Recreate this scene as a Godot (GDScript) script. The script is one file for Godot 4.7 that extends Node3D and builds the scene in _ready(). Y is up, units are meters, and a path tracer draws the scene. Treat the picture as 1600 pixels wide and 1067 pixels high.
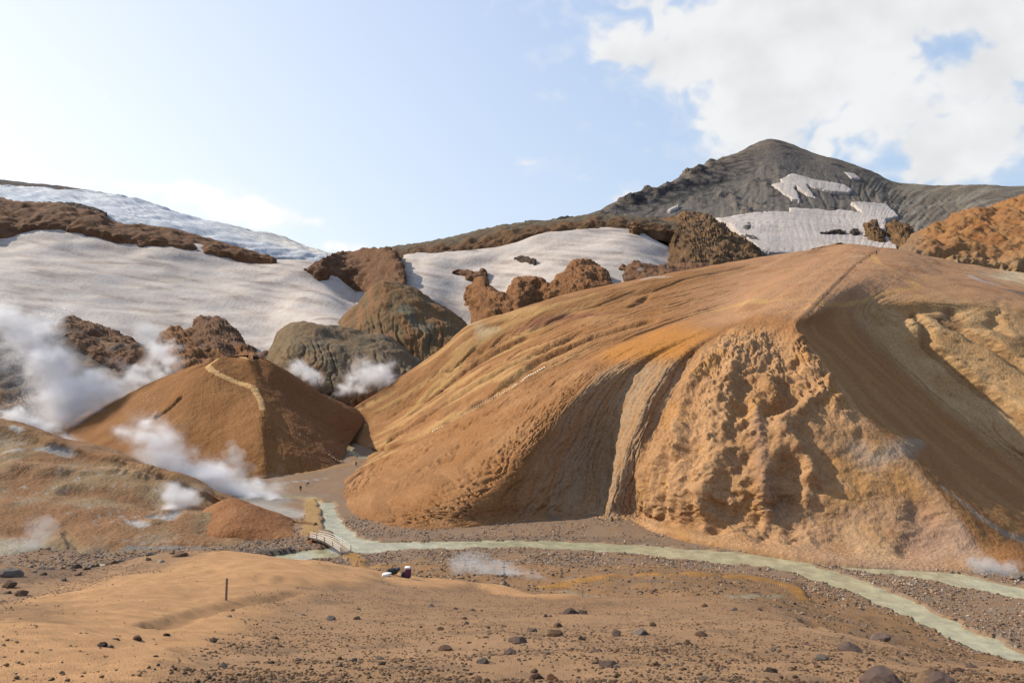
extends Node3D
# A geothermal valley: ochre rhyolite hills, a milky stream, steam vents, old snow fields and a grey peak.
# Every landform is a lofted surface through control points given in world metres, roughened by noise.

const DENSE := 0.82
var rng := RandomNumberGenerator.new()
var nf := FastNoiseLite.new()   # fractal
var ng := FastNoiseLite.new()   # coarser fractal
var n1 := FastNoiseLite.new()   # single octave
var nr := FastNoiseLite.new()   # ridged
var nc := FastNoiseLite.new()   # cellular
var land := {}
var mats := {}
var taken := {}
var rocks: Array[ArrayMesh] = []

func _ready() -> void:
	make_noise()
	make_camera()
	make_sky()
	make_materials()
	make_land()
	make_water()
	make_snow_sheets()
	make_details()
	make_steam()

# ------------------------------------------------------------------ set-up
func make_noise() -> void:
	for n in [nf, ng, n1, nr, nc]:
		n.frequency = 1.0
		n.noise_type = FastNoiseLite.TYPE_SIMPLEX
		n.fractal_octaves = 5
	nf.seed = 3
	nf.fractal_type = FastNoiseLite.FRACTAL_FBM
	ng.seed = 11
	ng.fractal_type = FastNoiseLite.FRACTAL_FBM
	ng.fractal_octaves = 3
	n1.seed = 7
	n1.fractal_type = FastNoiseLite.FRACTAL_NONE
	nr.seed = 21
	nr.fractal_type = FastNoiseLite.FRACTAL_RIDGED
	nr.fractal_octaves = 4
	nc.seed = 5
	nc.noise_type = FastNoiseLite.TYPE_CELLULAR
	nc.fractal_type = FastNoiseLite.FRACTAL_NONE
	nc.cellular_return_type = FastNoiseLite.RETURN_DISTANCE

func make_camera() -> void:
	var cam := Camera3D.new()
	cam.name = "camera"
	cam.position = Vector3(0, 40, 0)
	cam.fov = 46.43
	cam.near = 0.5
	cam.far = 9000.0
	cam.current = true
	add_child(cam)

const SUN_AZ := 71.0   # degrees left of straight ahead
const SUN_EL := 37.0
func sun_dir() -> Vector3:
	var a := deg_to_rad(SUN_AZ)
	var e := deg_to_rad(SUN_EL)
	return Vector3(-cos(e) * sin(a), sin(e), -cos(e) * cos(a))

func blob(az: float, el: float, b: Array) -> float:
	var x: float = (az - b[0]) / b[2]
	var y: float = (el - b[1]) / b[3]
	return b[4] * exp(-(x * x + y * y))

func sky_colour(dir: Vector3, blobs: Array, sd: Vector3) -> Color:
	var y := maxf(dir.y, 0.0)
	var gam := acos(clampf(dir.dot(sd), -1.0, 1.0))
	var h := pow(1.0 - y, 2.6)
	var c := Vector3(0.18, 0.30, 0.52).lerp(Vector3(0.415, 0.545, 0.67), h)
	var gl := 1.04 * exp(-gam * gam / 0.85)
	c += Vector3(1.13, 0.95, 0.82) * gl * (0.35 + 0.65 * h)
	var az := rad_to_deg(atan2(dir.x, -dir.z))
	var el := rad_to_deg(asin(clampf(dir.y, -1.0, 1.0)))
	var d := 0.0
	for b in blobs:
		if absf(az - b[0]) < b[2] * 2.6 and absf(el - b[1]) < b[3] * 2.6:
			d += blob(az, el, b)
	if d > 0.04:
		var q := Vector3(az, el * 1.35, 0.0)
		var w := ng.get_noise_3dv(q * 0.11) * 0.9
		var s := nf.get_noise_3dv(q * 0.16 + Vector3(w, -w, 3.0)) * 0.75 + nf.get_noise_3dv(q * 0.55 + Vector3(0, 0, 9.0)) * 0.32
		var dens := clampf((d - 0.40 + s * 0.85) * 1.55, 0.0, 1.0)
		dens = dens * dens * (3.0 - 2.0 * dens)
		dens = maxf(dens, 0.5 * clampf((d - 0.22 + s * 0.95) * 1.1, 0.0, 1.0))
		var shade := clampf(nf.get_noise_3dv(q * 0.12 + Vector3(0, 1.2, 40.0)) * 0.9 + (d - 0.75) * 0.45, 0.0, 1.0)
		var cc := Vector3(0.672, 0.672, 0.672).lerp(Vector3(0.545, 0.548, 0.556), shade)
		cc *= maxf(1.0, c.y * 1.07 / cc.y)
		c = c.lerp(cc, dens * 0.96)
	return Color(c.x, c.y, c.z)

func make_sky() -> void:
	var blobs: Array = []
	blobs.append([23.08, 17.39, 10.16, 4.88, 1.25])
	blobs.append([16.14, 14.44, 3.47, 2.39, 0.90])
	blobs.append([29.37, 11.62, 7.12, 2.25, 1.10])
	blobs.append([11.81, 19.64, 5.35, 2.68, 0.75])
	blobs.append([7.33, 19.68, 2.73, 1.00, 0.42])
	blobs.append([32.09, 17.87, 5.03, 3.95, 0.90])
	blobs.append([19.89, 21.59, 12.60, 2.94, 0.80])
	blobs.append([28.84, 17.89, 2.34, 1.44, -0.95])
	blobs.append([30.92, 17.91, 1.83, 0.88, -0.50])
	blobs.append([25.56, 11.30, 1.18, 1.58, -0.70])
	blobs.append([13.12, 17.94, 1.77, 2.66, -0.25])
	blobs.append([2.07, 17.12, 1.75, 0.55, 0.52])
	blobs.append([3.45, 12.16, 2.07, 0.60, 0.50])
	blobs.append([0.83, 12.84, 1.11, 0.41, 0.50])
	blobs.append([2.53, 20.01, 1.38, 0.74, 0.40])
	blobs.append([7.78, 10.14, 1.00, 0.50, 0.75])
	blobs.append([27.22, 10.47, 1.54, 0.70, 0.60])
	blobs.append([-24.81, 9.99, 2.99, 0.60, 1.00])
	blobs.append([-21.90, 9.88, 1.24, 0.54, 0.80])
	blobs.append([-18.45, 8.91, 3.19, 1.19, 1.15])
	blobs.append([-14.21, 8.31, 1.14, 0.57, 0.85])
	blobs.append([-12.03, 6.61, 2.05, 0.58, 1.10])
	var r := RandomNumberGenerator.new()
	r.seed = 77
	var placed := 0
	while placed < 46:
		var az := r.randf_range(-180.0, 180.0)
		var el := r.randf_range(4.0, 48.0)
		if absf(az) < 42.0 and el < 30.0:
			continue
		blobs.append([az, el, r.randf_range(4.0, 14.0), r.randf_range(1.8, 6.0), r.randf_range(0.5, 1.1)])
		placed += 1
	var sd := sun_dir()
	var low := Image.create_empty(512, 256, false, Image.FORMAT_RGBF)
	for j in 256:
		var v := (j + 0.5) / 256.0 * PI
		for i in 512:
			var a := (i + 0.5) / 512.0 * TAU
			var dir := Vector3(sin(v) * sin(a), cos(v), -sin(v) * cos(a))
			if j > 128:
				low.set_pixel(i, j, Color(0.22, 0.16, 0.10))
			else:
				low.set_pixel(i, j, sky_colour(dir, blobs, sd))
	var big_w := 4096
	var big_h := 2048
	low.resize(big_w, big_h, Image.INTERPOLATE_CUBIC)
	var wide := int(big_w * 41.0 / 360.0)
	var j0 := int(big_h * (0.5 - 30.0 / 180.0))
	for j in range(j0, big_h / 2):
		var v := (j + 0.5) / big_h * PI
		for i in range(-wide, wide):
			var a := (i + 0.5) / big_w * TAU
			low.set_pixel(posmod(i, big_w), j, sky_colour(Vector3(sin(v) * sin(a), cos(v), -sin(v) * cos(a)), blobs, sd))
	var mat := PanoramaSkyMaterial.new()
	mat.panorama = ImageTexture.create_from_image(low)
	var sky := Sky.new()
	sky.sky_material = mat
	var env := Environment.new()
	env.background_mode = Environment.BG_SKY
	env.sky = sky
	env.tonemap_mode = Environment.TONE_MAPPER_LINEAR
	env.tonemap_exposure = 1.35
	env.volumetric_fog_enabled = true
	env.volumetric_fog_density = 0.0
	env.sdfgi_enabled = true
	env.ssao_enabled = true
	env.ssil_enabled = true
	var we := WorldEnvironment.new()
	we.name = "sky"
	we.environment = env
	add_child(we)
	var sun := DirectionalLight3D.new()
	sun.name = "sun"
	sun.light_energy = 1.6
	sun.light_color = Color(1.0, 0.955, 0.88)
	sun.light_angular_distance = 0.5
	sun.shadow_enabled = true
	sun.look_at_from_position(sun_dir() * 100.0, Vector3.ZERO, Vector3.UP)
	add_child(sun)

# ------------------------------------------------------------------ materials
func noise_tex(freq: float, oct: int, lo: float, hi: float, sd: int, ridged := false) -> NoiseTexture2D:
	var n := FastNoiseLite.new()
	n.noise_type = FastNoiseLite.TYPE_SIMPLEX
	n.frequency = freq
	n.seed = sd
	n.fractal_octaves = oct
	n.fractal_type = FastNoiseLite.FRACTAL_RIDGED if ridged else FastNoiseLite.FRACTAL_FBM
	n.fractal_gain = 0.6
	var t := NoiseTexture2D.new()
	t.width = 1024
	t.height = 1024
	t.seamless = true
	t.noise = n
	var g := Gradient.new()
	g.set_color(0, Color(lo, lo, lo))
	g.set_color(1, Color(hi, hi, hi))
	t.color_ramp = g
	return t

func ground_mat(called: String, period: float, relief: float, alb: Texture2D, hgt: Texture2D, rough := 0.95) -> void:
	var m := StandardMaterial3D.new()
	m.resource_name = called
	m.vertex_color_use_as_albedo = true
	m.albedo_color = Color.WHITE
	m.albedo_texture = alb
	m.roughness = rough
	m.metallic_specular = 0.25
	m.uv1_triplanar = true
	m.uv1_world_triplanar = true
	m.uv1_scale = Vector3.ONE / period
	m.heightmap_enabled = true
	m.heightmap_texture = hgt
	m.heightmap_scale = relief
	mats[called] = m

func plain_mat(called: String, lin: Color, rough := 0.8, metal := 0.0) -> StandardMaterial3D:
	if mats.has(called):
		return mats[called]
	var m := StandardMaterial3D.new()
	m.resource_name = called
	m.albedo_color = lin.linear_to_srgb()
	m.roughness = rough
	m.metallic = metal
	mats[called] = m
	return m

func make_materials() -> void:
	var fine := noise_tex(0.02, 6, 0.72, 1.0, 31)
	var gravel := noise_tex(0.05, 4, 0.60, 1.0, 32)
	var soft := noise_tex(0.012, 5, 0.86, 1.0, 33)
	var hf := noise_tex(0.02, 6, 0.0, 1.0, 34)
	var hg := noise_tex(0.045, 4, 0.0, 1.0, 35)
	var hr := noise_tex(0.012, 6, 0.0, 1.0, 36, true)
	ground_mat("near_soil", 2.6, 3.2, gravel, hg)
	ground_mat("floor_soil", 14.0, 14.0, gravel, hg)
	ground_mat("hill_soil", 22.0, 19.0, fine, hf)
	ground_mat("cliff_soil", 18.0, 60.0, fine, hr)
	ground_mat("rock", 40.0, 22.0, fine, hf)
	ground_mat("snow", 70.0, 30.0, soft, hf, 0.75)
	ground_mat("scree", 110.0, 90.0, fine, hf)
	var st := StandardMaterial3D.new()
	st.resource_name = "stone"
	st.vertex_color_use_as_albedo = true
	st.albedo_texture = fine
	st.uv1_triplanar = true
	st.uv1_scale = Vector3.ONE * 1.2
	st.roughness = 0.9
	st.metallic_specular = 0.3
	st.heightmap_enabled = true
	st.heightmap_texture = hf
	st.heightmap_scale = 4.0
	mats["stone"] = st
	var wt := StandardMaterial3D.new()
	wt.resource_name = "milky_water"
	wt.albedo_color = Color(0.38, 0.355, 0.225).linear_to_srgb()
	wt.roughness = 0.14
	wt.metallic_specular = 0.5
	wt.uv1_triplanar = true
	wt.uv1_world_triplanar = true
	wt.uv1_scale = Vector3(1, 1, 1) / 24.0
	wt.heightmap_enabled = true
	wt.heightmap_texture = hf
	wt.heightmap_scale = 5.0
	wt.albedo_texture = noise_tex(0.005, 3, 0.78, 1.0, 44)
	wt.vertex_color_use_as_albedo = true
	mats["water"] = wt

# ------------------------------------------------------------------ lofted land
const MAT_OF := {"fore": "near_soil", "floor": "floor_soil", "big": "hill_soil", "cone": "hill_soil", "thermal": "hill_soil", "red": "hill_soil", "hot": "hill_soil",
	"snow": "snow", "snow2": "snow", "glacier": "snow", "mountain": "scree", "crest": "scree", "brown_ridge": "rock", "brown_rock": "rock", "brown_rock2": "rock", "brown_rock3": "rock", "dark_rock": "rock",
	"olive": "rock", "greymound": "rock", "orange_slope": "rock"}

class Land:
	var nu: int
	var nv: int
	var kind: String
	var pos := PackedVector3Array()
	var nrm := PackedVector3Array()
	var col := PackedColorArray()
	var bare := PackedFloat32Array()   # 1 where trodden or wet: no loose stones
	func at(u: float, v: float) -> Vector3:
		var x := clampf(u, 0.0, 1.0) * (nu - 1)
		var y := clampf(v, 0.0, 1.0) * (nv - 1)
		var i := mini(int(x), nu - 2)
		var j := mini(int(y), nv - 2)
		var a := pos[j * nu + i].lerp(pos[j * nu + i + 1], x - i)
		var b := pos[(j + 1) * nu + i].lerp(pos[(j + 1) * nu + i + 1], x - i)
		return a.lerp(b, y - j)
	func normal(u: float, v: float) -> Vector3:
		return nrm[clampi(int(v * (nv - 1) + 0.5), 0, nv - 1) * nu + clampi(int(u * (nu - 1) + 0.5), 0, nu - 1)]

func spline(a: PackedVector3Array, t: float) -> Vector3:
	var n := a.size()
	var r := clampi(int(t), 0, n - 2)
	var p0 := a[r - 1] if r > 0 else a[0] * 2.0 - a[1]
	var p3 := a[r + 2] if r + 2 < n else a[n - 1] * 2.0 - a[n - 2]
	return a[r].cubic_interpolate(a[r + 1], p0, p3, t - r)

func loft(net: PackedFloat32Array, cols: int, nu: int, nv: int) -> PackedVector3Array:
	var rows := net.size() / 3 / cols
	var across: Array[PackedVector3Array] = []
	for c in cols:
		var line := PackedVector3Array()
		for r in rows:
			var k := (r * cols + c) * 3
			line.append(Vector3(net[k], net[k + 1], net[k + 2]))
		across.append(line)
	var out := PackedVector3Array()
	out.resize(nu * nv)
	var ctrl := PackedVector3Array()
	ctrl.resize(cols + 2)
	for j in nv:
		var t := float(j) / (nv - 1) * (rows - 1)
		for c in cols:
			ctrl[c + 1] = spline(across[c], t)
		ctrl[0] = ctrl[1] * 2.0 - ctrl[2]
		ctrl[cols + 1] = ctrl[cols] * 2.0 - ctrl[cols - 1]
		for i in nu:
			var s := float(i) / (nu - 1) * (cols - 1)
			var q := mini(int(s), cols - 2)
			out[j * nu + i] = ctrl[q + 1].cubic_interpolate(ctrl[q + 2], ctrl[q], ctrl[q + 3], s - q)
	return out

func normals_of(p: PackedVector3Array, nu: int, nv: int) -> PackedVector3Array:
	var out := PackedVector3Array()
	out.resize(nu * nv)
	for j in nv:
		var ja := maxi(j - 1, 0) * nu
		var jb := mini(j + 1, nv - 1) * nu
		for i in nu:
			var ia := maxi(i - 1, 0)
			var ib := mini(i + 1, nu - 1)
			var n := (p[jb + i] - p[ja + i]).cross(p[j * nu + ib] - p[j * nu + ia])
			out[j * nu + i] = n.normalized() if n.length_squared() > 1e-12 else Vector3.UP
	return out

func ss(a: float, b: float, x: float) -> float:
	return smoothstep(a, b, x)

func rill(x: float, y: float, sharp: float) -> float:   # 0 on the land between, 1 in the bed of a narrow groove
	return pow(1.0 - minf(absf(n1.get_noise_2d(x, y)) * sharp, 1.0), 1.6)

# metres that a landform stands out from its smooth loft
func relief(kind: String, q: Vector3, u: float, v: float, n: Vector3) -> float:
	match kind:
		"fore":
			return nf.get_noise_3dv(q * 0.09) * 0.26 + nf.get_noise_3dv(q * 0.9) * 0.06
		"floor":
			var a := 1.0 if q.y > 1.5 else 0.45
			return a * (ng.get_noise_3dv(q * 0.06) * 0.55 + nf.get_noise_3dv(q * 0.3) * 0.2)
		"big":
			var x := u * 26.0
			v = (v * 14.0 - 4.0) / 9.0
			var h := nf.get_noise_3dv(q * 0.06) * 0.45 + nf.get_noise_3dv(q * 0.35) * (0.13 if x > 11.5 else 0.06)
			if x < 9.5:
				var warp := n1.get_noise_2d(x * 0.9, v * 9.0) * 0.30 + n1.get_noise_2d(x * 3.0 + 9.0, v * 26.0) * 0.06
				var up := ss(0.8, 2.0, x) * (1.0 - ss(4.6, 5.6, x)) * ss(0.06, 0.22, v) * (1.0 - ss(0.86, 0.98, v))
				if up > 0.0:
					h -= up * (rill((x + warp * 0.35) * 1.5, v * 0.55 + 4.0, 4.2) * 1.2 + rill((x + warp * 0.35) * 4.2 + 31.0, v * 0.7, 3.6) * 0.55)
				var down := ss(4.2, 5.2, x) * (1.0 - ss(7.3, 8.1, x)) * ss(0.22, 0.42, v) * (1.0 - ss(0.9, 0.99, v))
				if down > 0.0:
					var keep := ss(-0.6, 0.1, ng.get_noise_2d(x * 1.3 + 50.0, v * 1.2))
					h -= down * keep * (rill((x + warp * 0.7) * 3.6 + 70.0, v * 0.7, 5.0) * 1.1 + rill((x + warp * 0.8) * 8.5 + 11.0, v * 1.2, 3.6) * 0.5)
			if x > 7.3 and x < 13.2:
				var g := ss(7.3, 8.4, x) * (1.0 - ss(12.2, 13.2, x)) * ss(0.16, 0.4, v)
				h -= g * (rill(x * 2.6 + n1.get_noise_2d(x, v * 7.0) * 0.35, v * 1.2 + 20.0, 3.6) * 0.45 + rill(x * 7.0, v * 1.5 + 8.0, 2.6) * 0.2)
				h += g * nf.get_noise_3dv(q * 0.2) * 0.5
			if x > 11.8 and x < 18.6:
				var c := ss(11.8, 12.8, x) * (1.0 - ss(17.5, 18.4, x)) * ss(0.07, 0.24, v) * (1.0 - ss(0.84, 0.97, v))
				var calm := lerpf(1.0, 0.35, ss(15.3, 16.8, x) * ss(0.30, 0.5, v))
				var w := Vector3(nf.get_noise_3dv(q * 0.05), nf.get_noise_3dv(q * 0.05 + Vector3(9, 0, 0)), nf.get_noise_3dv(q * 0.05 + Vector3(0, 0, 9)))
				var p := q + w * 4.0
				var slab := ng.get_noise_3dv(p * Vector3(0.09, 0.045, 0.07) + Vector3(0, q.x * 0.02, 0))
				slab = (slab - floorf(slab * 4.0) / 4.0) * 4.0   # broken ledges: a slow rise, then a step
				h += c * calm * (slab * 0.35 - 0.15 + ng.get_noise_3dv(p * Vector3(0.085, 0.065, 0.085)) * 1.9 - nr.get_noise_3dv(p * 0.16) * 0.3 + nf.get_noise_3dv(q * 0.3) * 0.65)
				h -= c * rill(x * 4.0 + w.x * 1.2, v * 1.6, 3.0) * (1.0 - ss(0.34, 0.6, v)) * 0.35
			if x > 20.6:
				var xr := x - 20.0
				var warp := n1.get_noise_2d(xr * 0.8, v * 4.0) * 0.35 + n1.get_noise_2d(xr * 3.0, v * 12.0) * 0.07
				var m := ss(-0.08, 0.2, v) * ss(0.8, 1.8, xr)
				h += nf.get_noise_3dv(q * 0.045) * 0.7 * ss(0.6, 1.6, xr)
				h -= m * (rill((xr + warp * 0.6) * 0.9 + 3.0, v * 0.7, 4.0) * 2.0 + rill((xr + warp * 0.5) * 3.2, v * 0.9, 3.4) * 0.7)
			elif x > 18.3:
				h -= ss(18.3, 19.0, x) * (1.0 - ss(20.0, 20.6, x)) * (rill(x * 4.0 + n1.get_noise_2d(x, v * 4.0) * 0.4, v * 1.2, 2.2) * 0.10)
			return h
		"cone":
			var h := nf.get_noise_3dv(q * 0.08) * 0.5 + nf.get_noise_3dv(q * 0.4) * 0.1 + n1.get_noise_2d(u * 110.0, v * 5.0) * 0.04
			h -= ss(0.55, 0.62, u) * ss(0.2, 0.5, v) * rill(u * 34.0 + n1.get_noise_2d(u * 9.0, v * 6.0) * 0.4, v * 2.0, 3.0) * 0.25
			return h * ss(0.0, 0.12, v)
		"thermal":
			return ng.get_noise_3dv(q * 0.03) * 1.6 + nf.get_noise_3dv(q * 0.1) * 0.45 + nf.get_noise_3dv(q * 0.5) * 0.14
		"red":
			return nf.get_noise_3dv(q * 0.12) * 0.4 + nf.get_noise_3dv(q * 0.6) * 0.08
		"hot":
			return nf.get_noise_3dv(q * 0.03) * 5.0 - nr.get_noise_3dv(q * 0.05) * 1.6 + nf.get_noise_3dv(q * 0.25) * 0.5
		"snow", "snow2":
			return ng.get_noise_3dv(q * Vector3(0.006, 0.010, 0.010)) * 7.0 + n1.get_noise_2d(q.x * 0.02, (q.z + q.x * 0.3) * 0.07) * 0.12 + nf.get_noise_3dv(q * 0.04) * 0.5
		"glacier":
			return ng.get_noise_3dv(q * 0.008) * 5.0 + nr.get_noise_3dv(q * Vector3(0.012, 0.03, 0.03)) * 2.8 + nf.get_noise_3dv(q * 0.07) * 0.9
		"mountain":
			var crag := ss(0.20, 0.30, v) * (1.0 - ss(0.42, 0.58, v)) * (1.0 - ss(0.34, 0.42, u))
			var h := nf.get_noise_3dv(q * 0.008) * 4.0 + nf.get_noise_3dv(q * 0.05) * 0.9
			h += crag * ss(-0.1, 0.35, ng.get_noise_3dv(q * 0.012)) * (nf.get_noise_3dv(q * 0.035) * 9.0 + 4.0)
			var low := ss(0.5, 0.62, v)
			h -= low * (rill(u * 22.0 + n1.get_noise_2d(u * 9.0, v * 5.0) * 0.25, v * 0.8, 3.0) * 1.5 + rill(u * 70.0 + v * 3.0, v * 1.2, 2.4) * 0.5)
			h += low * ss(0.26, 0.33, u) * (1.0 - ss(0.42, 0.5, u)) * ss(0.0, 0.3, ng.get_noise_3dv(q * 0.015)) * (nf.get_noise_3dv(q * 0.04) * 7.0 + 2.0)
			h -= ss(0.60, 0.68, u) * ss(0.4, 0.55, v) * rill(u * 46.0 + v * 9.0, v * 1.2, 2.2) * 2.0
			return h
		"crest":
			return nf.get_noise_3dv(q * 0.02) * 4.0
		"brown_ridge":
			return -nr.get_noise_3dv(q * 0.03) * 3.5 * ss(0.3, 0.5, v) + nf.get_noise_3dv(q * 0.05) * 2.2 + nf.get_noise_3dv(q * 0.2) * 0.6
		"brown_rock":
			return nf.get_noise_3dv(q * 0.045) * 4.0 + nr.get_noise_3dv(q * Vector3(0.05, 0.03, 0.05)) * -1.0 + nf.get_noise_3dv(q * 0.16) * 0.6 + nf.get_noise_3dv(q * 0.5) * 0.4
		"brown_rock2":
			var bed := q.y * 0.24 + nf.get_noise_3dv(q * 0.05) * 1.6
			return (bed - floorf(bed)) * 1.1 + nf.get_noise_3dv(q * 0.05) * 4.0 + nr.get_noise_3dv(q * Vector3(0.07, 0.03, 0.07)) * -0.7 + nf.get_noise_3dv(q * 0.2) * 0.45 + nf.get_noise_3dv(q * 0.5) * 0.35
		"brown_rock3":
			var bed := q.y * 0.13 + nf.get_noise_3dv(q * 0.03) * 1.6
			return (bed - floorf(bed)) * 2.2 + nr.get_noise_3dv(q * Vector3(0.035, 0.02, 0.035)) * -4.0 + nf.get_noise_3dv(q * 0.09) * 1.8 + nf.get_noise_3dv(q * 0.35) * 0.7
		"dark_rock":
			return nr.get_noise_3dv(q * 0.08) * 1.6 + nf.get_noise_3dv(q * 0.3) * 0.8
		"olive", "greymound":
			return nf.get_noise_3dv(q * 0.04) * 2.6 + nf.get_noise_3dv(q * 0.2) * 0.6 - ss(0.35, 0.5, v) * (rill(u * 11.0 + n1.get_noise_2d(u * 7.0, v * 5.0) * 0.25, v * 0.8, 3.0) * 1.7 + rill(u * 34.0 + n1.get_noise_2d(u * 20.0, v * 6.0) * 0.25, v * 1.3, 3.0) * 0.5)
		"orange_slope":
			return nr.get_noise_3dv(q * 0.018) * -6.0 - nr.get_noise_3dv(q * 0.06) * 2.0 + nf.get_noise_3dv(q * 0.2) * 0.8 - ss(0.6, 0.8, v) * rill(u * 50.0, v * 2.0, 2.2) * 2.4
	return 0.0


func mixc(a: Color, b: Color, t: float) -> Color:
	return a.lerp(b, clampf(t, 0.0, 1.0))

# the base colour of the ground itself (linear): soils, scree, old snow
func tone(kind: String, q: Vector3, n: Vector3, u: float, v: float) -> Color:
	var a := nf.get_noise_3dv(q * 0.05)
	var b := nf.get_noise_3dv(q * 0.35 + Vector3(30, 0, 0))
	var c: Color
	match kind:
		"fore":
			c = mixc(Color(0.345, 0.203, 0.108), Color(0.44, 0.268, 0.148), 0.5 + a * 0.9)
			c = mixc(c, Color(0.23, 0.15, 0.095), ss(0.05, 0.5, b) * 0.6)
			c = mixc(c, Color(0.40, 0.23, 0.11), ss(0.15, 0.6, nf.get_noise_3dv(q * 2.2)) * 0.5)
		"floor":
			c = mixc(Color(0.31, 0.18, 0.09), Color(0.38, 0.21, 0.095), 0.5 + a)
			c = mixc(c, Color(0.30, 0.215, 0.15), ss(-0.1, 0.4, b) * 0.55)
			if q.y < 1.2:
				c = mixc(c, Color(0.33, 0.24, 0.175), (0.55 + 0.4 * b) * (1.0 - ss(0.3, 1.4, q.y)))
		"big":
			var x := u * 26.0
			v = (v * 14.0 - 4.0) / 9.0
			var st := n1.get_noise_2d(x * 2.2 + n1.get_noise_2d(x, v * 5.0) * 0.8, v * 2.0 + 5.0)
			c = mixc(Color(0.295, 0.138, 0.052), Color(0.37, 0.193, 0.085), 0.5 + a * 0.9 + st * 0.35)
			c = mixc(c, Color(0.215, 0.10, 0.038), ss(0.1, 0.55, st - b * 0.3) * 0.55)
			var plate := 1.0 - ss(lerpf(0.10, -0.02, ss(9.0, 13.0, x)), lerpf(0.24, 0.07, ss(9.0, 13.0, x)), v)
			c = mixc(c, Color(0.42, 0.235, 0.125), plate * 0.8)
			c = mixc(c, Color(0.30, 0.14, 0.058), plate * ss(0.12, 0.5, nf.get_noise_3dv(q * Vector3(0.03, 0.1, 0.06) + Vector3(4, 0, 0))) * 0.5)
			if x < 4.5:
				c = mixc(c, Color(0.48, 0.295, 0.12), ss(0.0, 0.5, n1.get_noise_2d(x * 3.0 + 40.0, v * 3.2)) * ss(0.25, 0.5, v) * 0.65)
			var rim := ss(4.5, 6.0, x) * (1.0 - ss(10.5, 12.0, x)) * ss(0.16, 0.24, v) * (1.0 - ss(0.31, 0.36, v))
			c = mixc(c, Color(0.46, 0.195, 0.042), rim * 0.75)
			var gl := ss(7.6, 8.6, x) * (1.0 - ss(11.7, 12.6, x)) * ss(0.29, 0.38, v)
			var stripe := ss(-0.1, 0.35, n1.get_noise_2d(x * 3.2 + 8.0, v * 1.4))
			c = mixc(c, mixc(Color(0.34, 0.228, 0.138), Color(0.37, 0.195, 0.08), stripe * 0.55 + b * 0.3), gl * (1.0 - 0.55 * ss(0.75, 0.95, v) * (1.0 - ss(9.2, 10.0, x))))
			if x > 11.8:
				var cl := ss(11.8, 12.6, x) * (1.0 - ss(18.2, 18.5, x)) * ss(0.1, 0.2, v)
				var cc := mixc(Color(0.37, 0.20, 0.092), Color(0.47, 0.275, 0.14), 0.5 + a * 0.8 + b * 0.3)
				cc = mixc(cc, Color(0.45, 0.235, 0.08), ss(0.1, 0.5, nf.get_noise_3dv(q * 0.06 + Vector3(0, 70, 0))) * 0.6)
				cc = mixc(cc, Color(0.385, 0.25, 0.165), ss(14.5, 17.0, x) * ss(0.66, 0.82, v) * (0.55 + a))
				cc = mixc(cc, Color(0.27, 0.14, 0.06), ss(0.2, 0.6, b) * 0.4)
				c = mixc(c, cc, cl)
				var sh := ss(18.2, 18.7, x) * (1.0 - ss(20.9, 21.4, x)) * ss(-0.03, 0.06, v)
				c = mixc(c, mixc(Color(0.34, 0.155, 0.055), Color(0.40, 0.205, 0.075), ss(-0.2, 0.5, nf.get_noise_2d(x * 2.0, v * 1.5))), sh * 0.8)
				var rb := ss(20.9, 21.8, x) * ss(-0.08, 0.14, v)
				c = mixc(c, mixc(Color(0.48, 0.285, 0.125), Color(0.58, 0.39, 0.20), 0.5 + a + b * 0.4), rb * 0.7)
				c = mixc(c, Color(0.58, 0.44, 0.27), ss(22.3, 23.2, x) * ss(-0.38, -0.33, v) * (1.0 - ss(-0.24, -0.15, v)) * (0.6 + a))
		"cone":
			c = mixc(Color(0.235, 0.105, 0.035), Color(0.29, 0.138, 0.05), 0.5 + a + n1.get_noise_2d(u * 60.0, v * 3.0) * 0.3)
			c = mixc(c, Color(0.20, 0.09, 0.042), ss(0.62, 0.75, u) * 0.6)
			c = mixc(c, Color(0.23, 0.115, 0.05), ss(0.15, 0.5, b) * 0.5)
		"thermal":
			var s := nf.get_noise_3dv(q * 0.035 + Vector3(0, 0, 60))
			c = mixc(Color(0.265, 0.14, 0.068), Color(0.275, 0.185, 0.10), ss(-0.25, 0.35, s))
			c = mixc(c, Color(0.31, 0.265, 0.19), ss(0.12, 0.6, nf.get_noise_3dv(q * 0.06 + Vector3(20, 0, 9))) * 0.5)
			c = mixc(c, Color(0.33, 0.32, 0.30), ss(0.28, 0.5, b) * ss(0.0, 0.3, a) * 0.8)
			c = mixc(c, Color(0.27, 0.13, 0.055), (1.0 - ss(0.22, 0.36, v)) * 0.6)
		"red":
			c = mixc(Color(0.26, 0.105, 0.042), Color(0.32, 0.165, 0.075), 0.45 + a * 0.8 + b * 0.3)
		"hot":
			c = mixc(Color(0.105, 0.085, 0.07), Color(0.20, 0.11, 0.055), 0.5 + a * 1.2)
			c = mixc(c, Color(0.34, 0.31, 0.27), ss(0.2, 0.5, b) * 0.5)
			c = mixc(c, Color(0.085, 0.085, 0.088), (1.0 - ss(0.2, 0.42, u)) * (1.0 - ss(0.45, 0.7, v)) * 0.8)
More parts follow.
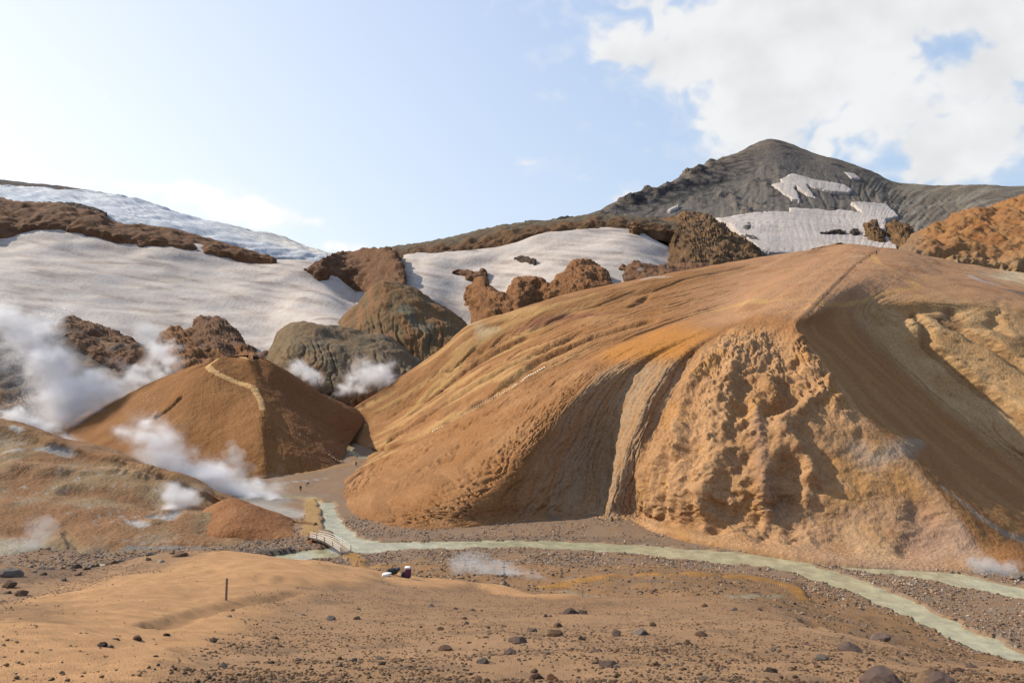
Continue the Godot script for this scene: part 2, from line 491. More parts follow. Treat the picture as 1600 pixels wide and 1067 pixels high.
		"snow", "snow2":
			var w := n1.get_noise_2d(q.x * 0.012, q.y * 0.16 + q.x * 0.03) * 0.6 + nf.get_noise_3dv(q * Vector3(0.008, 0.09, 0.03)) * 0.7
			w += 0.35 * nf.get_noise_3dv(q * Vector3(0.02, 0.35, 0.12))
			c = mixc(Color(0.455, 0.39, 0.34), Color(0.375, 0.32, 0.28), ss(-0.1, 0.6, w))
			c = mixc(c, Color(0.47, 0.43, 0.395), ss(0.1, 0.5, -w) * 0.5)
			c = mixc(c, Color(0.22, 0.185, 0.165), ss(0.45, 0.8, w + a * 0.4) * 0.6)
			if kind == "snow":
				c = mixc(c, Color(0.29, 0.28, 0.285), ss(0.62, 0.86, v) * (0.45 + a + b * 0.5))
				c = mixc(c, Color(0.235, 0.20, 0.18), ss(0.2, 0.5, nf.get_noise_3dv(q * 0.022 + Vector3(0, 8, 0))) * ss(0.68, 0.88, v) * 0.8)
			else:
				c = mixc(c, Color(0.30, 0.27, 0.25), ss(0.5, 0.75, v) * 0.55)
		"glacier":
			var w := nr.get_noise_3dv(q * Vector3(0.011, 0.03, 0.03))
			c = mixc(Color(0.56, 0.57, 0.59), Color(0.37, 0.40, 0.44), ss(0.0, 0.65, w) * 0.9 + b * 0.2)
			c = mixc(c, Color(0.55, 0.51, 0.45), ss(0.55, 0.8, u) * (1.0 - ss(0.4, 0.6, v)))
			c = mixc(c, Color(0.36, 0.42, 0.50), (1.0 - ss(0.30, 0.42, u)) * ss(0.4, 0.5, v) * (1.0 - ss(0.6, 0.7, v)) * (0.5 + a))
		"mountain":
			var big := nf.get_noise_3dv(q * 0.008)
			c = mixc(Color(0.165, 0.128, 0.098), Color(0.13, 0.112, 0.096), 0.5 + big * 1.5)
			c = mixc(c, Color(0.205, 0.155, 0.115), ss(0.0, 0.4, big + b * 0.2) * 0.6)
			c = mixc(c, Color(0.12, 0.112, 0.105), ss(0.42, 0.55, v) * 0.6)
			c = mixc(c, Color(0.19, 0.17, 0.14), ss(0.5, 0.66, v) * ss(0.1, 0.45, n1.get_noise_2d(u * 60.0, v * 3.0)) * 0.6)
			c = mixc(c, Color(0.036, 0.034, 0.033), ss(0.12, 0.42, nr.get_noise_3dv(q * 0.028)) * (1.0 - ss(0.36, 0.5, u)) * ss(0.34, 0.40, v) * (1.0 - ss(0.55, 0.62, v)) * 0.85)
			c = mixc(c, Color(0.045, 0.042, 0.04), ss(0.25, 0.55, nf.get_noise_3dv(q * 0.02 + Vector3(0, 40, 0))) * 0.75)
			var rt := ss(0.58, 0.68, u)
			c = mixc(c, mixc(Color(0.15, 0.122, 0.092), Color(0.23, 0.20, 0.155), ss(-0.1, 0.4, n1.get_noise_2d(u * 40.0 + v * 12.0, v * 3.0))), rt * 0.75)
		"crest":
			c = mixc(Color(0.075, 0.06, 0.055), Color(0.11, 0.085, 0.07), 0.5 + a)
		"brown_ridge":
			c = mixc(Color(0.115, 0.062, 0.033), Color(0.17, 0.095, 0.048), 0.5 + a)
			c = mixc(c, Color(0.125, 0.105, 0.07), (1.0 - ss(0.30, 0.5, v + a * 0.2)) * 0.85)
			c = mixc(c, Color(0.06, 0.04, 0.028), ss(0.1, 0.5, b) * 0.5)
		"brown_rock":
			c = mixc(Color(0.13, 0.066, 0.036), Color(0.20, 0.105, 0.055), 0.5 + a)
			c = mixc(c, Color(0.055, 0.035, 0.025), ss(0.05, 0.45, b) * 0.6)
		"brown_rock2":
			c = mixc(Color(0.18, 0.082, 0.035), Color(0.27, 0.13, 0.055), 0.5 + a)
			c = mixc(c, Color(0.085, 0.05, 0.03), ss(0.05, 0.45, b) * 0.6)
		"brown_rock3":
			c = mixc(Color(0.125, 0.075, 0.04), Color(0.20, 0.115, 0.055), 0.5 + a)
			c = mixc(c, Color(0.055, 0.042, 0.032), ss(0.0, 0.4, b) * 0.65)
			c = mixc(c, Color(0.28, 0.14, 0.055), ss(0.25, 0.5, a - b * 0.4) * 0.5)
		"dark_rock":
			c = mixc(Color(0.055, 0.042, 0.035), Color(0.09, 0.065, 0.05), 0.5 + a)
		"olive":
			c = mixc(Color(0.155, 0.105, 0.055), Color(0.21, 0.115, 0.052), 0.5 + a * 1.2)
			c = mixc(c, Color(0.25, 0.12, 0.05), ss(0.1, 0.5, n1.get_noise_2d(u * 9.0, v * 2.0)) * 0.6)
			c = mixc(c, Color(0.13, 0.125, 0.09), ss(0.15, 0.5, nf.get_noise_3dv(q * 0.03 + Vector3(7, 7, 7))) * 0.7)
		"greymound":
			c = mixc(Color(0.15, 0.118, 0.078), Color(0.20, 0.13, 0.072), 0.5 + a)
			c = mixc(c, Color(0.22, 0.115, 0.055), ss(0.0, 0.45, n1.get_noise_2d(u * 8.0 + 3.0, v * 1.7)) * ss(0.45, 0.75, v) * 0.8)
			c = mixc(c, Color(0.20, 0.135, 0.07), (1.0 - ss(0.1, 0.3, u)) * 0.6)
		"orange_slope":
			c = mixc(Color(0.27, 0.115, 0.04), Color(0.33, 0.17, 0.065), 0.5 + a)
			c = mixc(c, Color(0.36, 0.25, 0.135), ss(0.55, 0.85, v) * (0.6 + b) * (1.0 - ss(0.3, 0.6, u)))
			c = mixc(c, Color(0.15, 0.10, 0.065), ss(0.1, 0.5, b) * 0.6)
			c = mixc(c, Color(0.20, 0.15, 0.10), (1.0 - ss(0.02, 0.12, u)) * 0.7)
		_:
			c = Color(0.3, 0.2, 0.1)
	return c


func make_patch(called: String, net: PackedFloat32Array, cols: int, nu0: int, nv0: int, kind: String, strokes: Array) -> Land:
	var nu := int(nu0 * DENSE)
	var nv := int(nv0 * DENSE)
	var l := Land.new()
	l.nu = nu
	l.nv = nv
	l.kind = kind
	var p := loft(net, cols, nu, nv)
	var n := normals_of(p, nu, nv)
	for j in nv:
		var v := float(j) / (nv - 1)
		for i in nu:
			var k := j * nu + i
			var q := p[k]
			p[k] = q + n[k] * relief(kind, q, float(i) / (nu - 1), v, n[k])
	l.bare.resize(nu * nv)
	# strokes: paths, gullies, stains; [uv and radius triples, height, colour, share, softness, trodden]
	var weight := PackedFloat32Array()
	weight.resize(nu * nv)
	var done: Array = []
	for s in strokes:
		var pts: PackedFloat32Array = s[0]
		var hits := PackedInt32Array()
		for g in pts.size() / 3 - 1:
			var a := Vector2(pts[g * 3] * (nu - 1), pts[g * 3 + 1] * (nv - 1))
			var b := Vector2(pts[g * 3 + 3] * (nu - 1), pts[g * 3 + 4] * (nv - 1))
			var ra := pts[g * 3 + 2]
			var rb := pts[g * 3 + 5]
			var reach := maxf(ra, rb) * 1.3
			var m := (a + b) * 0.5
			var mi := clampi(int(m.x), 1, nu - 2)
			var mj := clampi(int(m.y), 1, nv - 2)
			var du := maxf((p[mj * nu + mi + 1] - p[mj * nu + mi - 1]).length() * 0.5, 0.02)
			var dv := maxf((p[(mj + 1) * nu + mi] - p[(mj - 1) * nu + mi]).length() * 0.5, 0.02)
			var pu := int(reach / du * 1.6) + 2
			var pv := int(reach / dv * 1.6) + 2
			var wa := p[clampi(int(a.y + 0.5), 0, nv - 1) * nu + clampi(int(a.x + 0.5), 0, nu - 1)]
			var wb := p[clampi(int(b.y + 0.5), 0, nv - 1) * nu + clampi(int(b.x + 0.5), 0, nu - 1)]
			var ab := wb - wa
			var ll := maxf(ab.length_squared(), 1e-6)
			for j in range(maxi(int(minf(a.y, b.y)) - pv, 0), mini(int(maxf(a.y, b.y)) + pv, nv - 1) + 1):
				for i in range(maxi(int(minf(a.x, b.x)) - pu, 0), mini(int(maxf(a.x, b.x)) + pu, nu - 1) + 1):
					var k := j * nu + i
					var t := clampf((p[k] - wa).dot(ab) / ll, 0.0, 1.0)
					var d := (p[k] - wa - ab * t).length()
					var r := lerpf(ra, rb, t)
					if d > r * 1.3:
						continue
					d += r * 0.22 * nf.get_noise_3dv(p[k] * (0.9 / maxf(r, 0.6)))
					var w := 1.0 - smoothstep(r * (1.0 - s[4]), r, d)
					if w > weight[k]:
						if weight[k] == 0.0:
							hits.append(k)
						weight[k] = w
		var ws := PackedFloat32Array()
		for k in hits:
			ws.append(weight[k])
			weight[k] = 0.0
		done.append([hits, ws])
	for q in done.size():
		var hits: PackedInt32Array = done[q][0]
		var ws: PackedFloat32Array = done[q][1]
		var h: float = strokes[q][1]
		var bare: bool = strokes[q][5]
		for z in hits.size():
			var k := hits[z]
			if h != 0.0:
				p[k] += n[k] * (h * ws[z])
			if bare:
				l.bare[k] = maxf(l.bare[k], ws[z])
	if kind == "floor":
		for k in p.size():
			var q := p[k]
			if q.y < 2.5:
				var x2 := Vector2(q.x, q.z) + Vector2(n1.get_noise_2d(q.x * 0.2, q.z * 0.2), n1.get_noise_2d(q.z * 0.2, q.x * 0.2 + 40.0)) * 0.6
				var wet := false
				for w in water_lines():
					if Geometry2D.is_point_in_polygon(x2, w):
						wet = true
						break
				q.y = -0.4 if wet else maxf(q.y, 0.16)
				if wet:
					l.bare[k] = 1.0
				p[k] = q
	l.pos = p
	l.nrm = normals_of(p, nu, nv)
	l.col.resize(nu * nv)
	for j in nv:
		var v := float(j) / (nv - 1)
		for i in nu:
			var k := j * nu + i
			l.col[k] = tone(kind, p[k], l.nrm[k], float(i) / (nu - 1), v)
	for q in done.size():
		var share: float = strokes[q][3]
		if share <= 0.0:
			continue
		var hits: PackedInt32Array = done[q][0]
		var ws: PackedFloat32Array = done[q][1]
		var c: Color = strokes[q][2]
		for z in hits.size():
			var k := hits[z]
			var vary := 1.0 + 0.22 * nf.get_noise_3dv(p[k] * 0.6)
			l.col[k] = l.col[k].lerp(Color(c.r * vary, c.g * vary, c.b * vary), ws[z] * share)
	var o := MeshInstance3D.new()
	o.name = called
	o.mesh = grid_mesh(l.pos, l.nrm, l.col, nu, nv)
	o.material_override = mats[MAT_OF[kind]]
	add_child(o, true)
	land[called] = l
	return l

func grid_mesh(p: PackedVector3Array, n: PackedVector3Array, c: PackedColorArray, nu: int, nv: int, keep := PackedByteArray()) -> ArrayMesh:
	var idx := PackedInt32Array()
	idx.resize((nu - 1) * (nv - 1) * 6)
	var w := 0
	for j in nv - 1:
		for i in nu - 1:
			var a := j * nu + i
			if keep.size() and not (keep[a] or keep[a + 1] or keep[a + nu] or keep[a + nu + 1]):
				continue
			idx[w] = a
			idx[w + 1] = a + 1
			idx[w + 2] = a + nu + 1
			idx[w + 3] = a
			idx[w + 4] = a + nu + 1
			idx[w + 5] = a + nu
			w += 6
	idx.resize(w)
	var arr := []
	arr.resize(Mesh.ARRAY_MAX)
	arr[Mesh.ARRAY_VERTEX] = p
	arr[Mesh.ARRAY_NORMAL] = n
	arr[Mesh.ARRAY_COLOR] = c
	arr[Mesh.ARRAY_INDEX] = idx
	var m := ArrayMesh.new()
	m.add_surface_from_arrays(Mesh.PRIMITIVE_TRIANGLES, arr)
	return m

func make_land() -> void:
	make_patch("mountain", net_mountain(), 16, 460, 210, "mountain", [])
	dress("mountain", "mountain", "grey scree mountain with a pointed summit and crags down its left ridge", "mountain", "structure")
	make_patch("far_crest", net_far_crest(), 12, 90, 40, "crest", [])
	dress("far_crest", "far_hill", "thin dark crest rising behind the white glacier at the far left", "hill", "structure")
	make_patch("glacier", net_glacier(), 11, 260, 90, "glacier", [])
	dress("glacier", "glacier", "bright white crevassed glacier slope above the dark rock band", "glacier", "structure")
	make_patch("left_snow", net_left_snow(), 11, 380, 190, "snow", [])
	dress("left_snow", "snowfield", "broad dirty beige snowfield filling the left slope below the brown rock band", "snowfield", "structure")
	make_patch("dark_band", net_dark_band(), 24, 300, 60, "brown_rock", [])
	dress("dark_band", "rock_band", "long brown rock band between the white glacier and the beige snowfield", "rock outcrop", "")
	make_patch("rock_rib", net_rock_rib(), 12, 80, 36, "dark_rock", [])
	dress("rock_rib", "rock_rib", "short dark rock rib lying on the white glacier above the brown band", "rock outcrop", "")
	make_patch("middle_ridge", net_middle_ridge(), 20, 320, 70, "brown_ridge", [])
	dress("middle_ridge", "ridge", "long brown and olive ridge on the skyline leading up to the grey peak", "ridge", "structure")
	make_patch("middle_snow", net_middle_snow(), 11, 330, 130, "snow2", [])
	dress("middle_snow", "snow_bowl", "pale snow bowl below the brown ridge in the middle distance", "snowfield", "structure")
	make_patch("brown_knob", net_brown_knob(), 18, 150, 90, "brown_rock", [])
	dress("brown_knob", "rock_outcrop", "big dark brown rock knob on the skyline above the olive hill", "rock outcrop", "")
	make_patch("olive_hill", net_olive_hill(), 16, 230, 150, "olive", [])
	dress("olive_hill", "olive_hill", "steep olive and brown cone standing between the two snowfields", "hill", "structure")
	make_patch("grey_mound", net_grey_mound(), 16, 230, 140, "greymound", [])
	dress("grey_mound", "grey_mound", "rounded grey green mound in front of the olive cone with steam at its foot", "hill", "structure")
	make_patch("outcrop_a", net_outcrop_a(), 12, 70, 44, "brown_rock", [])
	dress("outcrop_a", "rock_outcrop", "small dark brown outcrop in the snow just right of the olive cone", "rock outcrop", "")
	make_patch("outcrop_b", net_outcrop_b(), 12, 110, 90, "brown_rock2", [])
	dress("outcrop_b", "rock_outcrop", "brown pointed outcrop at the lower left edge of the snow bowl", "rock outcrop", "")
	make_patch("outcrop_c", net_outcrop_c(), 12, 100, 80, "brown_rock2", [])
	dress("outcrop_c", "rock_outcrop", "rusty dome outcrop in the lower middle of the snow bowl", "rock outcrop", "")
	make_patch("outcrop_d", net_outcrop_d(), 12, 120, 80, "brown_rock2", [])
	dress("outcrop_d", "rock_outcrop", "larger rusty dome outcrop with a dark cap low in the snow bowl", "rock outcrop", "")
	make_patch("outcrop_e", net_outcrop_e(), 12, 60, 40, "brown_rock", [])
	dress("outcrop_e", "rock_outcrop", "tiny pair of dark rocks on the snow above the low cliff strip", "rock outcrop", "")
	make_patch("outcrop_f", net_outcrop_f(), 12, 150, 50, "brown_rock", [])
	dress("outcrop_f", "cliff_strip", "low strip of reddish brown cliffs along the foot of the snow bowl", "rock outcrop", "")
	make_patch("big_outcrop", net_big_outcrop(), 18, 240, 130, "brown_rock3", [])
	dress("big_outcrop", "rock_shoulder", "broad brown rock shoulder dividing the snow bowl from the right snow patch", "rock outcrop", "")
	make_patch("outcrop_g", net_outcrop_g(), 12, 40, 26, "dark_rock", [])
	dress("outcrop_g", "rock_outcrop", "flat dark sliver of rock lying alone in the middle of the snow bowl", "rock outcrop", "")
	make_patch("outcrop_h", net_outcrop_h(), 12, 40, 24, "dark_rock", [])
	dress("outcrop_h", "rock_outcrop", "long dark sliver of rock on the snow below the grey peak", "rock outcrop", "")
	make_patch("outcrop_i", net_outcrop_i(), 12, 36, 24, "dark_rock", [])
	dress("outcrop_i", "rock_outcrop", "small round dark rock on the snow below the grey peak", "rock outcrop", "")
	make_patch("outcrop_j", net_outcrop_j(), 12, 60, 44, "brown_rock3", [])
	dress("outcrop_j", "rock_outcrop", "brown rock tower standing in the snow behind the lone hiker", "rock outcrop", "")
	make_patch("outcrop_k", net_outcrop_k(), 12, 90, 60, "brown_rock3", [])
	dress("outcrop_k", "rock_outcrop", "brown rocky edge bounding the right end of the snow below the peak", "rock outcrop", "")
	make_patch("right_back_slope", net_right_back_slope(), 18, 300, 130, "orange_slope", [])
	dress("right_back_slope", "orange_slope", "rugged orange rock slope rising at the far right edge behind the big hill", "hill", "structure")
	make_patch("hot_slope", net_hot_slope(), 12, 260, 150, "hot", [])
	dress("hot_slope", "hot_ground", "dark steaming slope below the left snowfield", "terrain", "structure")
	make_patch("left_outcrop", net_left_outcrop(), 14, 150, 90, "brown_rock", [])
	dress("left_outcrop", "rock_outcrop", "jagged reddish brown outcrop at the lower left edge of the beige snowfield", "rock outcrop", "")
	make_patch("left_outcrop2", net_left_outcrop2(), 14, 130, 80, "brown_rock2", [])
	dress("left_outcrop2", "rock_outcrop", "low ochre outcrop in front of the dark dome behind the cone hill", "rock outcrop", "")
	make_patch("left_outcrop3", net_left_outcrop3(), 14, 120, 80, "brown_rock", [])
	dress("left_outcrop3", "rock_outcrop", "dark red dome of rock just left behind the cone hill summit", "rock outcrop", "")
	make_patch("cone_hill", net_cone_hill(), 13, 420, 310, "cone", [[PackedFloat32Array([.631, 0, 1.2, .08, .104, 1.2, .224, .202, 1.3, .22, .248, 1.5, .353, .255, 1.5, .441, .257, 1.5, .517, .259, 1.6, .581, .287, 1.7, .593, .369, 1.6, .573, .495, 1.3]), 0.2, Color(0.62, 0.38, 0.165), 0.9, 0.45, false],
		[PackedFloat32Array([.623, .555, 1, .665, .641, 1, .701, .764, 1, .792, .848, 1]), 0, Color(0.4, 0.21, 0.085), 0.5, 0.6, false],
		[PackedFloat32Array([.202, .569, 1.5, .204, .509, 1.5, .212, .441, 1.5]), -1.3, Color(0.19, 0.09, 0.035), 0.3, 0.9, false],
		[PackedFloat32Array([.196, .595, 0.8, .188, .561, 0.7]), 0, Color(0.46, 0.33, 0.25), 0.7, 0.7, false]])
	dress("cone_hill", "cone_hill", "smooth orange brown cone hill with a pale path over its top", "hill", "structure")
	make_patch("thermal_hill", net_thermal_hill(), 12, 360, 230, "thermal", [[PackedFloat32Array([.204, .461, 4, .289, .449, 5, .379, .409, 5, .471, .335, 5, .555, .301, 4]), 1.3, Color(0.36, 0.22, 0.12), 0.5, 0.9, false],
		[PackedFloat32Array([.349, .525, 4, .439, .487, 5, .517, .473, 5, .563, .489, 3]), -0.8, Color(0.21, 0.095, 0.042), 0.7, 0.9, false],
		[PackedFloat32Array([.202, .246, 1.2, .22, .248, 1.5]), 0, Color(0.5, 0.47, 0.42), 0.8, 0.8, false],
		[PackedFloat32Array([.273, .329, 2, .311, .311, 2.5, .341, .305, 2.5]), -0.4, Color(0.36, 0.35, 0.33), 0.8, 0.9, false],
		[PackedFloat32Array([.192, .395, 2, .216, .375, 2]), 0, Color(0.42, 0.4, 0.37), 0.7, 0.9, false],
		[PackedFloat32Array([.505, .627, 2.5, .531, .647, 2]), -0.4, Color(0.42, 0.41, 0.4), 0.8, 0.9, false],
		[PackedFloat32Array([.563, .563, 2.5, .603, .571, 3, .627, .497, 2.5]), -0.6, Color(0.3, 0.295, 0.29), 0.85, 0.9, false],
		[PackedFloat32Array([.357, .788, 1, .351, .741, 1.2, .333, .707, 1]), -0.8, Color(0.25, 0.2, 0.12), 0.5, 0.8, false],
		[PackedFloat32Array([.489, .78, 1.6, .599, .786, 1.6, .727, .778, 1.8]), 0, Color(0.24, 0.235, 0.215), 0.85, 0.6, false],
		[PackedFloat32Array([.182, .762, 8, .212, .77, 8, .273, .812, 6]), 0, Color(0.34, 0.31, 0.235), 0.8, 0.8, false]])
	dress("thermal_hill", "thermal_hill", "low hummocky brown and grey hillside at the near left", "hill", "structure")
	make_patch("red_mound", net_red_mound(), 14, 150, 80, "red", [])
	dress("red_mound", "red_mound", "small rust red mound beside the pale mineral flat near the bridge", "hill", "structure")
	make_patch("big_hill", net_big_hill(), 27, 860, 470, "big", [[PackedFloat32Array([.146, .441, 4, .138, .495, 4.5, .138, .559, 5, .148, .617, 5, .156, .679, 5, .158, .739, 4, .154, .818, 3, .108, 1, 2]), -3.2, Color.BLACK, 0, 0.8, false],
		[PackedFloat32Array([.116, .519, 3, .124, .587, 4, .124, .647, 4, .124, .719, 4, .128, .768, 3.5, .126, .846, 2.5]), -2.4, Color.BLACK, 0, 0.8, false],
		[PackedFloat32Array([.076, .599, 3, .078, .659, 3.5, .082, .731, 3.5, .092, .794, 3]), -2, Color.BLACK, 0, 0.8, false],
		[PackedFloat32Array([.096, .481, 2, .08, .517, 4, .07, .551, 5, .066, .587, 5, .064, .615, 2]), 0, Color(0.2, 0.075, 0.055), 0.7, 0.9, false],
		[PackedFloat32Array([.078, .453, 2, .086, .457, 3, .092, .465, 2]), -1.5, Color(0.16, 0.085, 0.04), 0.6, 0.8, false],
		[PackedFloat32Array([.711, .255, 2, .455, .265, 4, .206, .345, 4, .18, .395, 3]), 0, Color(0.5, 0.31, 0.105), 0.6, 0.9, false],
		[PackedFloat32Array([.162, .745, 1.3, .16, .673, 1.3, .158, .557, 1.3]), 0, Color(0.45, 0.245, 0.085), 0.5, 0.5, false],
		[PackedFloat32Array([.044, .479, 2, .042, .469, 2.5, .05, .447, 2]), 0, Color(0.5, 0.47, 0.42), 0.7, 0.8, false],
		[PackedFloat32Array([.03, .709, 3, .054, .681, 5, .054, .665, 4]), 0, Color(0.52, 0.42, 0.26), 0.6, 0.9, false],
		[PackedFloat32Array([.752, .607, 2, .711, .637, 4, .679, .651, 3]), 0, Color(0.36, 0.31, 0.25), 0.5, 0.9, false],
		[PackedFloat32Array([.667, .633, 5, .669, .647, 5]), 0, Color(0.33, 0.29, 0.24), 0.45, 0.9, false],
		[PackedFloat32Array([.725, .717, 0.8, .729, .745, 1, .731, .784, 1.3, .737, .828, 1.5, .749, .854, 1.5]), 0, Color(0.34, 0.28, 0.22), 0.6, 0.4, false],
		[PackedFloat32Array([.643, .824, 6, .647, .868, 7, .655, .838, 5]), 0, Color(0.52, 0.35, 0.2), 0.55, 0.9, false],
		[PackedFloat32Array([.681, .768, 5, .681, .812, 6, .667, .85, 4]), -1.2, Color(0.34, 0.2, 0.13), 0.5, 0.9, false],
		[PackedFloat32Array([.772, .124, 1.6, .792, .176, 1.5, .816, .212, 1.5, .84, .228, 1.5, .85, .246, 1.5, .846, .259, 1.4, .834, .277, 1.3, .808, .287, 1.3]), 0, Color(0.49, 0.275, 0.1), 0.8, 0.5, false],
		[PackedFloat32Array([.808, .287, 1.2, .764, .273, 1.2, .647, .287, 1.2, .593, .291, 1.2]), 0, Color(0.49, 0.275, 0.1), 0.8, 0.5, false],
		[PackedFloat32Array([.85, .263, 1, .864, .301, 1, .87, .337, 1]), 0, Color(0.49, 0.275, 0.1), 0.5, 0.5, false],
		[PackedFloat32Array([.872, .351, 3, .874, .413, 4, .868, .383, 3]), -1, Color(0.13, 0.065, 0.035), 0.7, 0.9, false],
		[PackedFloat32Array([.86, .361, 1.2, .862, .429, 2, .856, .483, 2.5, .858, .521, 2.5, .858, .575, 3, .86, .627, 3, .862, .691, 3]), -2.4, Color(0.26, 0.13, 0.055), 0.4, 0.8, false],
		[PackedFloat32Array([.868, .391, 2, .876, .471, 3, .88, .525, 3, .886, .589, 3]), -2.2, Color(0.26, 0.13, 0.055), 0.35, 0.8, false],
		[PackedFloat32Array([.884, .218, 3, .892, .228, 5, .904, .222, 5]), 0, Color(0.13, 0.115, 0.105), 0.8, 0.8, false],
		[PackedFloat32Array([.557, .13, 2, .643, .128, 2]), 0, Color(0.55, 0.45, 0.33), 0.6, 0.9, false],
		[PackedFloat32Array([.866, .172, 2, .874, .194, 2.5, .884, .198, 2]), 0, Color(0.4, 0.39, 0.38), 0.7, 0.7, false],
		[PackedFloat32Array([.509, .475, 2.5, .497, .531, 3.5, .501, .581, 3.5, .517, .643, 3]), 1.612, Color.BLACK, 0, 0.95, false],
		[PackedFloat32Array([.585, .563, 2.5, .591, .635, 3.5, .593, .711, 3.5, .591, .776, 2.5]), 1.984, Color.BLACK, 0, 0.95, false],
		[PackedFloat32Array([.671, .495, 2.5, .627, .557, 3.5, .609, .599, 3.5, .619, .629, 3.5, .625, .679, 3]), 1.86, Color.BLACK, 0, 0.95, false],
		[PackedFloat32Array([.545, .443, 2, .553, .503, 2.5, .549, .549, 2]), 1.116, Color.BLACK, 0, 0.95, false],
		[PackedFloat32Array([.613, .453, 2, .601, .509, 3, .607, .541, 2.5]), 1.116, Color.BLACK, 0, 0.95, false],
		[PackedFloat32Array([.681, .397, 2, .645, .475, 2.5, .665, .497, 2.5]), 0.93, Color.BLACK, 0, 0.95, false],
		[PackedFloat32Array([.555, .641, 2.5, .551, .691, 3, .547, .766, 2.5]), 0.992, Color.BLACK, 0, 0.95, false],
		[PackedFloat32Array([.433, .593, 2.5, .453, .655, 3, .491, .749, 3, .503, .81, 2]), 1.116, Color.BLACK, 0, 0.95, false],
		[PackedFloat32Array([.517, .559, 3, .529, .609, 4, .533, .667, 3]), -1.364, Color.BLACK, 0, 0.95, false],
		[PackedFloat32Array([.577, .513, 3, .573, .565, 4, .571, .613, 3]), -1.24, Color.BLACK, 0, 0.95, false],
		[PackedFloat32Array([.617, .507, 3, .621, .539, 4, .599, .567, 3]), -1.736, Color.BLACK, 0, 0.95, false],
		[PackedFloat32Array([.615, .655, 3.5, .609, .701, 4.5, .603, .745, 3]), -2.232, Color.BLACK, 0, 0.95, false],
		[PackedFloat32Array([.639, .649, 3, .631, .703, 3.5]), -0.992, Color.BLACK, 0, 0.95, false],
		[PackedFloat32Array([.563, .717, 3, .559, .764, 3]), -0.93, Color.BLACK, 0, 0.95, false],
		[PackedFloat32Array([.515, .697, 2.5, .517, .778, 2.5]), -0.93, Color.BLACK, 0, 0.95, false],
		[PackedFloat32Array([.587, .575, 2, .593, .633, 3, .595, .711, 3.5, .593, .774, 3]), 0, Color(0.33, 0.2, 0.13), 0.55, 0.8, false]])
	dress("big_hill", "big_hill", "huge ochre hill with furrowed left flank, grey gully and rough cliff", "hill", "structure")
	make_patch("valley_floor", net_valley_floor(), 17, 560, 400, "floor", [[PackedFloat32Array([.251, .511, 1.6, .279, .505, 1.8, .313, .499, 1.8]), 0.5, Color(0.14, 0.125, 0.105), 0.85, 0.5, false],
		[PackedFloat32Array([.277, .373, 7, .299, .389, 7, .319, .397, 5]), 0, Color(0.5, 0.47, 0.42), 0.85, 0.8, true],
		[PackedFloat32Array([.251, .339, 8, .273, .349, 9, .299, .361, 7]), 0, Color(0.36, 0.34, 0.31), 0.8, 0.8, true],
		[PackedFloat32Array([.309, .349, 2.5, .331, .353, 2.5, .341, .365, 2.2]), 0, Color(0.52, 0.4, 0.2), 0.85, 0.6, true],
		[PackedFloat32Array([.337, .361, 2.2, .337, .389, 2.2, .337, .419, 2.2, .335, .447, 2.4]), 0.15, Color(0.5, 0.31, 0.13), 0.9, 0.4, true],
		[PackedFloat32Array([.293, .349, 4, .325, .347, 5, .347, .349, 3]), 0, Color(0.3, 0.24, 0.18), 0.6, 0.8, false],
		[PackedFloat32Array([.283, .295, 1.2, .307, .291, 1.2, .331, .283, 1.3, .363, .269, 1.4, .379, .259, 1.4]), 0.2, Color(0.47, 0.27, 0.1), 0.85, 0.4, true],
		[PackedFloat32Array([.293, .319, 0.7, .309, .313, 0.8, .329, .305, 0.7, .349, .299, 0.6]), 0, Color(0.47, 0.47, 0.47), 0.8, 0.5, false],
		[PackedFloat32Array([.373, .513, 2, .381, .549, 2, .391, .681, 1.8, .407, .713, 1.5]), 0.2, Color(0.45, 0.245, 0.085), 0.85, 0.4, true],
		[PackedFloat32Array([.391, .561, 1.5, .395, .697, 1.2]), -0.5, Color.BLACK, 0, 0.8, false],
		[PackedFloat32Array([.407, .713, 1.2, .431, .553, 1, .457, .527, 1]), 0, Color(0.42, 0.24, 0.1), 0.6, 0.5, false],
		[PackedFloat32Array([.469, .543, 1, .519, .529, 1, .567, .513, 1, .605, .515, 1, .637, .523, 1]), 0.15, Color(0.42, 0.24, 0.11), 0.6, 0.5, false],
		[PackedFloat32Array([.563, .838, 1.6, .593, .808, 1.6, .625, .778, 1.7, .659, .699, 1.7, .687, .667, 1.7, .707, .663, 1.6, .725, .679, 1.5, .731, .717, 1.4]), 0.15, Color(0.46, 0.23, 0.065), 0.9, 0.4, true],
		[PackedFloat32Array([.609, .904, 1.2, .625, .914, 1.4, .637, .918, 1.4, .649, .916, 1]), 0, Color(0.5, 0.49, 0.44), 0.85, 0.8, true],
		[PackedFloat32Array([.659, .91, 1, .679, .902, 1, .699, .854, 0.9, .717, .739, 0.8]), 0, Color(0.42, 0.38, 0.26), 0.7, 0.8, true],
		[PackedFloat32Array([.577, .87, 1.5, .597, .892, 1.5, .621, .902, 1.5]), 0, Color(0.4, 0.35, 0.24), 0.5, 0.9, false],
		[PackedFloat32Array([.571, .669, 2, .593, .693, 2.6]), 0, Color(0.17, 0.145, 0.12), 0.7, 0.9, false],
		[PackedFloat32Array([.629, .814, 2, .649, .82, 2.4]), 0, Color(0.2, 0.165, 0.13), 0.6, 0.9, false],
		[PackedFloat32Array([.419, .475, 2, .507, .459, 3, .585, .457, 3, .633, .465, 3]), 0, Color(0.24, 0.17, 0.115), 0.6, 0.7, false],
		[PackedFloat32Array([.737, .707, 1, .733, .675, 1, .733, .649, 1]), -0.4, Color(0.2, 0.12, 0.06), 0.6, 0.8, false]])
	dress("valley_floor", "valley_floor", "stony ochre valley floor with the stream running through it", "ground", "structure")
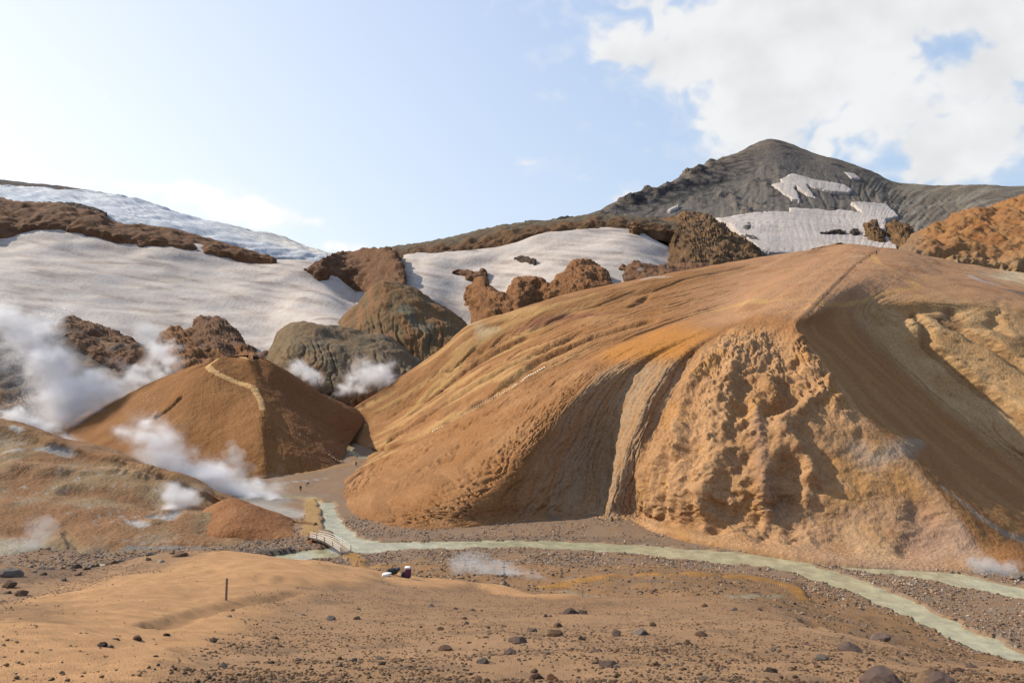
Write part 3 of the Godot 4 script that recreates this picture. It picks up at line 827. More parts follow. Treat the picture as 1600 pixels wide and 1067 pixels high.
	make_patch("foreground", net_foreground(), 11, 520, 460, "fore", [[PackedFloat32Array([.353, .611, 2.4, .343, .523, 2.8, .325, .455, 4.2, .313, .393, 6, .319, .333, 7.5, .341, .277, 8, .377, .253, 7, .397, .078, 5]), 0.22, Color(0.62, 0.35, 0.165), 0.9, 0.5, true],
		[PackedFloat32Array([.397, .244, 5, .423, .244, 3.8, .441, .064, 3, .463, .208, 2.6, .483, .038, 2.3, .505, .188, 2.2, .521, .228, 2]), 0.25, Color(0.62, 0.35, 0.165), 0.88, 0.5, true],
		[PackedFloat32Array([.345, .419, 0.5, .355, .397, 0.8, .365, .371, 0.9, .381, .339, 1, .397, .317, 0.9, .415, .295, 0.6]), -0.16, Color(0.24, 0.135, 0.065), 0.5, 0.9, false],
		[PackedFloat32Array([.637, .297, 0.9, .643, .331, 1, .641, .377, 0.9]), -0.9, Color(0.15, 0.08, 0.035), 0.7, 0.7, false],
		[PackedFloat32Array([.186, .251, 4, .2, .236, 4, .21, .164, 3.5, .234, .168, 2.5]), 0, Color(0.17, 0.11, 0.075), 0.7, 0.8, false],
		[PackedFloat32Array([.224, .417, 3, .22, .373, 3, .277, .449, 1.5]), 0, Color(0.24, 0.145, 0.08), 0.6, 0.9, false]])
	dress("foreground", "foreground_ground", "stony ochre ground of the near slope with a sandy path", "ground", "structure")
	far_ground()

func dress(key: String, called: String, label: String, category: String, kind: String) -> void:
	var o := get_node(key)
	o.name = numbered(called)
	tag(o, label, category, "", kind)

func far_ground() -> void:   # the country beyond and under the hills, out to the horizon
	var st := SurfaceTool.new()
	st.begin(Mesh.PRIMITIVE_TRIANGLES)
	var rings := [0.0, 200.0, 500.0, 1200.0, 3000.0, 7000.0]
	for k in rings.size():
		for i in 49:
			var a := TAU * i / 48
			st.set_color(Color(0.20, 0.13, 0.08))
			st.add_vertex(Vector3(cos(a) * rings[k], -14.0, sin(a) * rings[k] - 300.0))
	for k in rings.size() - 1:
		for i in 48:
			var q := k * 49 + i
			for w in [q, q + 1, q + 50, q, q + 50, q + 49]:
				st.add_index(w)
	st.generate_normals()
	var o := part("far_ground", st.commit(), mats["scree"], self)
	tag(o, "flat dark ground stretching out to the horizon under the hills", "ground", "", "structure")

var _lines: Array = []
func water_lines() -> Array:
	if _lines.is_empty():
		_lines.append(PackedVector2Array([Vector2(-48.38, -198.64), Vector2(-44.20, -197.07), Vector2(-41.43, -186.72), Vector2(-38.22, -176.77), Vector2(-34.40, -167.82), Vector2(-29.73, -160.78), Vector2(-25.36, -157.72), Vector2(-12.78, -158.98), Vector2(0.00, -160.00), Vector2(12.74, -158.47), Vector2(25.08, -155.99), Vector2(36.75, -152.40), Vector2(48.05, -149.43), Vector2(52.74, -147.44), Vector2(58.07, -147.44), Vector2(62.44, -146.57), Vector2(66.57, -142.78), Vector2(71.09, -140.37), Vector2(76.82, -136.52), Vector2(80.32, -131.47), Vector2(90.98, -123.02), Vector2(85.88, -116.13), Vector2(79.31, -123.32), Vector2(75.41, -126.78), Vector2(69.43, -132.87), Vector2(63.65, -136.52), Vector2(58.51, -139.97), Vector2(53.18, -143.19), Vector2(54.98, -139.58), Vector2(58.14, -133.94), Vector2(60.53, -125.50), Vector2(62.54, -116.13), Vector2(64.42, -108.29), Vector2(65.78, -102.28), Vector2(68.76, -89.10), Vector2(62.38, -90.23), Vector2(61.72, -95.97), Vector2(59.62, -100.22), Vector2(57.69, -105.54), Vector2(56.56, -113.48), Vector2(54.12, -122.41), Vector2(51.51, -130.78), Vector2(48.42, -136.89), Vector2(45.26, -140.76), Vector2(34.78, -144.23), Vector2(23.92, -148.76), Vector2(12.27, -152.64), Vector2(0.00, -154.29), Vector2(-12.33, -153.34), Vector2(-19.54, -151.94), Vector2(-26.55, -150.11), Vector2(-30.22, -149.21), Vector2(-33.09, -147.00), Vector2(-37.26, -144.86), Vector2(-42.59, -143.19), Vector2(-47.93, -141.97), Vector2(-56.42, -140.37), Vector2(-72.52, -138.80), Vector2(-74.61, -142.78), Vector2(-58.22, -144.86), Vector2(-49.41, -146.35), Vector2(-44.31, -148.98), Vector2(-39.08, -151.94), Vector2(-35.35, -154.29), Vector2(-34.38, -157.22), Vector2(-36.54, -162.35), Vector2(-39.66, -170.70), Vector2(-43.61, -183.28), Vector2(-46.73, -192.50)]))
		_lines.append(PackedVector2Array([Vector2(-74.11, -332.84), Vector2(-68.20, -326.30), Vector2(-64.15, -317.96), Vector2(-62.39, -304.34), Vector2(-58.65, -291.85), Vector2(-53.94, -281.93), Vector2(-46.40, -269.70), Vector2(-45.41, -263.98), Vector2(-52.60, -272.66), Vector2(-58.12, -283.53), Vector2(-63.18, -298.86), Vector2(-65.62, -313.94), Vector2(-72.66, -326.30)]))
	return _lines

func make_water() -> void:
	for k in 2:
		var wide: Array = Geometry2D.offset_polygon(water_lines()[k], 1.0)
		var p: PackedVector2Array = wide[0]
		var t := Geometry2D.triangulate_polygon(p)
		var st := SurfaceTool.new()
		st.begin(Mesh.PRIMITIVE_TRIANGLES)
		for q in p:
			st.set_normal(Vector3.UP)
			st.set_color(Color(1, 1, 1) if k == 0 else Color(1.0, 1.08, 1.75))
			st.add_vertex(Vector3(q.x, 0.0, q.y))
		for w in range(0, t.size(), 3):
			var a := p[t[w]]
			var b := p[t[w + 1]]
			var c := p[t[w + 2]]
			var turn := (b - a).cross(c - a) > 0.0
			for i in ([0, 1, 2] if turn else [0, 2, 1]):
				st.add_index(t[w + i])
		var o := part(["river", "stream"][k], st.commit(), mats["water"], self)
		tag(o, ["milky green river winding across the valley floor and under the footbridge", "narrow pale stream in the gap behind the cone hill"][k], "river", "", "structure")
func make_snow_sheets() -> void:
	snow_sheet("mountain", PackedFloat32Array([0.3287, 0.8136, 0.3507, 0.8417, 0.3988, 0.8477, 0.4409, 0.8477, 0.479, 0.8457, 0.483, 0.8236, 0.509, 0.8216, 0.5611, 0.8116, 0.5812, 0.7976, 0.6293, 0.8016, 0.6072, 0.7555, 0.6373, 0.7375, 0.6934, 0.6954, 0.7154, 0.7876, 0.6874, 0.8236, 0.6894, 0.8717, 0.7054, 0.9259, 0.7134, 0.9479, 0.7114, 0.994, 0.501, 1, 0.4409, 1, 0.4228, 0.99, 0.3908, 0.9339, 0.3507, 0.8657]), "snow_patch", "large dirty snow patch at the foot of the grey peak")
	snow_sheet("mountain", PackedFloat32Array([0.4489, 0.6914, 0.4709, 0.6894, 0.4649, 0.6673, 0.481, 0.6513, 0.491, 0.6273, 0.513, 0.6393, 0.5571, 0.6393, 0.6012, 0.6333, 0.6152, 0.6553, 0.6072, 0.6834, 0.5671, 0.7034, 0.5351, 0.7034, 0.519, 0.6874, 0.5251, 0.7234, 0.5391, 0.7535, 0.519, 0.7455, 0.503, 0.7255, 0.493, 0.7094, 0.503, 0.7595, 0.505, 0.7876, 0.487, 0.7796, 0.4689, 0.7415]), "snow_patch", "white snow patch with lobes high on the right face of the peak")
	snow_sheet("mountain", PackedFloat32Array([0.6032, 0.5311, 0.6273, 0.519, 0.6413, 0.5431, 0.6172, 0.5651]), "snow_patch", "thin snow streak near the right shoulder of the peak")
	snow_sheet("mountain", PackedFloat32Array([0.2645, 0.6693, 0.2826, 0.6393, 0.2826, 0.6713, 0.2685, 0.6954]), "snow_patch", "short snow streak low on the left side of the peak")
	snow_sheet("mountain", PackedFloat32Array([0.1824, 0.6253, 0.2044, 0.6393, 0.2064, 0.6894, 0.1864, 0.6754]), "snow_patch", "small level snow strip left of the peak above the brown ridge end")

func snow_sheet(host: String, uv: PackedFloat32Array, called: String, label: String) -> void:
	var l: Land = land[host]
	var poly := PackedVector2Array()
	var lo := Vector2.ONE
	var hi := Vector2.ZERO
	for k in uv.size() / 2:
		var q := Vector2(uv[k * 2], uv[k * 2 + 1])
		poly.append(q)
		lo = lo.min(q)
		hi = hi.max(q)
	lo -= Vector2(0.01, 0.01)
	hi += Vector2(0.01, 0.01)
	var nu := clampi(int((hi.x - lo.x) * 700.0), 48, 240)
	var nv := clampi(int((hi.y - lo.y) * 420.0), 48, 150)
	var p := PackedVector3Array()
	var c := PackedColorArray()
	var keep := PackedByteArray()
	for j in nv:
		for i in nu:
			var q := Vector2(lerpf(lo.x, hi.x, float(i) / (nu - 1)), lerpf(lo.y, hi.y, float(j) / (nv - 1)))
			var at := l.at(q.x, q.y)
			for d in [Vector2(0.045, 0), Vector2(-0.045, 0), Vector2(0.03, 0), Vector2(-0.03, 0), Vector2(0.015, 0), Vector2(-0.015, 0), Vector2(0.02, 0.014), Vector2(-0.02, -0.014)]:
				at += l.at(q.x + d.x, q.y + d.y)
			at /= 9.0
			var up := Vector3.ZERO
			for d in [-0.04, -0.02, 0.0, 0.02, 0.04]:
				up += l.normal(q.x + d, q.y)
			up = up.normalized()
			var w := q + Vector2(nf.get_noise_3dv(at * 0.03), nf.get_noise_3dv(at * 0.03 + Vector3(9, 9, 9))) * 0.0045 * clampf((hi.x - lo.x - 0.05) * 10.0, 0.0, 1.0)
			var full := 0
			for d in [Vector2(0, 0), Vector2(0.003, 0), Vector2(-0.003, 0), Vector2(0, 0.006), Vector2(0, -0.006)]:
				full += 1 if Geometry2D.is_point_in_polygon(w + d, poly) else 0
			var inside := full > 0 and Geometry2D.is_point_in_polygon(w, poly)
			keep.append(1 if inside else 0)
			p.append(at + up * ((1.5 + full * 0.4 + 1.2 * nf.get_noise_3dv(at * 0.01)) if inside else -3.0))
			c.append(tone("snow2", at, Vector3.UP, q.x, 0.3).lerp(Color(0.44, 0.385, 0.345), 0.7))
	var o := part(numbered(called), grid_mesh(p, normals_of(p, nu, nv), c, nu, nv, keep), mats["snow"], self)
	tag(o, label, "snow patch")

func net_mountain() -> PackedFloat32Array:
	return PackedFloat32Array([21.1, 188, -1310, 86.8, 196.8, -1350, 149.7, 216.1, -1400, 189.7, 238.3, -1430, 261.7, 265.5, -1480, 381, 326.4, -1580, 461.4, 363.6, -1640, 553.5, 406.9, -1700, 621.2, 378.3, -1680, 676.4, 356.3, -1650, 733.8, 328.9, -1630, 776.5, 300.8, -1610, 856.4, 292.4, -1590, 946.9, 287.3, -1550, 1145.5, 267.3, -1500, 1398.7, 248.1, -1450, 16.9, 191.5, -1050, 70.1, 200.8, -1090, 121.9, 219.2, -1140, 155.2, 238.9, -1170, 215.8, 264.1, -1220, 318.3, 320.7, -1320, 388.3, 355.6, -1380, 468.8, 395.9, -1440, 525.1, 370.5, -1420, 569.9, 350.1, -1390, 616.7, 325.8, -1370, 651.1, 301, -1350, 716.3, 292.8, -1330, 788.1, 286.3, -1290, 946.9, 266.8, -1240, 1147.9, 248.1, -1190, 15.4, 183.2, -960, 64.3, 192.3, -1000, 112.3, 210.1, -1050, 143.2, 228.8, -1080, 199.8, 253, -1130, 296.6, 307.5, -1230, 362.9, 341.2, -1290, 439.5, 380.2, -1350, 491.8, 355.9, -1330, 533, 336.3, -1300, 576.2, 313.2, -1280, 607.7, 289.7, -1260, 667.8, 281.7, -1240, 733.1, 274.9, -1200, 878.2, 255.9, -1150, 1061.1, 237.6, -1100, 15, 168.2, -930, 62.1, 176.1, -965, 109.1, 191.5, -1005, 145.6, 205.2, -1035, 205.5, 221.1, -1065, 280.3, 251.2, -1125, 334.2, 273.5, -1155, 393.6, 297.5, -1180, 440.2, 284.9, -1165, 480.7, 269.7, -1150, 517.8, 255.8, -1140, 554.1, 241.2, -1130, 596.9, 230.6, -1100, 647.6, 228.7, -1060, 763.7, 213.2, -1000, 926, 200.9, -960, 18.2, 143.9, -870, 62.2, 149.6, -900, 105.4, 162.2, -930, 138.2, 172.5, -950, 191.8, 181.5, -970, 254, 198, -1000, 297.2, 207.7, -1010, 345.2, 216.7, -1020, 386.5, 210.1, -1010, 422.8, 202, -1000, 452.1, 194.8, -985, 480.3, 187, -970, 514.6, 182.4, -940, 560.3, 183, -910, 676.3, 173.3, -880, 833.7, 166.9, -860, 14.6, 98.2, -700, 49.8, 102.8, -720, 83.9, 110.5, -740, 110.6, 118.5, -760, 154.2, 123.7, -780, 203.2, 125.9, -800, 236.8, 126.4, -805, 274.1, 126.9, -810, 308, 126.4, -805, 338.3, 122.6, -800, 362.6, 121.6, -790, 386.2, 120.6, -780, 416, 118.5, -760, 455.7, 116.4, -740, 553.3, 114.4, -720, 678.6, 109.5, -700])

func net_far_crest() -> PackedFloat32Array:
	return PackedFloat32Array([-1498.8, 363.1, -1695, -1430.7, 360.3, -1695, -1362.6, 357.6, -1695, -1294.6, 354.9, -1695, -1226.5, 352.2, -1695, -1158.8, 344.7, -1695, -1091.1, 337.3, -1695, -1023.4, 329.1, -1695, -955.6, 322.4, -1695, -888.4, 311.7, -1695, -822.1, 296, -1695, -756.2, 278.6, -1695, -1379.4, 375.2, -1560, -1316.8, 372.7, -1560, -1254.1, 370.2, -1560, -1191.5, 367.7, -1560, -1128.8, 365.2, -1560, -1066.5, 358.3, -1560, -1004.2, 351.5, -1560, -941.9, 344, -1560, -879.5, 337.8, -1560, -817.6, 327.9, -1560, -756.6, 313.5, -1560, -696, 297.5, -1560, -1326.4, 367.4, -1500, -1266.1, 365, -1500, -1205.9, 362.6, -1500, -1145.6, 360.1, -1500, -1085.4, 357.7, -1500, -1025.5, 351.2, -1500, -965.5, 344.6, -1500, -905.7, 337.4, -1500, -845.7, 331.4, -1500, -786.2, 321.9, -1500, -727.5, 308, -1500, -669.2, 292.6, -1500, -1280.3, 342.5, -1447.9, -1222.1, 340.6, -1447.9, -1163.9, 338.8, -1447.9, -1105.7, 336.9, -1447.9, -1047.5, 335.1, -1447.9, -989.5, 330, -1447.9, -931.6, 324.9, -1447.9, -873.7, 318.1, -1447.9, -815.8, 312.3, -1447.9, -758.2, 303.5, -1447.9, -701.4, 291.2, -1447.9, -644.8, 277.8, -1447.9, -1244.1, 320.8, -1407, -1187.5, 319.5, -1407, -1130.9, 318.1, -1407, -1074.3, 316.8, -1407, -1017.7, 315.4, -1407, -961.3, 311.7, -1407, -904.9, 308, -1407, -848.6, 301.6, -1407, -792.3, 296, -1407, -736.3, 287.7, -1407, -680.8, 276.9, -1407, -625.5, 265.2, -1407, -1216.8, 301.8, -1376, -1161.4, 300.9, -1376, -1106, 300.1, -1376, -1050.6, 299.2, -1376, -995.2, 298.3, -1376, -939.9, 295.9, -1376, -884.6, 293.4, -1376, -829.5, 287.4, -1376, -774.4, 281.9, -1376, -719.5, 274, -1376, -665, 264.5, -1376, -610.6, 254.5, -1376, -1199.6, 285.5, -1356.6, -1144.9, 285, -1356.6, -1090.3, 284.6, -1356.6, -1035.6, 284.2, -1356.6, -980.9, 283.7, -1356.6, -926.3, 282.5, -1356.6, -871.7, 281.3, -1356.6, -817.4, 275.6, -1356.6, -763, 270.1, -1356.6, -708.8, 262.7, -1356.6, -654.8, 254.4, -1356.6, -600.9, 245.8, -1356.6, -1193.7, 271.7, -1350, -1139.3, 271.7, -1350, -1084.8, 271.7, -1350, -1030.4, 271.7, -1350, -976, 271.7, -1350, -921.5, 271.7, -1350, -867.1, 271.6, -1350, -812.9, 266.2, -1350, -758.8, 260.7, -1350, -704.8, 253.5, -1350, -650.8, 246.3, -1350, -596.9, 239.1, -1350, -1192.8, 254.2, -1349, -1138.4, 254.2, -1349, -1084, 254.2, -1349, -1029.6, 254.2, -1349, -975.2, 254.2, -1349, -920.8, 254.2, -1349, -866.4, 254.1, -1349, -812.3, 248.6, -1349, -758.2, 243.2, -1349, -704.3, 236, -1349, -650.3, 228.8, -1349, -596.4, 221.6, -1349])

func net_glacier() -> PackedFloat32Array:
	return PackedFloat32Array([-1386.7, 303.5, -1500, -1145.5, 291.4, -1500, -964.6, 281.8, -1500, -850.3, 272.5, -1479.5, -732.4, 257.4, -1457.8, -655.5, 241.3, -1443.3, -549, 209.8, -1422.8, -451.3, 185, -1403.4, -356, 160.7, -1384.1, -309.4, 146.6, -1374.5, -240.5, 125.8, -1360, -1146.3, 294.7, -1240, -946.9, 284.7, -1240, -797.4, 276.7, -1240, -700.9, 267.9, -1219.5, -601.8, 254.2, -1197.8, -537.4, 240.2, -1183.3, -448.7, 213.4, -1162.8, -367.7, 192.1, -1143.4, -289.2, 171.5, -1124.1, -250.8, 159.6, -1114.5, -194.5, 142.1, -1100, -1109.3, 289.4, -1200, -916.4, 279.7, -1200, -771.7, 272, -1200, -677.9, 263.3, -1179.5, -581.7, 249.9, -1157.8, -519.3, 236.2, -1143.3, -433.2, 210.1, -1122.8, -354.8, 189.5, -1103.4, -278.9, 169.4, -1084.1, -241.8, 157.9, -1074.5, -187.5, 141, -1060, -1035.4, 260.1, -1120, -855.3, 251.1, -1120, -720.3, 243.9, -1120, -631.9, 235.8, -1099.5, -541.5, 223.2, -1077.8, -482.9, 210.5, -1063.3, -402.4, 186.9, -1042.8, -329.1, 170.2, -1023.4, -258.3, 154, -1004.1, -223.8, 144.5, -994.5, -173.3, 130.6, -980, -942.9, 223.3, -1020, -778.9, 215.1, -1020, -655.9, 208.5, -1020, -582.9, 203.5, -1014.1, -506.4, 194.3, -1007.9, -455.9, 184, -1003.8, -385.1, 164.6, -997.9, -319.1, 154, -992.4, -253.9, 143.4, -986.9, -221.5, 136.6, -984.1, -173.3, 126.5, -980, -933.7, 193, -1010, -771.3, 184.9, -1010, -649.5, 178.4, -1010, -577.1, 173.6, -1004.1, -501.4, 164.7, -997.9, -451.4, 154.6, -993.8, -381.2, 137.1, -987.9, -315.9, 132.6, -982.4, -251.3, 128.1, -976.9, -219.3, 124.4, -974.1, -171.5, 118.8, -970, -915.2, 142.3, -990, -756, 134.3, -990, -636.7, 127.9, -990, -565.6, 123.5, -984.1, -491.3, 115.1, -977.9, -442.3, 105.4, -973.8, -373.5, 90.9, -967.9, -309.5, 96.7, -962.4, -246.1, 102.4, -956.9, -214.8, 103.7, -954.1, -168, 105.7, -950])

func net_left_snow() -> PackedFloat32Array:
	return PackedFloat32Array([-798.7, 177.8, -828, -672, 164.8, -836, -542.8, 151.5, -844, -464, 148.9, -848.8, -381, 134.5, -846.4, -318.4, 123, -842.8, -256.3, 116.9, -839.2, -201.6, 114, -836, -182.7, 116, -909, -157.9, 115.6, -982, -127.2, 113.9, -1055, -726.4, 181.3, -753, -611.7, 167.5, -761, -494.5, 153.4, -769, -423, 152.9, -773.8, -347.3, 140.1, -771.4, -290.1, 128.6, -767.8, -233.4, 122.6, -764.2, -183.5, 116.8, -761, -167.6, 117.4, -834, -145.8, 117.3, -907, -118.2, 116.1, -980, -673.3, 146.3, -698, -567.5, 136.8, -706, -459.2, 127, -714, -392.9, 123.7, -718.8, -322.5, 111.4, -716.4, -269.3, 102.2, -712.8, -216.6, 97.2, -709.2, -170.3, 96.7, -706, -156.6, 100.3, -779, -137, 101, -852, -111.5, 100.1, -925, -615.4, 114.6, -638, -519.3, 108.8, -646, -420.6, 102.8, -654, -360.1, 97.4, -658.8, -295.5, 85.5, -656.4, -246.6, 78.6, -652.8, -198.3, 74.5, -649.2, -155.8, 78.6, -646, -144.5, 84.5, -719, -127.3, 85.8, -792, -104.3, 85.3, -865, -557.6, 87.2, -578, -471.1, 84.5, -586, -382, 81.8, -594, -327.3, 74.5, -598.8, -268.5, 63.3, -596.4, -224, 58.3, -592.8, -180, 55.1, -589.2, -141.3, 63, -586, -132.4, 70.6, -659, -117.7, 72.4, -732, -97.1, 72, -805, -490, 63.5, -508, -414.8, 63.4, -516, -337, 63.4, -524, -289.1, 54.9, -528.8, -237, 44.7, -526.4, -197.5, 41.5, -522.8, -158.6, 39, -519.2, -124.4, 49.7, -516, -118.4, 58.2, -589, -106.4, 60.2, -662, -88.6, 59.9, -735, -417.7, 44.7, -433, -354.5, 46.6, -441, -288.7, 48.5, -449, -248.1, 39.5, -453.8, -203.2, 30.4, -451.4, -169.2, 28.7, -447.8, -135.7, 27, -444.2, -106.4, 39.2, -441, -103.3, 47.9, -514, -94.4, 49.9, -587, -79.6, 49.5, -660, -374.3, 30.5, -388, -318.3, 33.8, -396, -259.8, 37.2, -404, -223.5, 27.5, -408.8, -182.9, 19.1, -406.4, -152.2, 18.5, -402.8, -121.9, 17.3, -399.2, -95.5, 31.2, -396, -94.3, 40, -469, -87.1, 41.7, -542, -74.2, 41.1, -615])

func net_dark_band() -> PackedFloat32Array:
	return PackedFloat32Array([-1186.9, 287.2, -1342.3, -1148.6, 282.6, -1338.4, -1109.4, 277.8, -1333.2, -1053.3, 269.3, -1306.7, -1007.9, 263, -1292.2, -959.6, 256, -1272.8, -913.9, 248.7, -1255.4, -866.8, 240.2, -1234.6, -819.7, 231.6, -1212.3, -766.4, 221.4, -1178.5, -712.4, 209.5, -1140.5, -669.2, 202.7, -1117.7, -643.6, 203.6, -1124.1, -597.5, 192.1, -1092.1, -563.4, 185.6, -1080.8, -529.7, 170.1, -1059.8, -501.7, 165.9, -1058.7, -474.8, 162.9, -1060.3, -449.7, 159.7, -1065.9, -421.7, 151.7, -1062.9, -392.6, 143.5, -1057, -365.2, 135.7, -1054.7, -246.2, 104.1, -766.7, -220.7, 97, -746.2, -831.3, 236, -940.2, -812.6, 234.6, -946.9, -795, 233.6, -955.4, -769.6, 230.7, -954.8, -745.5, 228.1, -955.7, -719.7, 225.2, -954.6, -693.8, 221.6, -953.1, -666.7, 217, -949.7, -638.4, 212.1, -944.1, -606.5, 206.2, -932.7, -575.6, 199.4, -921.5, -548.2, 195.5, -915.6, -525.8, 196, -918.4, -496, 188.3, -906.5, -468.3, 182.8, -898.3, -443.9, 170.6, -888.1, -419.8, 166.8, -885.9, -397.2, 164.3, -886.9, -374.8, 161.3, -888.2, -351.7, 154.7, -886.6, -327.8, 147.9, -882.5, -300.7, 139.9, -868.5, -245.3, 122.4, -764, -219.9, 114.9, -743.5, -673.3, 201.3, -761.4, -663.3, 201.5, -772.9, -655.2, 202.2, -787.4, -643.5, 202.2, -798.4, -628.8, 201.4, -806.2, -613.1, 200.5, -813.1, -596, 198.8, -818.7, -577.8, 196.2, -823, -557.7, 193.2, -824.8, -535.5, 189.5, -823.4, -514.8, 185.3, -824.1, -494.4, 183.1, -825.8, -473.5, 183.3, -827, -450.9, 177.6, -824.1, -426, 172.7, -817.2, -405.8, 162.1, -811.8, -383.4, 158.6, -809.1, -362.7, 156.3, -809.8, -341.4, 153.2, -809.3, -320.7, 147.3, -808.3, -299, 141.1, -804.9, -272.1, 133, -785.7, -244.9, 124.8, -762.8, -219.6, 117.3, -742.3, -642.6, 181.1, -726.8, -631.7, 181.4, -736.1, -622.7, 182.3, -748.4, -611.2, 182.6, -758.4, -597.7, 182.6, -766.4, -583.4, 182.4, -774, -568.3, 181.8, -780.9, -552.2, 180.5, -786.8, -534.5, 178.9, -790.8, -514.7, 176.7, -792, -496.5, 173.8, -795.5, -478.8, 173.8, -798.9, -459.5, 174.3, -801.7, -437.9, 169.6, -799.6, -414.3, 165.2, -794, -394.3, 155.6, -789.2, -372.9, 151.8, -787, -352.8, 150.1, -787.9, -332.3, 147.1, -787.6, -312.4, 141.3, -787.4, -292, 136.8, -785.2, -267.8, 130.2, -772.7, -242.9, 123.3, -756.2, -219.4, 116.8, -741.7, -618.6, 163.4, -699.6, -607, 164, -707.3, -597.3, 165, -717.9, -585.9, 165.8, -727.1, -573.2, 166.4, -735.1, -560.2, 166.9, -743.3, -546.6, 167.2, -751.2, -532.1, 167, -758.5, -516.3, 166.5, -764.2, -498.4, 165.6, -767.3, -482.1, 163.7, -773.1, -466.7, 165.7, -777.8, -448.7, 166.5, -781.8, -427.9, 162.7, -780.4, -405.3, 158.7, -775.9, -385.3, 150, -771.5, -364.6, 146, -769.7, -345.1, 144.8, -770.8, -325.2, 141.7, -770.7, -305.9, 136.1, -771.1, -286.6, 133, -769.7, -264.5, 127.6, -762.6, -241.3, 121.9, -751.1, -219.3, 116.4, -741.2, -600.4, 147.8, -679, -588.2, 148.6, -685.5, -578, 149.9, -694.7, -566.7, 151.1, -703.3, -554.7, 152.2, -711.5, -542.5, 153.4, -720, -530.1, 154.4, -728.7, -516.8, 155.1, -737, -502.4, 155.7, -744, -485.9, 155.8, -748.6, -471.1, 154.9, -756, -457.5, 158.7, -761.9, -440.6, 159.6, -766.8, -420.3, 156.6, -765.9, -398.5, 153, -762.1, -378.5, 145.1, -758.1, -358.3, 140.8, -756.6, -339.2, 140.1, -757.7, -319.8, 137, -757.9, -301, 131.5, -758.7, -282.6, 129.8, -758, -262, 125.4, -754.9, -240.2, 120.6, -747.2, -219.1, 116, -740.8, -589, 134, -666.1, -576.4, 135.2, -671.7, -565.8, 136.8, -680.2, -554.7, 138.4, -688.4, -543.1, 140, -696.6, -531.4, 141.7, -705.4, -519.7, 143.4, -714.6, -507.2, 144.9, -723.5, -493.6, 146.3, -731.3, -478, 147.4, -736.8, -464.1, 147.2, -745.4, -452, 152.8, -751.9, -435.7, 153.8, -757.4, -415.7, 151.5, -756.8, -394.3, 148.2, -753.5, -374.1, 141, -749.6, -354.4, 136.4, -748.3, -335.5, 136.2, -749.6, -316.4, 132.9, -749.8, -297.9, 127.5, -750.9, -280.2, 127.2, -750.7, -260.6, 123.6, -750, -239.5, 119.6, -744.7, -219.1, 115.7, -740.5, -585.1, 121.6, -661.7, -572.4, 123.3, -667.1, -561.7, 125.3, -675.2, -550.5, 127.4, -683.3, -539, 129.4, -691.6, -527.6, 131.6, -700.5, -516, 133.9, -709.8, -503.8, 136.2, -718.9, -490.4, 138.3, -727, -475.2, 140.2, -732.8, -461.5, 140.6, -741.7, -450.4, 148, -748.4, -434.4, 149, -754.2, -414.4, 147.4, -753.7, -393.2, 144.2, -750.5, -372.6, 137.7, -746.8, -353, 132.7, -745.5, -334.2, 132.9, -746.8, -315.2, 129.6, -747.1, -296.9, 124.1, -748.2, -279.6, 125.1, -748.2, -260.2, 122.1, -748.4, -239.3, 118.7, -743.9, -219, 115.3, -740.5, -584.2, 113, -660.7, -571.5, 114.6, -666.1, -560.8, 116.5, -674.2, -549.7, 118.5, -682.3, -538.2, 120.4, -690.6, -526.8, 122.5, -699.5, -515.3, 124.7, -708.8, -503.1, 126.8, -717.9, -489.8, 128.9, -726, -474.5, 130.7, -731.8, -460.9, 131, -740.7, -449.8, 138.2, -747.4, -433.8, 139.2, -753.2, -413.9, 137.6, -752.7, -392.6, 134.4, -749.5, -372.1, 127.9, -745.8, -352.5, 123, -744.5, -333.8, 123.2, -745.8, -314.8, 119.9, -746.1, -296.5, 114.4, -747.2, -279.2, 115.4, -747.2, -259.9, 112.4, -747.4, -239, 109, -742.9, -218.7, 105.7, -739.5])

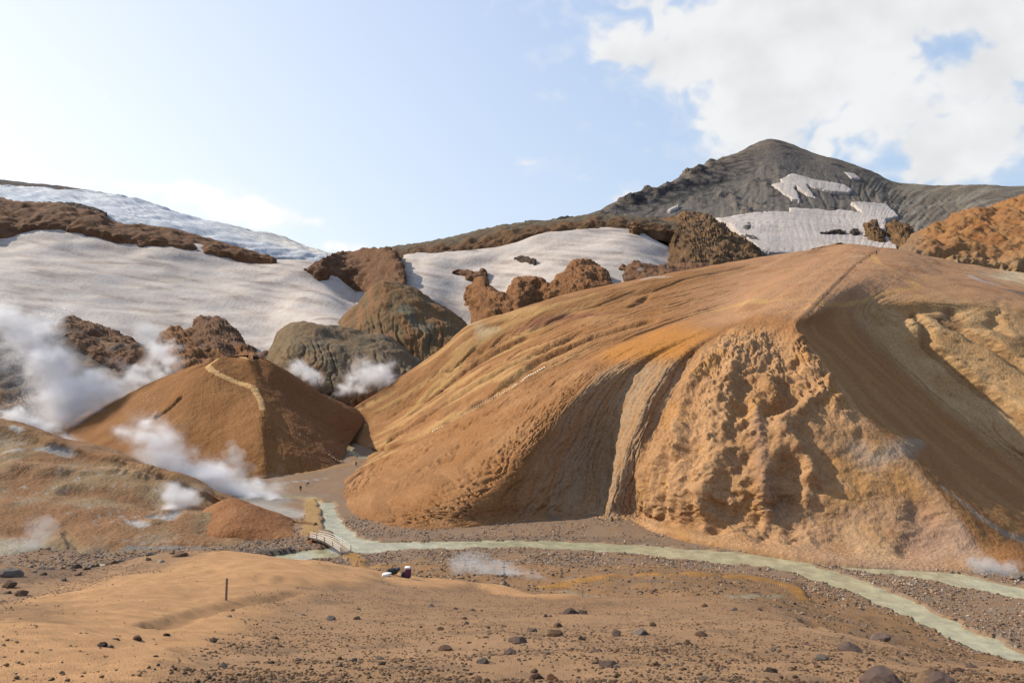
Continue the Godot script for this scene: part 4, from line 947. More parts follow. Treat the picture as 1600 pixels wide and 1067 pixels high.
func net_rock_rib() -> PackedFloat32Array:
	return PackedFloat32Array([-612.8, 185, -1030.1, -613, 189.1, -1044.1, -611.7, 192.9, -1055.6, -616.2, 198.4, -1077.8, -605.8, 197.7, -1074.5, -598.9, 197.5, -1077.6, -589.2, 196.7, -1075.5, -576.7, 193.6, -1067.8, -561.9, 189.6, -1055.4, -551, 186.7, -1050.2, -535.5, 182, -1035.5, -523.8, 178.1, -1027.9, -607.8, 208.6, -1021.8, -603.3, 211.7, -1027.5, -599.1, 214.9, -1034, -596.1, 218.5, -1042.6, -588, 218.3, -1042.9, -580, 217.9, -1043.5, -570.9, 217.1, -1042.1, -560.5, 214.5, -1037.8, -549.2, 211.3, -1031.5, -538.8, 208.4, -1026.9, -527.3, 204.6, -1019.7, -517.4, 201, -1015.2, -605.6, 211.5, -1018.1, -598.9, 213.9, -1020.1, -593.5, 216.7, -1024.3, -587.1, 219.3, -1027, -580.1, 219.4, -1028.9, -571.5, 218.8, -1028.3, -562.8, 218, -1027.2, -553.3, 215.7, -1024.4, -543.5, 213, -1020.9, -533.4, 210.2, -1016.6, -523.7, 206.9, -1012.6, -514.6, 203.5, -1009.6, -604.4, 210.1, -1016, -596.9, 211.5, -1016.7, -590.2, 213.1, -1018.7, -582.9, 214.6, -1019.7, -575.4, 214.2, -1020.5, -566.9, 213.4, -1019.8, -558.3, 212.7, -1019, -549.3, 210.8, -1017, -540.1, 208.6, -1014.6, -530.6, 206.3, -1011.6, -521.6, 203.8, -1009.1, -513, 201.2, -1007.2, -603.4, 208.9, -1014.4, -595.4, 209.3, -1014, -587.6, 209.8, -1014.2, -579.7, 210.2, -1014, -571.7, 209.3, -1013.9, -563.2, 208.5, -1013.2, -554.7, 207.8, -1012.5, -546.1, 206.2, -1011.2, -537.3, 204.5, -1009.6, -528.5, 202.7, -1007.8, -519.9, 200.8, -1006.2, -511.7, 198.9, -1005.2, -602.7, 207.7, -1013.2, -594.2, 207.2, -1012, -585.7, 206.6, -1010.8, -577.1, 206.1, -1009.6, -568.9, 204.7, -1008.9, -560.4, 203.9, -1008.2, -552.1, 203.2, -1007.6, -543.7, 201.9, -1006.8, -535.2, 200.6, -1005.8, -526.8, 199.2, -1004.8, -518.6, 198, -1004.1, -510.6, 196.8, -1003.7, -602.3, 206.6, -1012.5, -593.4, 205.2, -1010.8, -584.4, 203.7, -1008.7, -575.6, 202.2, -1006.9, -567.1, 200.5, -1005.8, -558.7, 199.6, -1005, -550.4, 198.9, -1004.6, -542.2, 197.9, -1004.1, -533.9, 196.9, -1003.4, -525.7, 195.9, -1003, -517.7, 195.3, -1002.8, -509.8, 194.7, -1002.8, -602.1, 205.6, -1012.2, -593.2, 203.3, -1010.3, -584, 201, -1008, -575, 198.7, -1006, -566.5, 196.6, -1004.8, -558.1, 195.6, -1003.9, -549.9, 194.9, -1003.5, -541.7, 194.2, -1003.1, -533.4, 193.5, -1002.6, -525.3, 192.8, -1002.3, -517.2, 192.7, -1002.3, -509.3, 192.7, -1002.5, -601.5, 192.4, -1011.2, -592.6, 190.2, -1009.3, -583.4, 187.9, -1007, -574.4, 185.6, -1005, -565.9, 183.5, -1003.8, -557.5, 182.6, -1002.9, -549.3, 181.9, -1002.5, -541.1, 181.2, -1002.1, -532.9, 180.5, -1001.6, -524.7, 179.8, -1001.3, -516.7, 179.7, -1001.3, -508.8, 179.7, -1001.5])

func net_middle_ridge() -> PackedFloat32Array:
	return PackedFloat32Array([-192, 117.7, -995, -171.9, 125, -995, -151, 129.8, -995, -129.9, 133, -995, -108.7, 135.9, -995, -87.7, 140.1, -995, -66.8, 144.7, -995, -46, 149.6, -995, -25.1, 154.2, -995, -4.1, 158.4, -995, 17.2, 160.4, -995, 38.6, 161.8, -995, 59.8, 164.4, -995, 80.9, 167.9, -995, 102, 171.3, -995, 123.4, 171, -995, 144.7, 169.8, -995, 166, 167.7, -995, 187, 163.5, -995, 208, 159.3, -995, -165.9, 128, -860, -148.5, 134.4, -860, -130.6, 138.5, -860, -112.3, 141.3, -860, -93.9, 143.8, -860, -75.8, 147.4, -860, -57.7, 151.4, -860, -39.7, 155.6, -860, -21.7, 159.6, -860, -3.5, 163.2, -860, 14.9, 164.9, -860, 33.3, 166.2, -860, 51.7, 168.4, -860, 69.9, 171.4, -860, 88.2, 174.4, -860, 106.6, 174.1, -860, 125.1, 173, -860, 143.5, 171.2, -860, 161.6, 167.6, -860, 179.7, 164, -860, -154.3, 124.6, -800, -138.2, 130.5, -800, -121.4, 134.4, -800, -104.4, 136.9, -800, -87.4, 139.2, -800, -70.5, 142.6, -800, -53.7, 146.3, -800, -37, 150.2, -800, -20.2, 154, -800, -3.3, 157.4, -800, 13.8, 158.9, -800, 31, 160.1, -800, 48.1, 162.1, -800, 65.1, 164.9, -800, 82, 167.7, -800, 99.2, 167.5, -800, 116.4, 166.5, -800, 133.5, 164.8, -800, 150.3, 161.4, -800, 167.2, 158, -800, -149.1, 117, -772.7, -133.6, 123.1, -772.7, -117.6, 127.6, -772.7, -101.3, 130.7, -772.7, -84.8, 132.7, -772.7, -68.3, 135.5, -772.7, -52, 138.7, -772.7, -35.7, 142.2, -772.7, -19.3, 145.4, -772.7, -3.4, 149.4, -772.7, 12.6, 152.2, -772.7, 29.2, 153.8, -772.7, 45.7, 156, -772.7, 62.3, 158.2, -772.7, 78.8, 160.5, -772.7, 95.4, 160.4, -772.7, 112.1, 159.7, -772.7, 128.7, 158.2, -772.7, 145.1, 155.3, -772.7, 161.5, 152.5, -772.7, -146.1, 110.8, -757.3, -131, 117.2, -757.3, -115.6, 122.4, -757.3, -99.7, 126, -757.3, -83.4, 127.8, -757.3, -67.2, 130.1, -757.3, -51, 132.9, -757.3, -34.9, 135.9, -757.3, -18.8, 138.8, -757.3, -3.6, 143.4, -757.3, 11.7, 147.3, -757.3, 27.9, 149.4, -757.3, 44.1, 151.7, -757.3, 60.4, 153.5, -757.3, 76.7, 155.3, -757.3, 93.1, 155.4, -757.3, 109.5, 155, -757.3, 125.8, 153.5, -757.3, 142, 151.1, -757.3, 158.3, 148.8, -757.3, -144, 105.2, -746.5, -129.2, 111.9, -746.5, -114.2, 117.8, -746.5, -98.7, 121.9, -746.5, -82.6, 123.5, -746.5, -66.5, 125.4, -746.5, -50.4, 127.7, -746.5, -34.4, 130.3, -746.5, -18.3, 132.9, -746.5, -3.8, 138.1, -746.5, 10.8, 143.1, -746.5, 26.8, 145.8, -746.5, 42.8, 148.2, -746.5, 59, 149.5, -746.5, 75.2, 150.9, -746.5, 91.4, 151.1, -746.5, 107.6, 151, -746.5, 123.8, 149.6, -746.5, 139.9, 147.7, -746.5, 156, 145.8, -746.5, -142.8, 100.2, -740.1, -128.2, 107.1, -740.1, -113.5, 113.7, -740.1, -98.3, 118.4, -740.1, -82.2, 119.7, -740.1, -66.1, 121.2, -740.1, -50, 123.1, -740.1, -34, 125.4, -740.1, -18, 127.6, -740.1, -4, 133.5, -740.1, 10, 139.7, -740.1, 25.9, 142.8, -740.1, 41.8, 145.3, -740.1, 57.9, 146.3, -740.1, 74.1, 147.2, -740.1, 90.2, 147.6, -740.1, 106.4, 147.8, -740.1, 122.5, 146.4, -740.1, 138.6, 145, -740.1, 154.7, 143.5, -740.1, -142.4, 95.5, -738, -127.9, 102.8, -738, -113.5, 110.1, -738, -98.5, 115.4, -738, -82.3, 116.5, -738, -66.1, 117.6, -738, -50, 119.1, -738, -33.9, 121, -738, -17.8, 122.9, -738, -4.3, 129.5, -738, 9.3, 136.8, -738, 25.1, 140.5, -738, 41, 143.1, -738, 57.2, 143.6, -738, 73.4, 144.1, -738, 89.6, 144.7, -738, 105.8, 145.2, -738, 121.9, 143.9, -738, 138.1, 142.8, -738, 154.2, 141.7, -738, -142.2, 85.9, -737, -127.8, 93.2, -737, -113.3, 100.6, -737, -98.3, 105.8, -737, -82.2, 106.9, -737, -66, 108, -737, -49.9, 109.5, -737, -33.9, 111.4, -737, -17.8, 113.3, -737, -4.3, 119.9, -737, 9.3, 127.2, -737, 25, 130.9, -737, 40.9, 133.5, -737, 57.1, 134, -737, 73.3, 134.5, -737, 89.5, 135, -737, 105.6, 135.6, -737, 121.7, 134.3, -737, 137.9, 133.2, -737, 154, 132.1, -737])

func net_middle_snow() -> PackedFloat32Array:
	return PackedFloat32Array([-339, 146.8, -1205, -140.7, 123.9, -875, -92.3, 121.1, -820, -52.7, 120.3, -820, -13.2, 126.7, -820, 33, 144.8, -820, 79.1, 148.7, -820, 125.2, 151.5, -820, 164.8, 132.3, -820, 197.7, 121.2, -820, 230.7, 117.7, -820, -317.9, 147.6, -1130, -128.6, 123, -800, -83.8, 121.1, -745, -47.9, 122.9, -745, -12, 129, -745, 29.9, 145.1, -745, 71.9, 147.6, -745, 113.8, 149.5, -745, 149.7, 128.7, -745, 179.7, 117, -745, 209.6, 113.2, -745, -306.7, 131.8, -1090, -122.2, 108.8, -760, -79.3, 105.1, -705, -45.3, 102.7, -705, -11.3, 108.1, -705, 28.3, 123.8, -705, 68, 127.9, -705, 107.7, 130.7, -705, 141.7, 116.2, -705, 170, 107.9, -705, 198.4, 105.2, -705, -294, 116.4, -1045, -115, 95.3, -715, -74.3, 90.1, -660, -42.4, 83.9, -660, -10.6, 88.6, -660, 26.5, 103.8, -660, 63.7, 109.2, -660, 100.8, 112.9, -660, 132.6, 104.1, -660, 159.2, 98.9, -660, 185.7, 97.2, -660, -281.4, 102.1, -1000, -107.7, 83, -670, -69.2, 76.6, -615, -39.5, 67.1, -615, -9.9, 71.1, -615, 24.7, 85.8, -615, 59.3, 92.3, -615, 93.9, 96.7, -615, 123.6, 93, -615, 148.3, 90.5, -615, 173, 89.8, -615, -265.9, 88.2, -945, -98.9, 71.4, -615, -63, 64.1, -560, -36, 52.1, -560, -9, 55.5, -560, 22.5, 69.2, -560, 54, 76.5, -560, 85.5, 81.4, -560, 112.5, 82.1, -560, 135, 82.1, -560, 157.6, 82.1, -560, -251.8, 75.8, -895, -90.8, 61.4, -565, -57.4, 53.5, -510, -32.8, 39.6, -510, -8.2, 42.4, -510, 20.5, 55.3, -510, 49.2, 63.2, -510, 77.9, 68.4, -510, 102.5, 72.7, -510, 123, 74.7, -510, 143.5, 75.4, -510])

func net_brown_knob() -> PackedFloat32Array:
	return PackedFloat32Array([-189.4, 86.5, -722.9, -186.6, 91.1, -734, -184.6, 95.6, -750.7, -182.3, 99.6, -769, -177.6, 102.3, -779, -209.6, 118.9, -957.9, -191.1, 116.9, -911.7, -178, 116.6, -888.8, -165.5, 116.1, -866.5, -154.1, 114.9, -848.7, -142.7, 113.6, -829.2, -132, 112.4, -811.3, -122.8, 110.3, -800.9, -113.7, 104.6, -779.8, -107.3, 96.9, -760.6, -101.1, 88.3, -733.1, -94.6, 79.5, -697.1, -88.3, 71.4, -661.9, -188.7, 103.9, -720.2, -184.5, 108.2, -725.7, -180.7, 112.3, -735.1, -177, 116, -746.4, -177, 120.9, -776.3, -186.7, 131, -853.1, -179.4, 133, -855.8, -168.3, 132.8, -840.1, -157.7, 132.5, -825.7, -147.1, 131.2, -810.5, -136.5, 129.6, -793, -125.7, 127.7, -773, -115.8, 124.6, -755.1, -107.1, 118.6, -734.2, -100.8, 110.7, -714.1, -95.4, 102.4, -691.7, -90.4, 94, -666.5, -86.2, 86.4, -646.1, -188.4, 106.2, -719, -183.5, 110.2, -722, -179, 114.1, -728.2, -174.6, 117.5, -736.4, -176.7, 123.4, -775.1, -176.5, 128.8, -806.5, -174.1, 133.1, -830.9, -163.9, 133.2, -818.5, -154.3, 133.2, -807.6, -144.1, 132, -793.5, -133.7, 130.4, -776.9, -123, 128.4, -756, -112.7, 124.8, -734.7, -104.1, 118.8, -714, -97.9, 111, -693.5, -92.8, 103, -673.3, -88.6, 95.1, -652.9, -85.3, 88, -639, -187.9, 105.8, -717.4, -182.5, 108.4, -718.2, -177.3, 110.8, -720.7, -172.4, 112.9, -726, -172.2, 117.1, -753.5, -170.9, 121.2, -778.1, -168, 124.2, -797.2, -159.6, 123.9, -790.2, -151.4, 123.4, -783.5, -142.1, 122.1, -771.7, -132.3, 120.4, -755.9, -121.6, 117.9, -733.1, -111.5, 114.2, -710.2, -102.9, 108.9, -689.1, -96.7, 102.8, -671, -91.7, 96.9, -655.5, -87.5, 91.1, -640.8, -84, 85.9, -631.1, -187.5, 105.5, -716.2, -181.7, 106.6, -715.2, -175.9, 107.6, -714.8, -170.7, 108.6, -717.8, -168.8, 111.4, -736.7, -166.5, 114.5, -755.7, -163.2, 116.5, -770.8, -156.4, 115.6, -768.1, -149.5, 114.5, -764.7, -140.9, 113, -754.6, -131.6, 111.2, -739.4, -121, 108.3, -715.1, -110.9, 104.7, -691.1, -102.4, 100, -669.6, -96, 95.4, -653.4, -91, 91.4, -641.5, -86.7, 87.5, -631.4, -83, 83.9, -624.8, -187.1, 105.1, -715.3, -181.1, 105, -712.9, -174.9, 104.7, -710.4, -169.4, 104.7, -711.6, -166.2, 106.4, -723.9, -163.4, 108.6, -738.8, -159.8, 109.7, -750.8, -154.3, 108.1, -751.3, -148.4, 106.3, -750.4, -140.4, 104.7, -741.7, -131.4, 102.6, -726.9, -120.9, 99.5, -701.5, -111, 96, -676.6, -102.5, 91.9, -654.8, -95.9, 88.7, -640.1, -90.7, 86.3, -630.9, -86.2, 84.1, -624.3, -82.2, 82.1, -620.1, -186.8, 104.9, -714.7, -180.7, 103.4, -711.5, -174.3, 101.9, -707.6, -168.7, 100.9, -707.7, -164.8, 101.8, -715.8, -161.6, 103.4, -728.2, -158, 103.8, -738.2, -153.3, 101.4, -740.7, -148.3, 98.8, -741.4, -140.7, 97, -733.5, -132.1, 94.7, -719.1, -121.7, 91.4, -692.9, -111.9, 88, -667.5, -103.3, 84.4, -645.5, -96.5, 82.5, -631.7, -91, 81.7, -624.3, -86.1, 81, -619.8, -81.6, 80.4, -617.2, -186.7, 104.6, -714.5, -180.5, 101.9, -711, -174.2, 99.3, -706.7, -168.7, 97.4, -706.4, -164.6, 97.8, -713.1, -161.3, 99, -724.6, -157.9, 98.8, -733.9, -153.8, 95.4, -737.1, -149.3, 91.9, -738.3, -142.1, 89.8, -730.8, -133.7, 87.3, -716.5, -123.5, 83.8, -690, -113.8, 80.5, -664.4, -105.1, 77.5, -642.4, -97.9, 76.8, -628.8, -91.9, 77.3, -622, -86.4, 78.1, -618.2, -81.2, 78.9, -616.1, -186.4, 95.3, -713.5, -180.3, 92.6, -710, -173.9, 90.1, -705.7, -168.4, 88.3, -705.4, -164.3, 88.6, -712.1, -161.1, 89.6, -723.6, -157.6, 89.3, -732.9, -153.6, 85.8, -736.1, -149.1, 82.3, -737.3, -141.9, 80.3, -729.8, -133.5, 78, -715.5, -123.3, 74.9, -689, -113.6, 71.9, -663.4, -104.9, 69.2, -641.4, -97.7, 68.6, -627.8, -91.7, 69.3, -621, -86.3, 70.1, -617.2, -81.1, 70.9, -615.1])

func net_olive_hill() -> PackedFloat32Array:
	return PackedFloat32Array([-141.6, 21.5, -629, -135.2, 29.8, -622, -128.4, 37.2, -616.9, -120.9, 43.6, -613.3, -114.1, 50.2, -611, -107.1, 56.4, -609.7, -99.2, 60.7, -609.2, -90.2, 60.1, -609, -81.4, 57.4, -609, -73.3, 53.3, -609.2, -65.6, 48.4, -609.7, -57.8, 43.7, -611, -49.7, 39.8, -613.3, -42.4, 34.6, -616.9, -36.3, 27.7, -622, -30.3, 20.5, -629, -125.4, 42.1, -557, -119.5, 49.2, -550, -113.4, 55.6, -544.9, -106.7, 61.1, -541.3, -100.7, 66.9, -539, -94.5, 72.3, -537.7, -87.5, 76, -537.2, -79.5, 75.5, -537, -71.8, 73.1, -537, -64.6, 69.5, -537.2, -57.8, 65.2, -537.7, -51, 61.1, -539, -43.8, 57.8, -541.3, -37.5, 53.3, -544.9, -32.1, 47.4, -550, -26.9, 41.2, -557, -118.2, 45.7, -525, -112.6, 52.3, -518, -106.8, 58.3, -512.9, -100.4, 63.4, -509.3, -94.7, 68.8, -507, -88.9, 73.9, -505.7, -82.3, 77.4, -505.2, -74.8, 77, -505, -67.5, 74.7, -505, -60.8, 71.3, -505.2, -54.4, 67.3, -505.7, -48, 63.4, -507, -41.2, 60.3, -509.3, -35.3, 56.1, -512.9, -30.2, 50.6, -518, -25.3, 44.9, -525, -113.5, 41, -497.2, -107.5, 45.7, -490.2, -101.5, 49.9, -485.1, -95.2, 53.5, -481.5, -89.4, 57.3, -479.2, -83.6, 60.8, -477.9, -77.3, 63.2, -477.4, -70.3, 62.8, -477.2, -63.4, 61.1, -477.2, -57, 58.6, -477.4, -50.8, 55.8, -477.9, -44.7, 53.2, -479.2, -38.3, 51.1, -481.5, -32.5, 48.3, -485.1, -27.4, 44.4, -490.2, -22.4, 40.4, -497.2, -110.1, 36.8, -475.4, -103.7, 39.8, -468.4, -97.4, 42.4, -463.3, -91.1, 44.6, -459.7, -85.3, 47, -457.4, -79.5, 49.1, -456.2, -73.3, 50.5, -455.6, -66.7, 50.3, -455.4, -60.1, 49, -455.4, -53.9, 47.2, -455.6, -47.9, 45.5, -456.2, -42, 44, -457.4, -35.9, 42.9, -459.7, -30.2, 41.3, -463.3, -25, 38.9, -468.4, -19.9, 36.3, -475.4, -107.7, 32.8, -458.9, -100.9, 34.3, -451.9, -94.4, 35.6, -446.8, -88.1, 36.5, -443.2, -82.1, 37.5, -440.9, -76.3, 38.4, -439.6, -70.2, 38.9, -439.1, -63.9, 38.8, -438.9, -57.6, 38, -438.9, -51.5, 36.8, -439.1, -45.6, 36.1, -439.6, -39.8, 35.7, -440.9, -33.9, 35.4, -443.2, -28.3, 34.8, -446.8, -23, 33.7, -451.9, -17.7, 32.5, -458.9, -106.7, 29, -448.5, -99.5, 29.1, -441.6, -92.7, 29, -436.4, -86.2, 28.8, -432.9, -80.1, 28.6, -430.6, -74.1, 28.4, -429.3, -68.2, 28, -428.7, -62, 27.9, -428.5, -55.9, 27.6, -428.5, -49.8, 27, -428.7, -44, 27.2, -429.3, -38.3, 27.7, -430.6, -32.5, 28.3, -432.9, -26.9, 28.7, -436.4, -21.4, 28.8, -441.6, -15.9, 28.9, -448.5, -107.3, 25.2, -445, -99.6, 23.9, -438, -92.4, 22.6, -432.9, -85.7, 21.2, -429.3, -79.3, 19.8, -427, -73.2, 18.4, -425.7, -67.2, 17.3, -425.2, -61.1, 17.3, -425, -55, 17.3, -425, -49, 17.3, -425.2, -43.1, 18.4, -425.7, -37.4, 19.8, -427, -31.6, 21.2, -429.3, -25.9, 22.6, -432.9, -20.1, 23.9, -438, -14.3, 25.2, -445, -107.1, 19.5, -444, -99.3, 18.3, -437, -92.2, 17, -431.9, -85.5, 15.8, -428.3, -79.2, 14.4, -426, -73, 13, -424.7, -67, 11.9, -424.2, -61, 11.9, -424, -54.9, 11.9, -424, -48.9, 11.9, -424.2, -43, 13, -424.7, -37.3, 14.4, -426, -31.6, 15.8, -428.3, -25.8, 17, -431.9, -20.1, 18.3, -437, -14.3, 19.5, -444])

func net_grey_mound() -> PackedFloat32Array:
	return PackedFloat32Array([-155.1, 9.2, -501, -148.1, 17.2, -494.7, -142.8, 25.5, -490.1, -135.6, 31.7, -486.9, -126.2, 32.9, -484.8, -117.2, 31.7, -483.7, -108.4, 29.7, -483.1, -99.7, 27.6, -483, -91, 26.3, -483, -82.2, 25.1, -483.1, -74.1, 21.6, -483.7, -66.5, 17.4, -484.8, -59.7, 11.7, -486.9, -53.2, 5.7, -490.1, -46.7, -0.5, -494.7, -40.3, -6.9, -501, -138.3, 27.3, -447, -132, 34.3, -440.7, -127.1, 41.6, -436.1, -120.6, 46.9, -432.9, -112.2, 48, -430.8, -104.1, 46.9, -429.7, -96.3, 45, -429.1, -88.6, 43.2, -429, -80.8, 42.1, -429, -73, 41, -429.1, -65.8, 37.9, -429.7, -59.1, 34.2, -430.8, -53.1, 29.2, -432.9, -47.3, 24, -436.1, -41.6, 18.6, -440.7, -35.9, 13, -447, -130.9, 31, -423, -124.8, 37.6, -416.7, -120.1, 44.4, -412.1, -113.9, 49.4, -408.9, -105.9, 50.4, -406.8, -98.3, 49.3, -405.7, -90.9, 47.6, -405.1, -83.6, 45.8, -405, -76.3, 44.8, -405, -68.9, 43.8, -405.1, -62.2, 40.9, -405.7, -55.8, 37.4, -406.8, -50.2, 32.6, -408.9, -44.7, 27.8, -412.1, -39.4, 22.7, -416.7, -34, 17.4, -423, -124.5, 28.8, -402.1, -118.2, 33.6, -395.9, -113.1, 38.5, -391.2, -107, 42.1, -388, -99.6, 42.6, -386, -92.6, 41.5, -384.8, -85.8, 40, -384.3, -79.1, 38.5, -384.2, -72.4, 37.7, -384.2, -65.6, 36.9, -384.3, -59.3, 34.7, -384.8, -53.3, 32, -386, -47.9, 28.5, -388, -42.7, 24.8, -391.2, -37.5, 20.9, -395.9, -32.3, 16.9, -402.1, -119.4, 26.8, -385.8, -112.9, 29.9, -379.5, -107.5, 33.2, -374.9, -101.5, 35.4, -371.7, -94.6, 35.5, -369.6, -88.1, 34.5, -368.5, -81.8, 33.1, -368, -75.6, 31.8, -367.8, -69.3, 31.2, -367.8, -63, 30.7, -368, -57.1, 29, -368.5, -51.4, 27.1, -369.6, -46.2, 24.6, -371.7, -41.1, 22, -374.9, -36.1, 19.2, -379.5, -31, 16.3, -385.8, -115.6, 24.8, -373.4, -108.9, 26.5, -367.1, -103.1, 28.1, -362.5, -97.1, 29.2, -359.3, -90.7, 28.9, -357.2, -84.6, 27.9, -356.1, -78.7, 26.6, -355.6, -72.9, 25.5, -355.4, -67, 25.1, -355.4, -61.1, 24.8, -355.6, -55.5, 23.7, -356.1, -50.1, 22.5, -357.2, -45, 20.9, -359.3, -39.9, 19.3, -362.5, -35, 17.5, -367.1, -30, 15.5, -373.4, -113.2, 22.8, -365.6, -106.2, 23, -359.4, -100, 23.3, -354.7, -94, 23.2, -351.5, -88, 22.5, -349.5, -82.2, 21.5, -348.3, -76.6, 20.3, -347.8, -71.1, 19.4, -347.7, -65.5, 19.2, -347.7, -60, 19.1, -347.8, -54.6, 18.5, -348.3, -49.3, 17.9, -349.5, -44.3, 17.2, -351.5, -39.3, 16.5, -354.7, -34.3, 15.6, -359.4, -29.4, 14.6, -365.6, -112.3, 20.6, -363, -105.1, 19.5, -356.7, -98.5, 18.3, -352.1, -92.3, 17.1, -348.9, -86.6, 16.1, -346.8, -81, 15.1, -345.7, -75.7, 14, -345.1, -70.4, 13.2, -345, -65.1, 13.2, -345, -59.7, 13.2, -345.1, -54.5, 13.2, -345.7, -49.3, 13.2, -346.8, -44.2, 13.3, -348.9, -39.2, 13.4, -352.1, -34.2, 13.4, -356.7, -29.2, 13.3, -363, -112, 16, -362, -104.8, 15, -355.7, -98.2, 13.9, -351.1, -92.1, 12.7, -347.9, -86.3, 11.7, -345.8, -80.8, 10.7, -344.7, -75.5, 9.6, -344.1, -70.2, 8.9, -344, -64.9, 8.9, -344, -59.6, 8.9, -344.1, -54.3, 8.8, -344.7, -49.2, 8.8, -345.8, -44.1, 8.9, -347.9, -39.1, 9, -351.1, -34.1, 8.9, -355.7, -29.1, 8.7, -362])

func net_outcrop_a() -> PackedFloat32Array:
	return PackedFloat32Array([-52.9, 82.2, -699.5, -50.2, 84.5, -705.7, -47.4, 86.4, -711.6, -43.8, 86.1, -711.6, -40, 85.8, -709.8, -36.4, 84.9, -708.3, -32.8, 83.1, -701.8, -29.8, 83.6, -702.8, -27.3, 86.2, -709.5, -24.2, 83.3, -700.7, -22.3, 79.5, -688.6, -21.2, 75.4, -677.3, -52.6, 99, -696.8, -49.8, 101.1, -699.5, -46.8, 102.8, -701.9, -43.1, 102.5, -701.2, -39.4, 102.1, -698.7, -35.8, 101, -695.4, -32.3, 99.2, -691.4, -29.2, 99.6, -690.7, -26.6, 101.8, -691.8, -23.7, 99.1, -687.1, -22, 95.5, -680.2, -21.1, 91.7, -674.6, -52.6, 101.2, -695.6, -49.6, 103.2, -696.7, -46.5, 104.7, -697.6, -42.8, 104.4, -696.5, -39.1, 104, -693.8, -35.5, 102.8, -689.7, -32.1, 101.2, -686.8, -29, 101.4, -685.3, -26.3, 103.4, -683.9, -23.5, 100.9, -681, -21.9, 97.5, -676.5, -21.1, 93.9, -673.4, -52.3, 100.9, -694.8, -49.3, 102.3, -695.2, -46.2, 103.3, -695.3, -42.7, 102.8, -693.5, -39.2, 102.1, -690.3, -35.8, 100.7, -686, -32.6, 99.1, -682.9, -29.6, 99.3, -681.1, -26.8, 100.8, -679.7, -24.1, 98.7, -677.3, -22.2, 96.2, -674.3, -21.1, 93.4, -672.2, -52, 100.7, -694.2, -49.1, 101.4, -694.1, -46, 102, -693.5, -42.7, 101.3, -691.1, -39.4, 100.2, -687.5, -36.2, 98.8, -683.1, -33.1, 97.2, -679.9, -30.1, 97.2, -677.8, -27.4, 98.2, -676.3, -24.6, 96.7, -674.5, -22.6, 95, -672.6, -21, 93.1, -671.4, -51.8, 100.4, -693.8, -48.9, 100.6, -693.2, -45.9, 100.6, -692.1, -42.7, 99.8, -689.3, -39.6, 98.5, -685.5, -36.6, 96.9, -680.9, -33.7, 95.3, -677.6, -30.7, 95.2, -675.3, -27.9, 95.8, -673.8, -25.2, 94.7, -672.3, -22.9, 93.8, -671.3, -21, 92.7, -670.7, -51.5, 100.2, -693.5, -48.7, 99.8, -692.6, -45.7, 99.4, -691.2, -42.7, 98.4, -688.2, -39.9, 96.8, -684.2, -37, 95.1, -679.5, -34.3, 93.5, -676.2, -31.3, 93.3, -673.8, -28.6, 93.4, -672.2, -25.8, 92.8, -670.9, -23.3, 92.6, -670.4, -21, 92.3, -670.3, -51.3, 99.9, -693.4, -48.5, 99.1, -692.4, -45.7, 98.2, -690.9, -42.8, 97, -687.8, -40.1, 95.2, -683.7, -37.5, 93.4, -679, -34.9, 91.8, -675.7, -32, 91.5, -673.2, -29.2, 91.2, -671.7, -26.4, 91, -670.5, -23.7, 91.5, -670.2, -21, 92, -670.2, -51.2, 90.9, -692.4, -48.4, 90.1, -691.4, -45.6, 89.2, -689.9, -42.7, 88.1, -686.8, -40.1, 86.3, -682.7, -37.4, 84.6, -678, -34.9, 83.1, -674.7, -32, 82.7, -672.2, -29.2, 82.5, -670.7, -26.4, 82.3, -669.5, -23.7, 82.8, -669.2, -21, 83.3, -669.2])

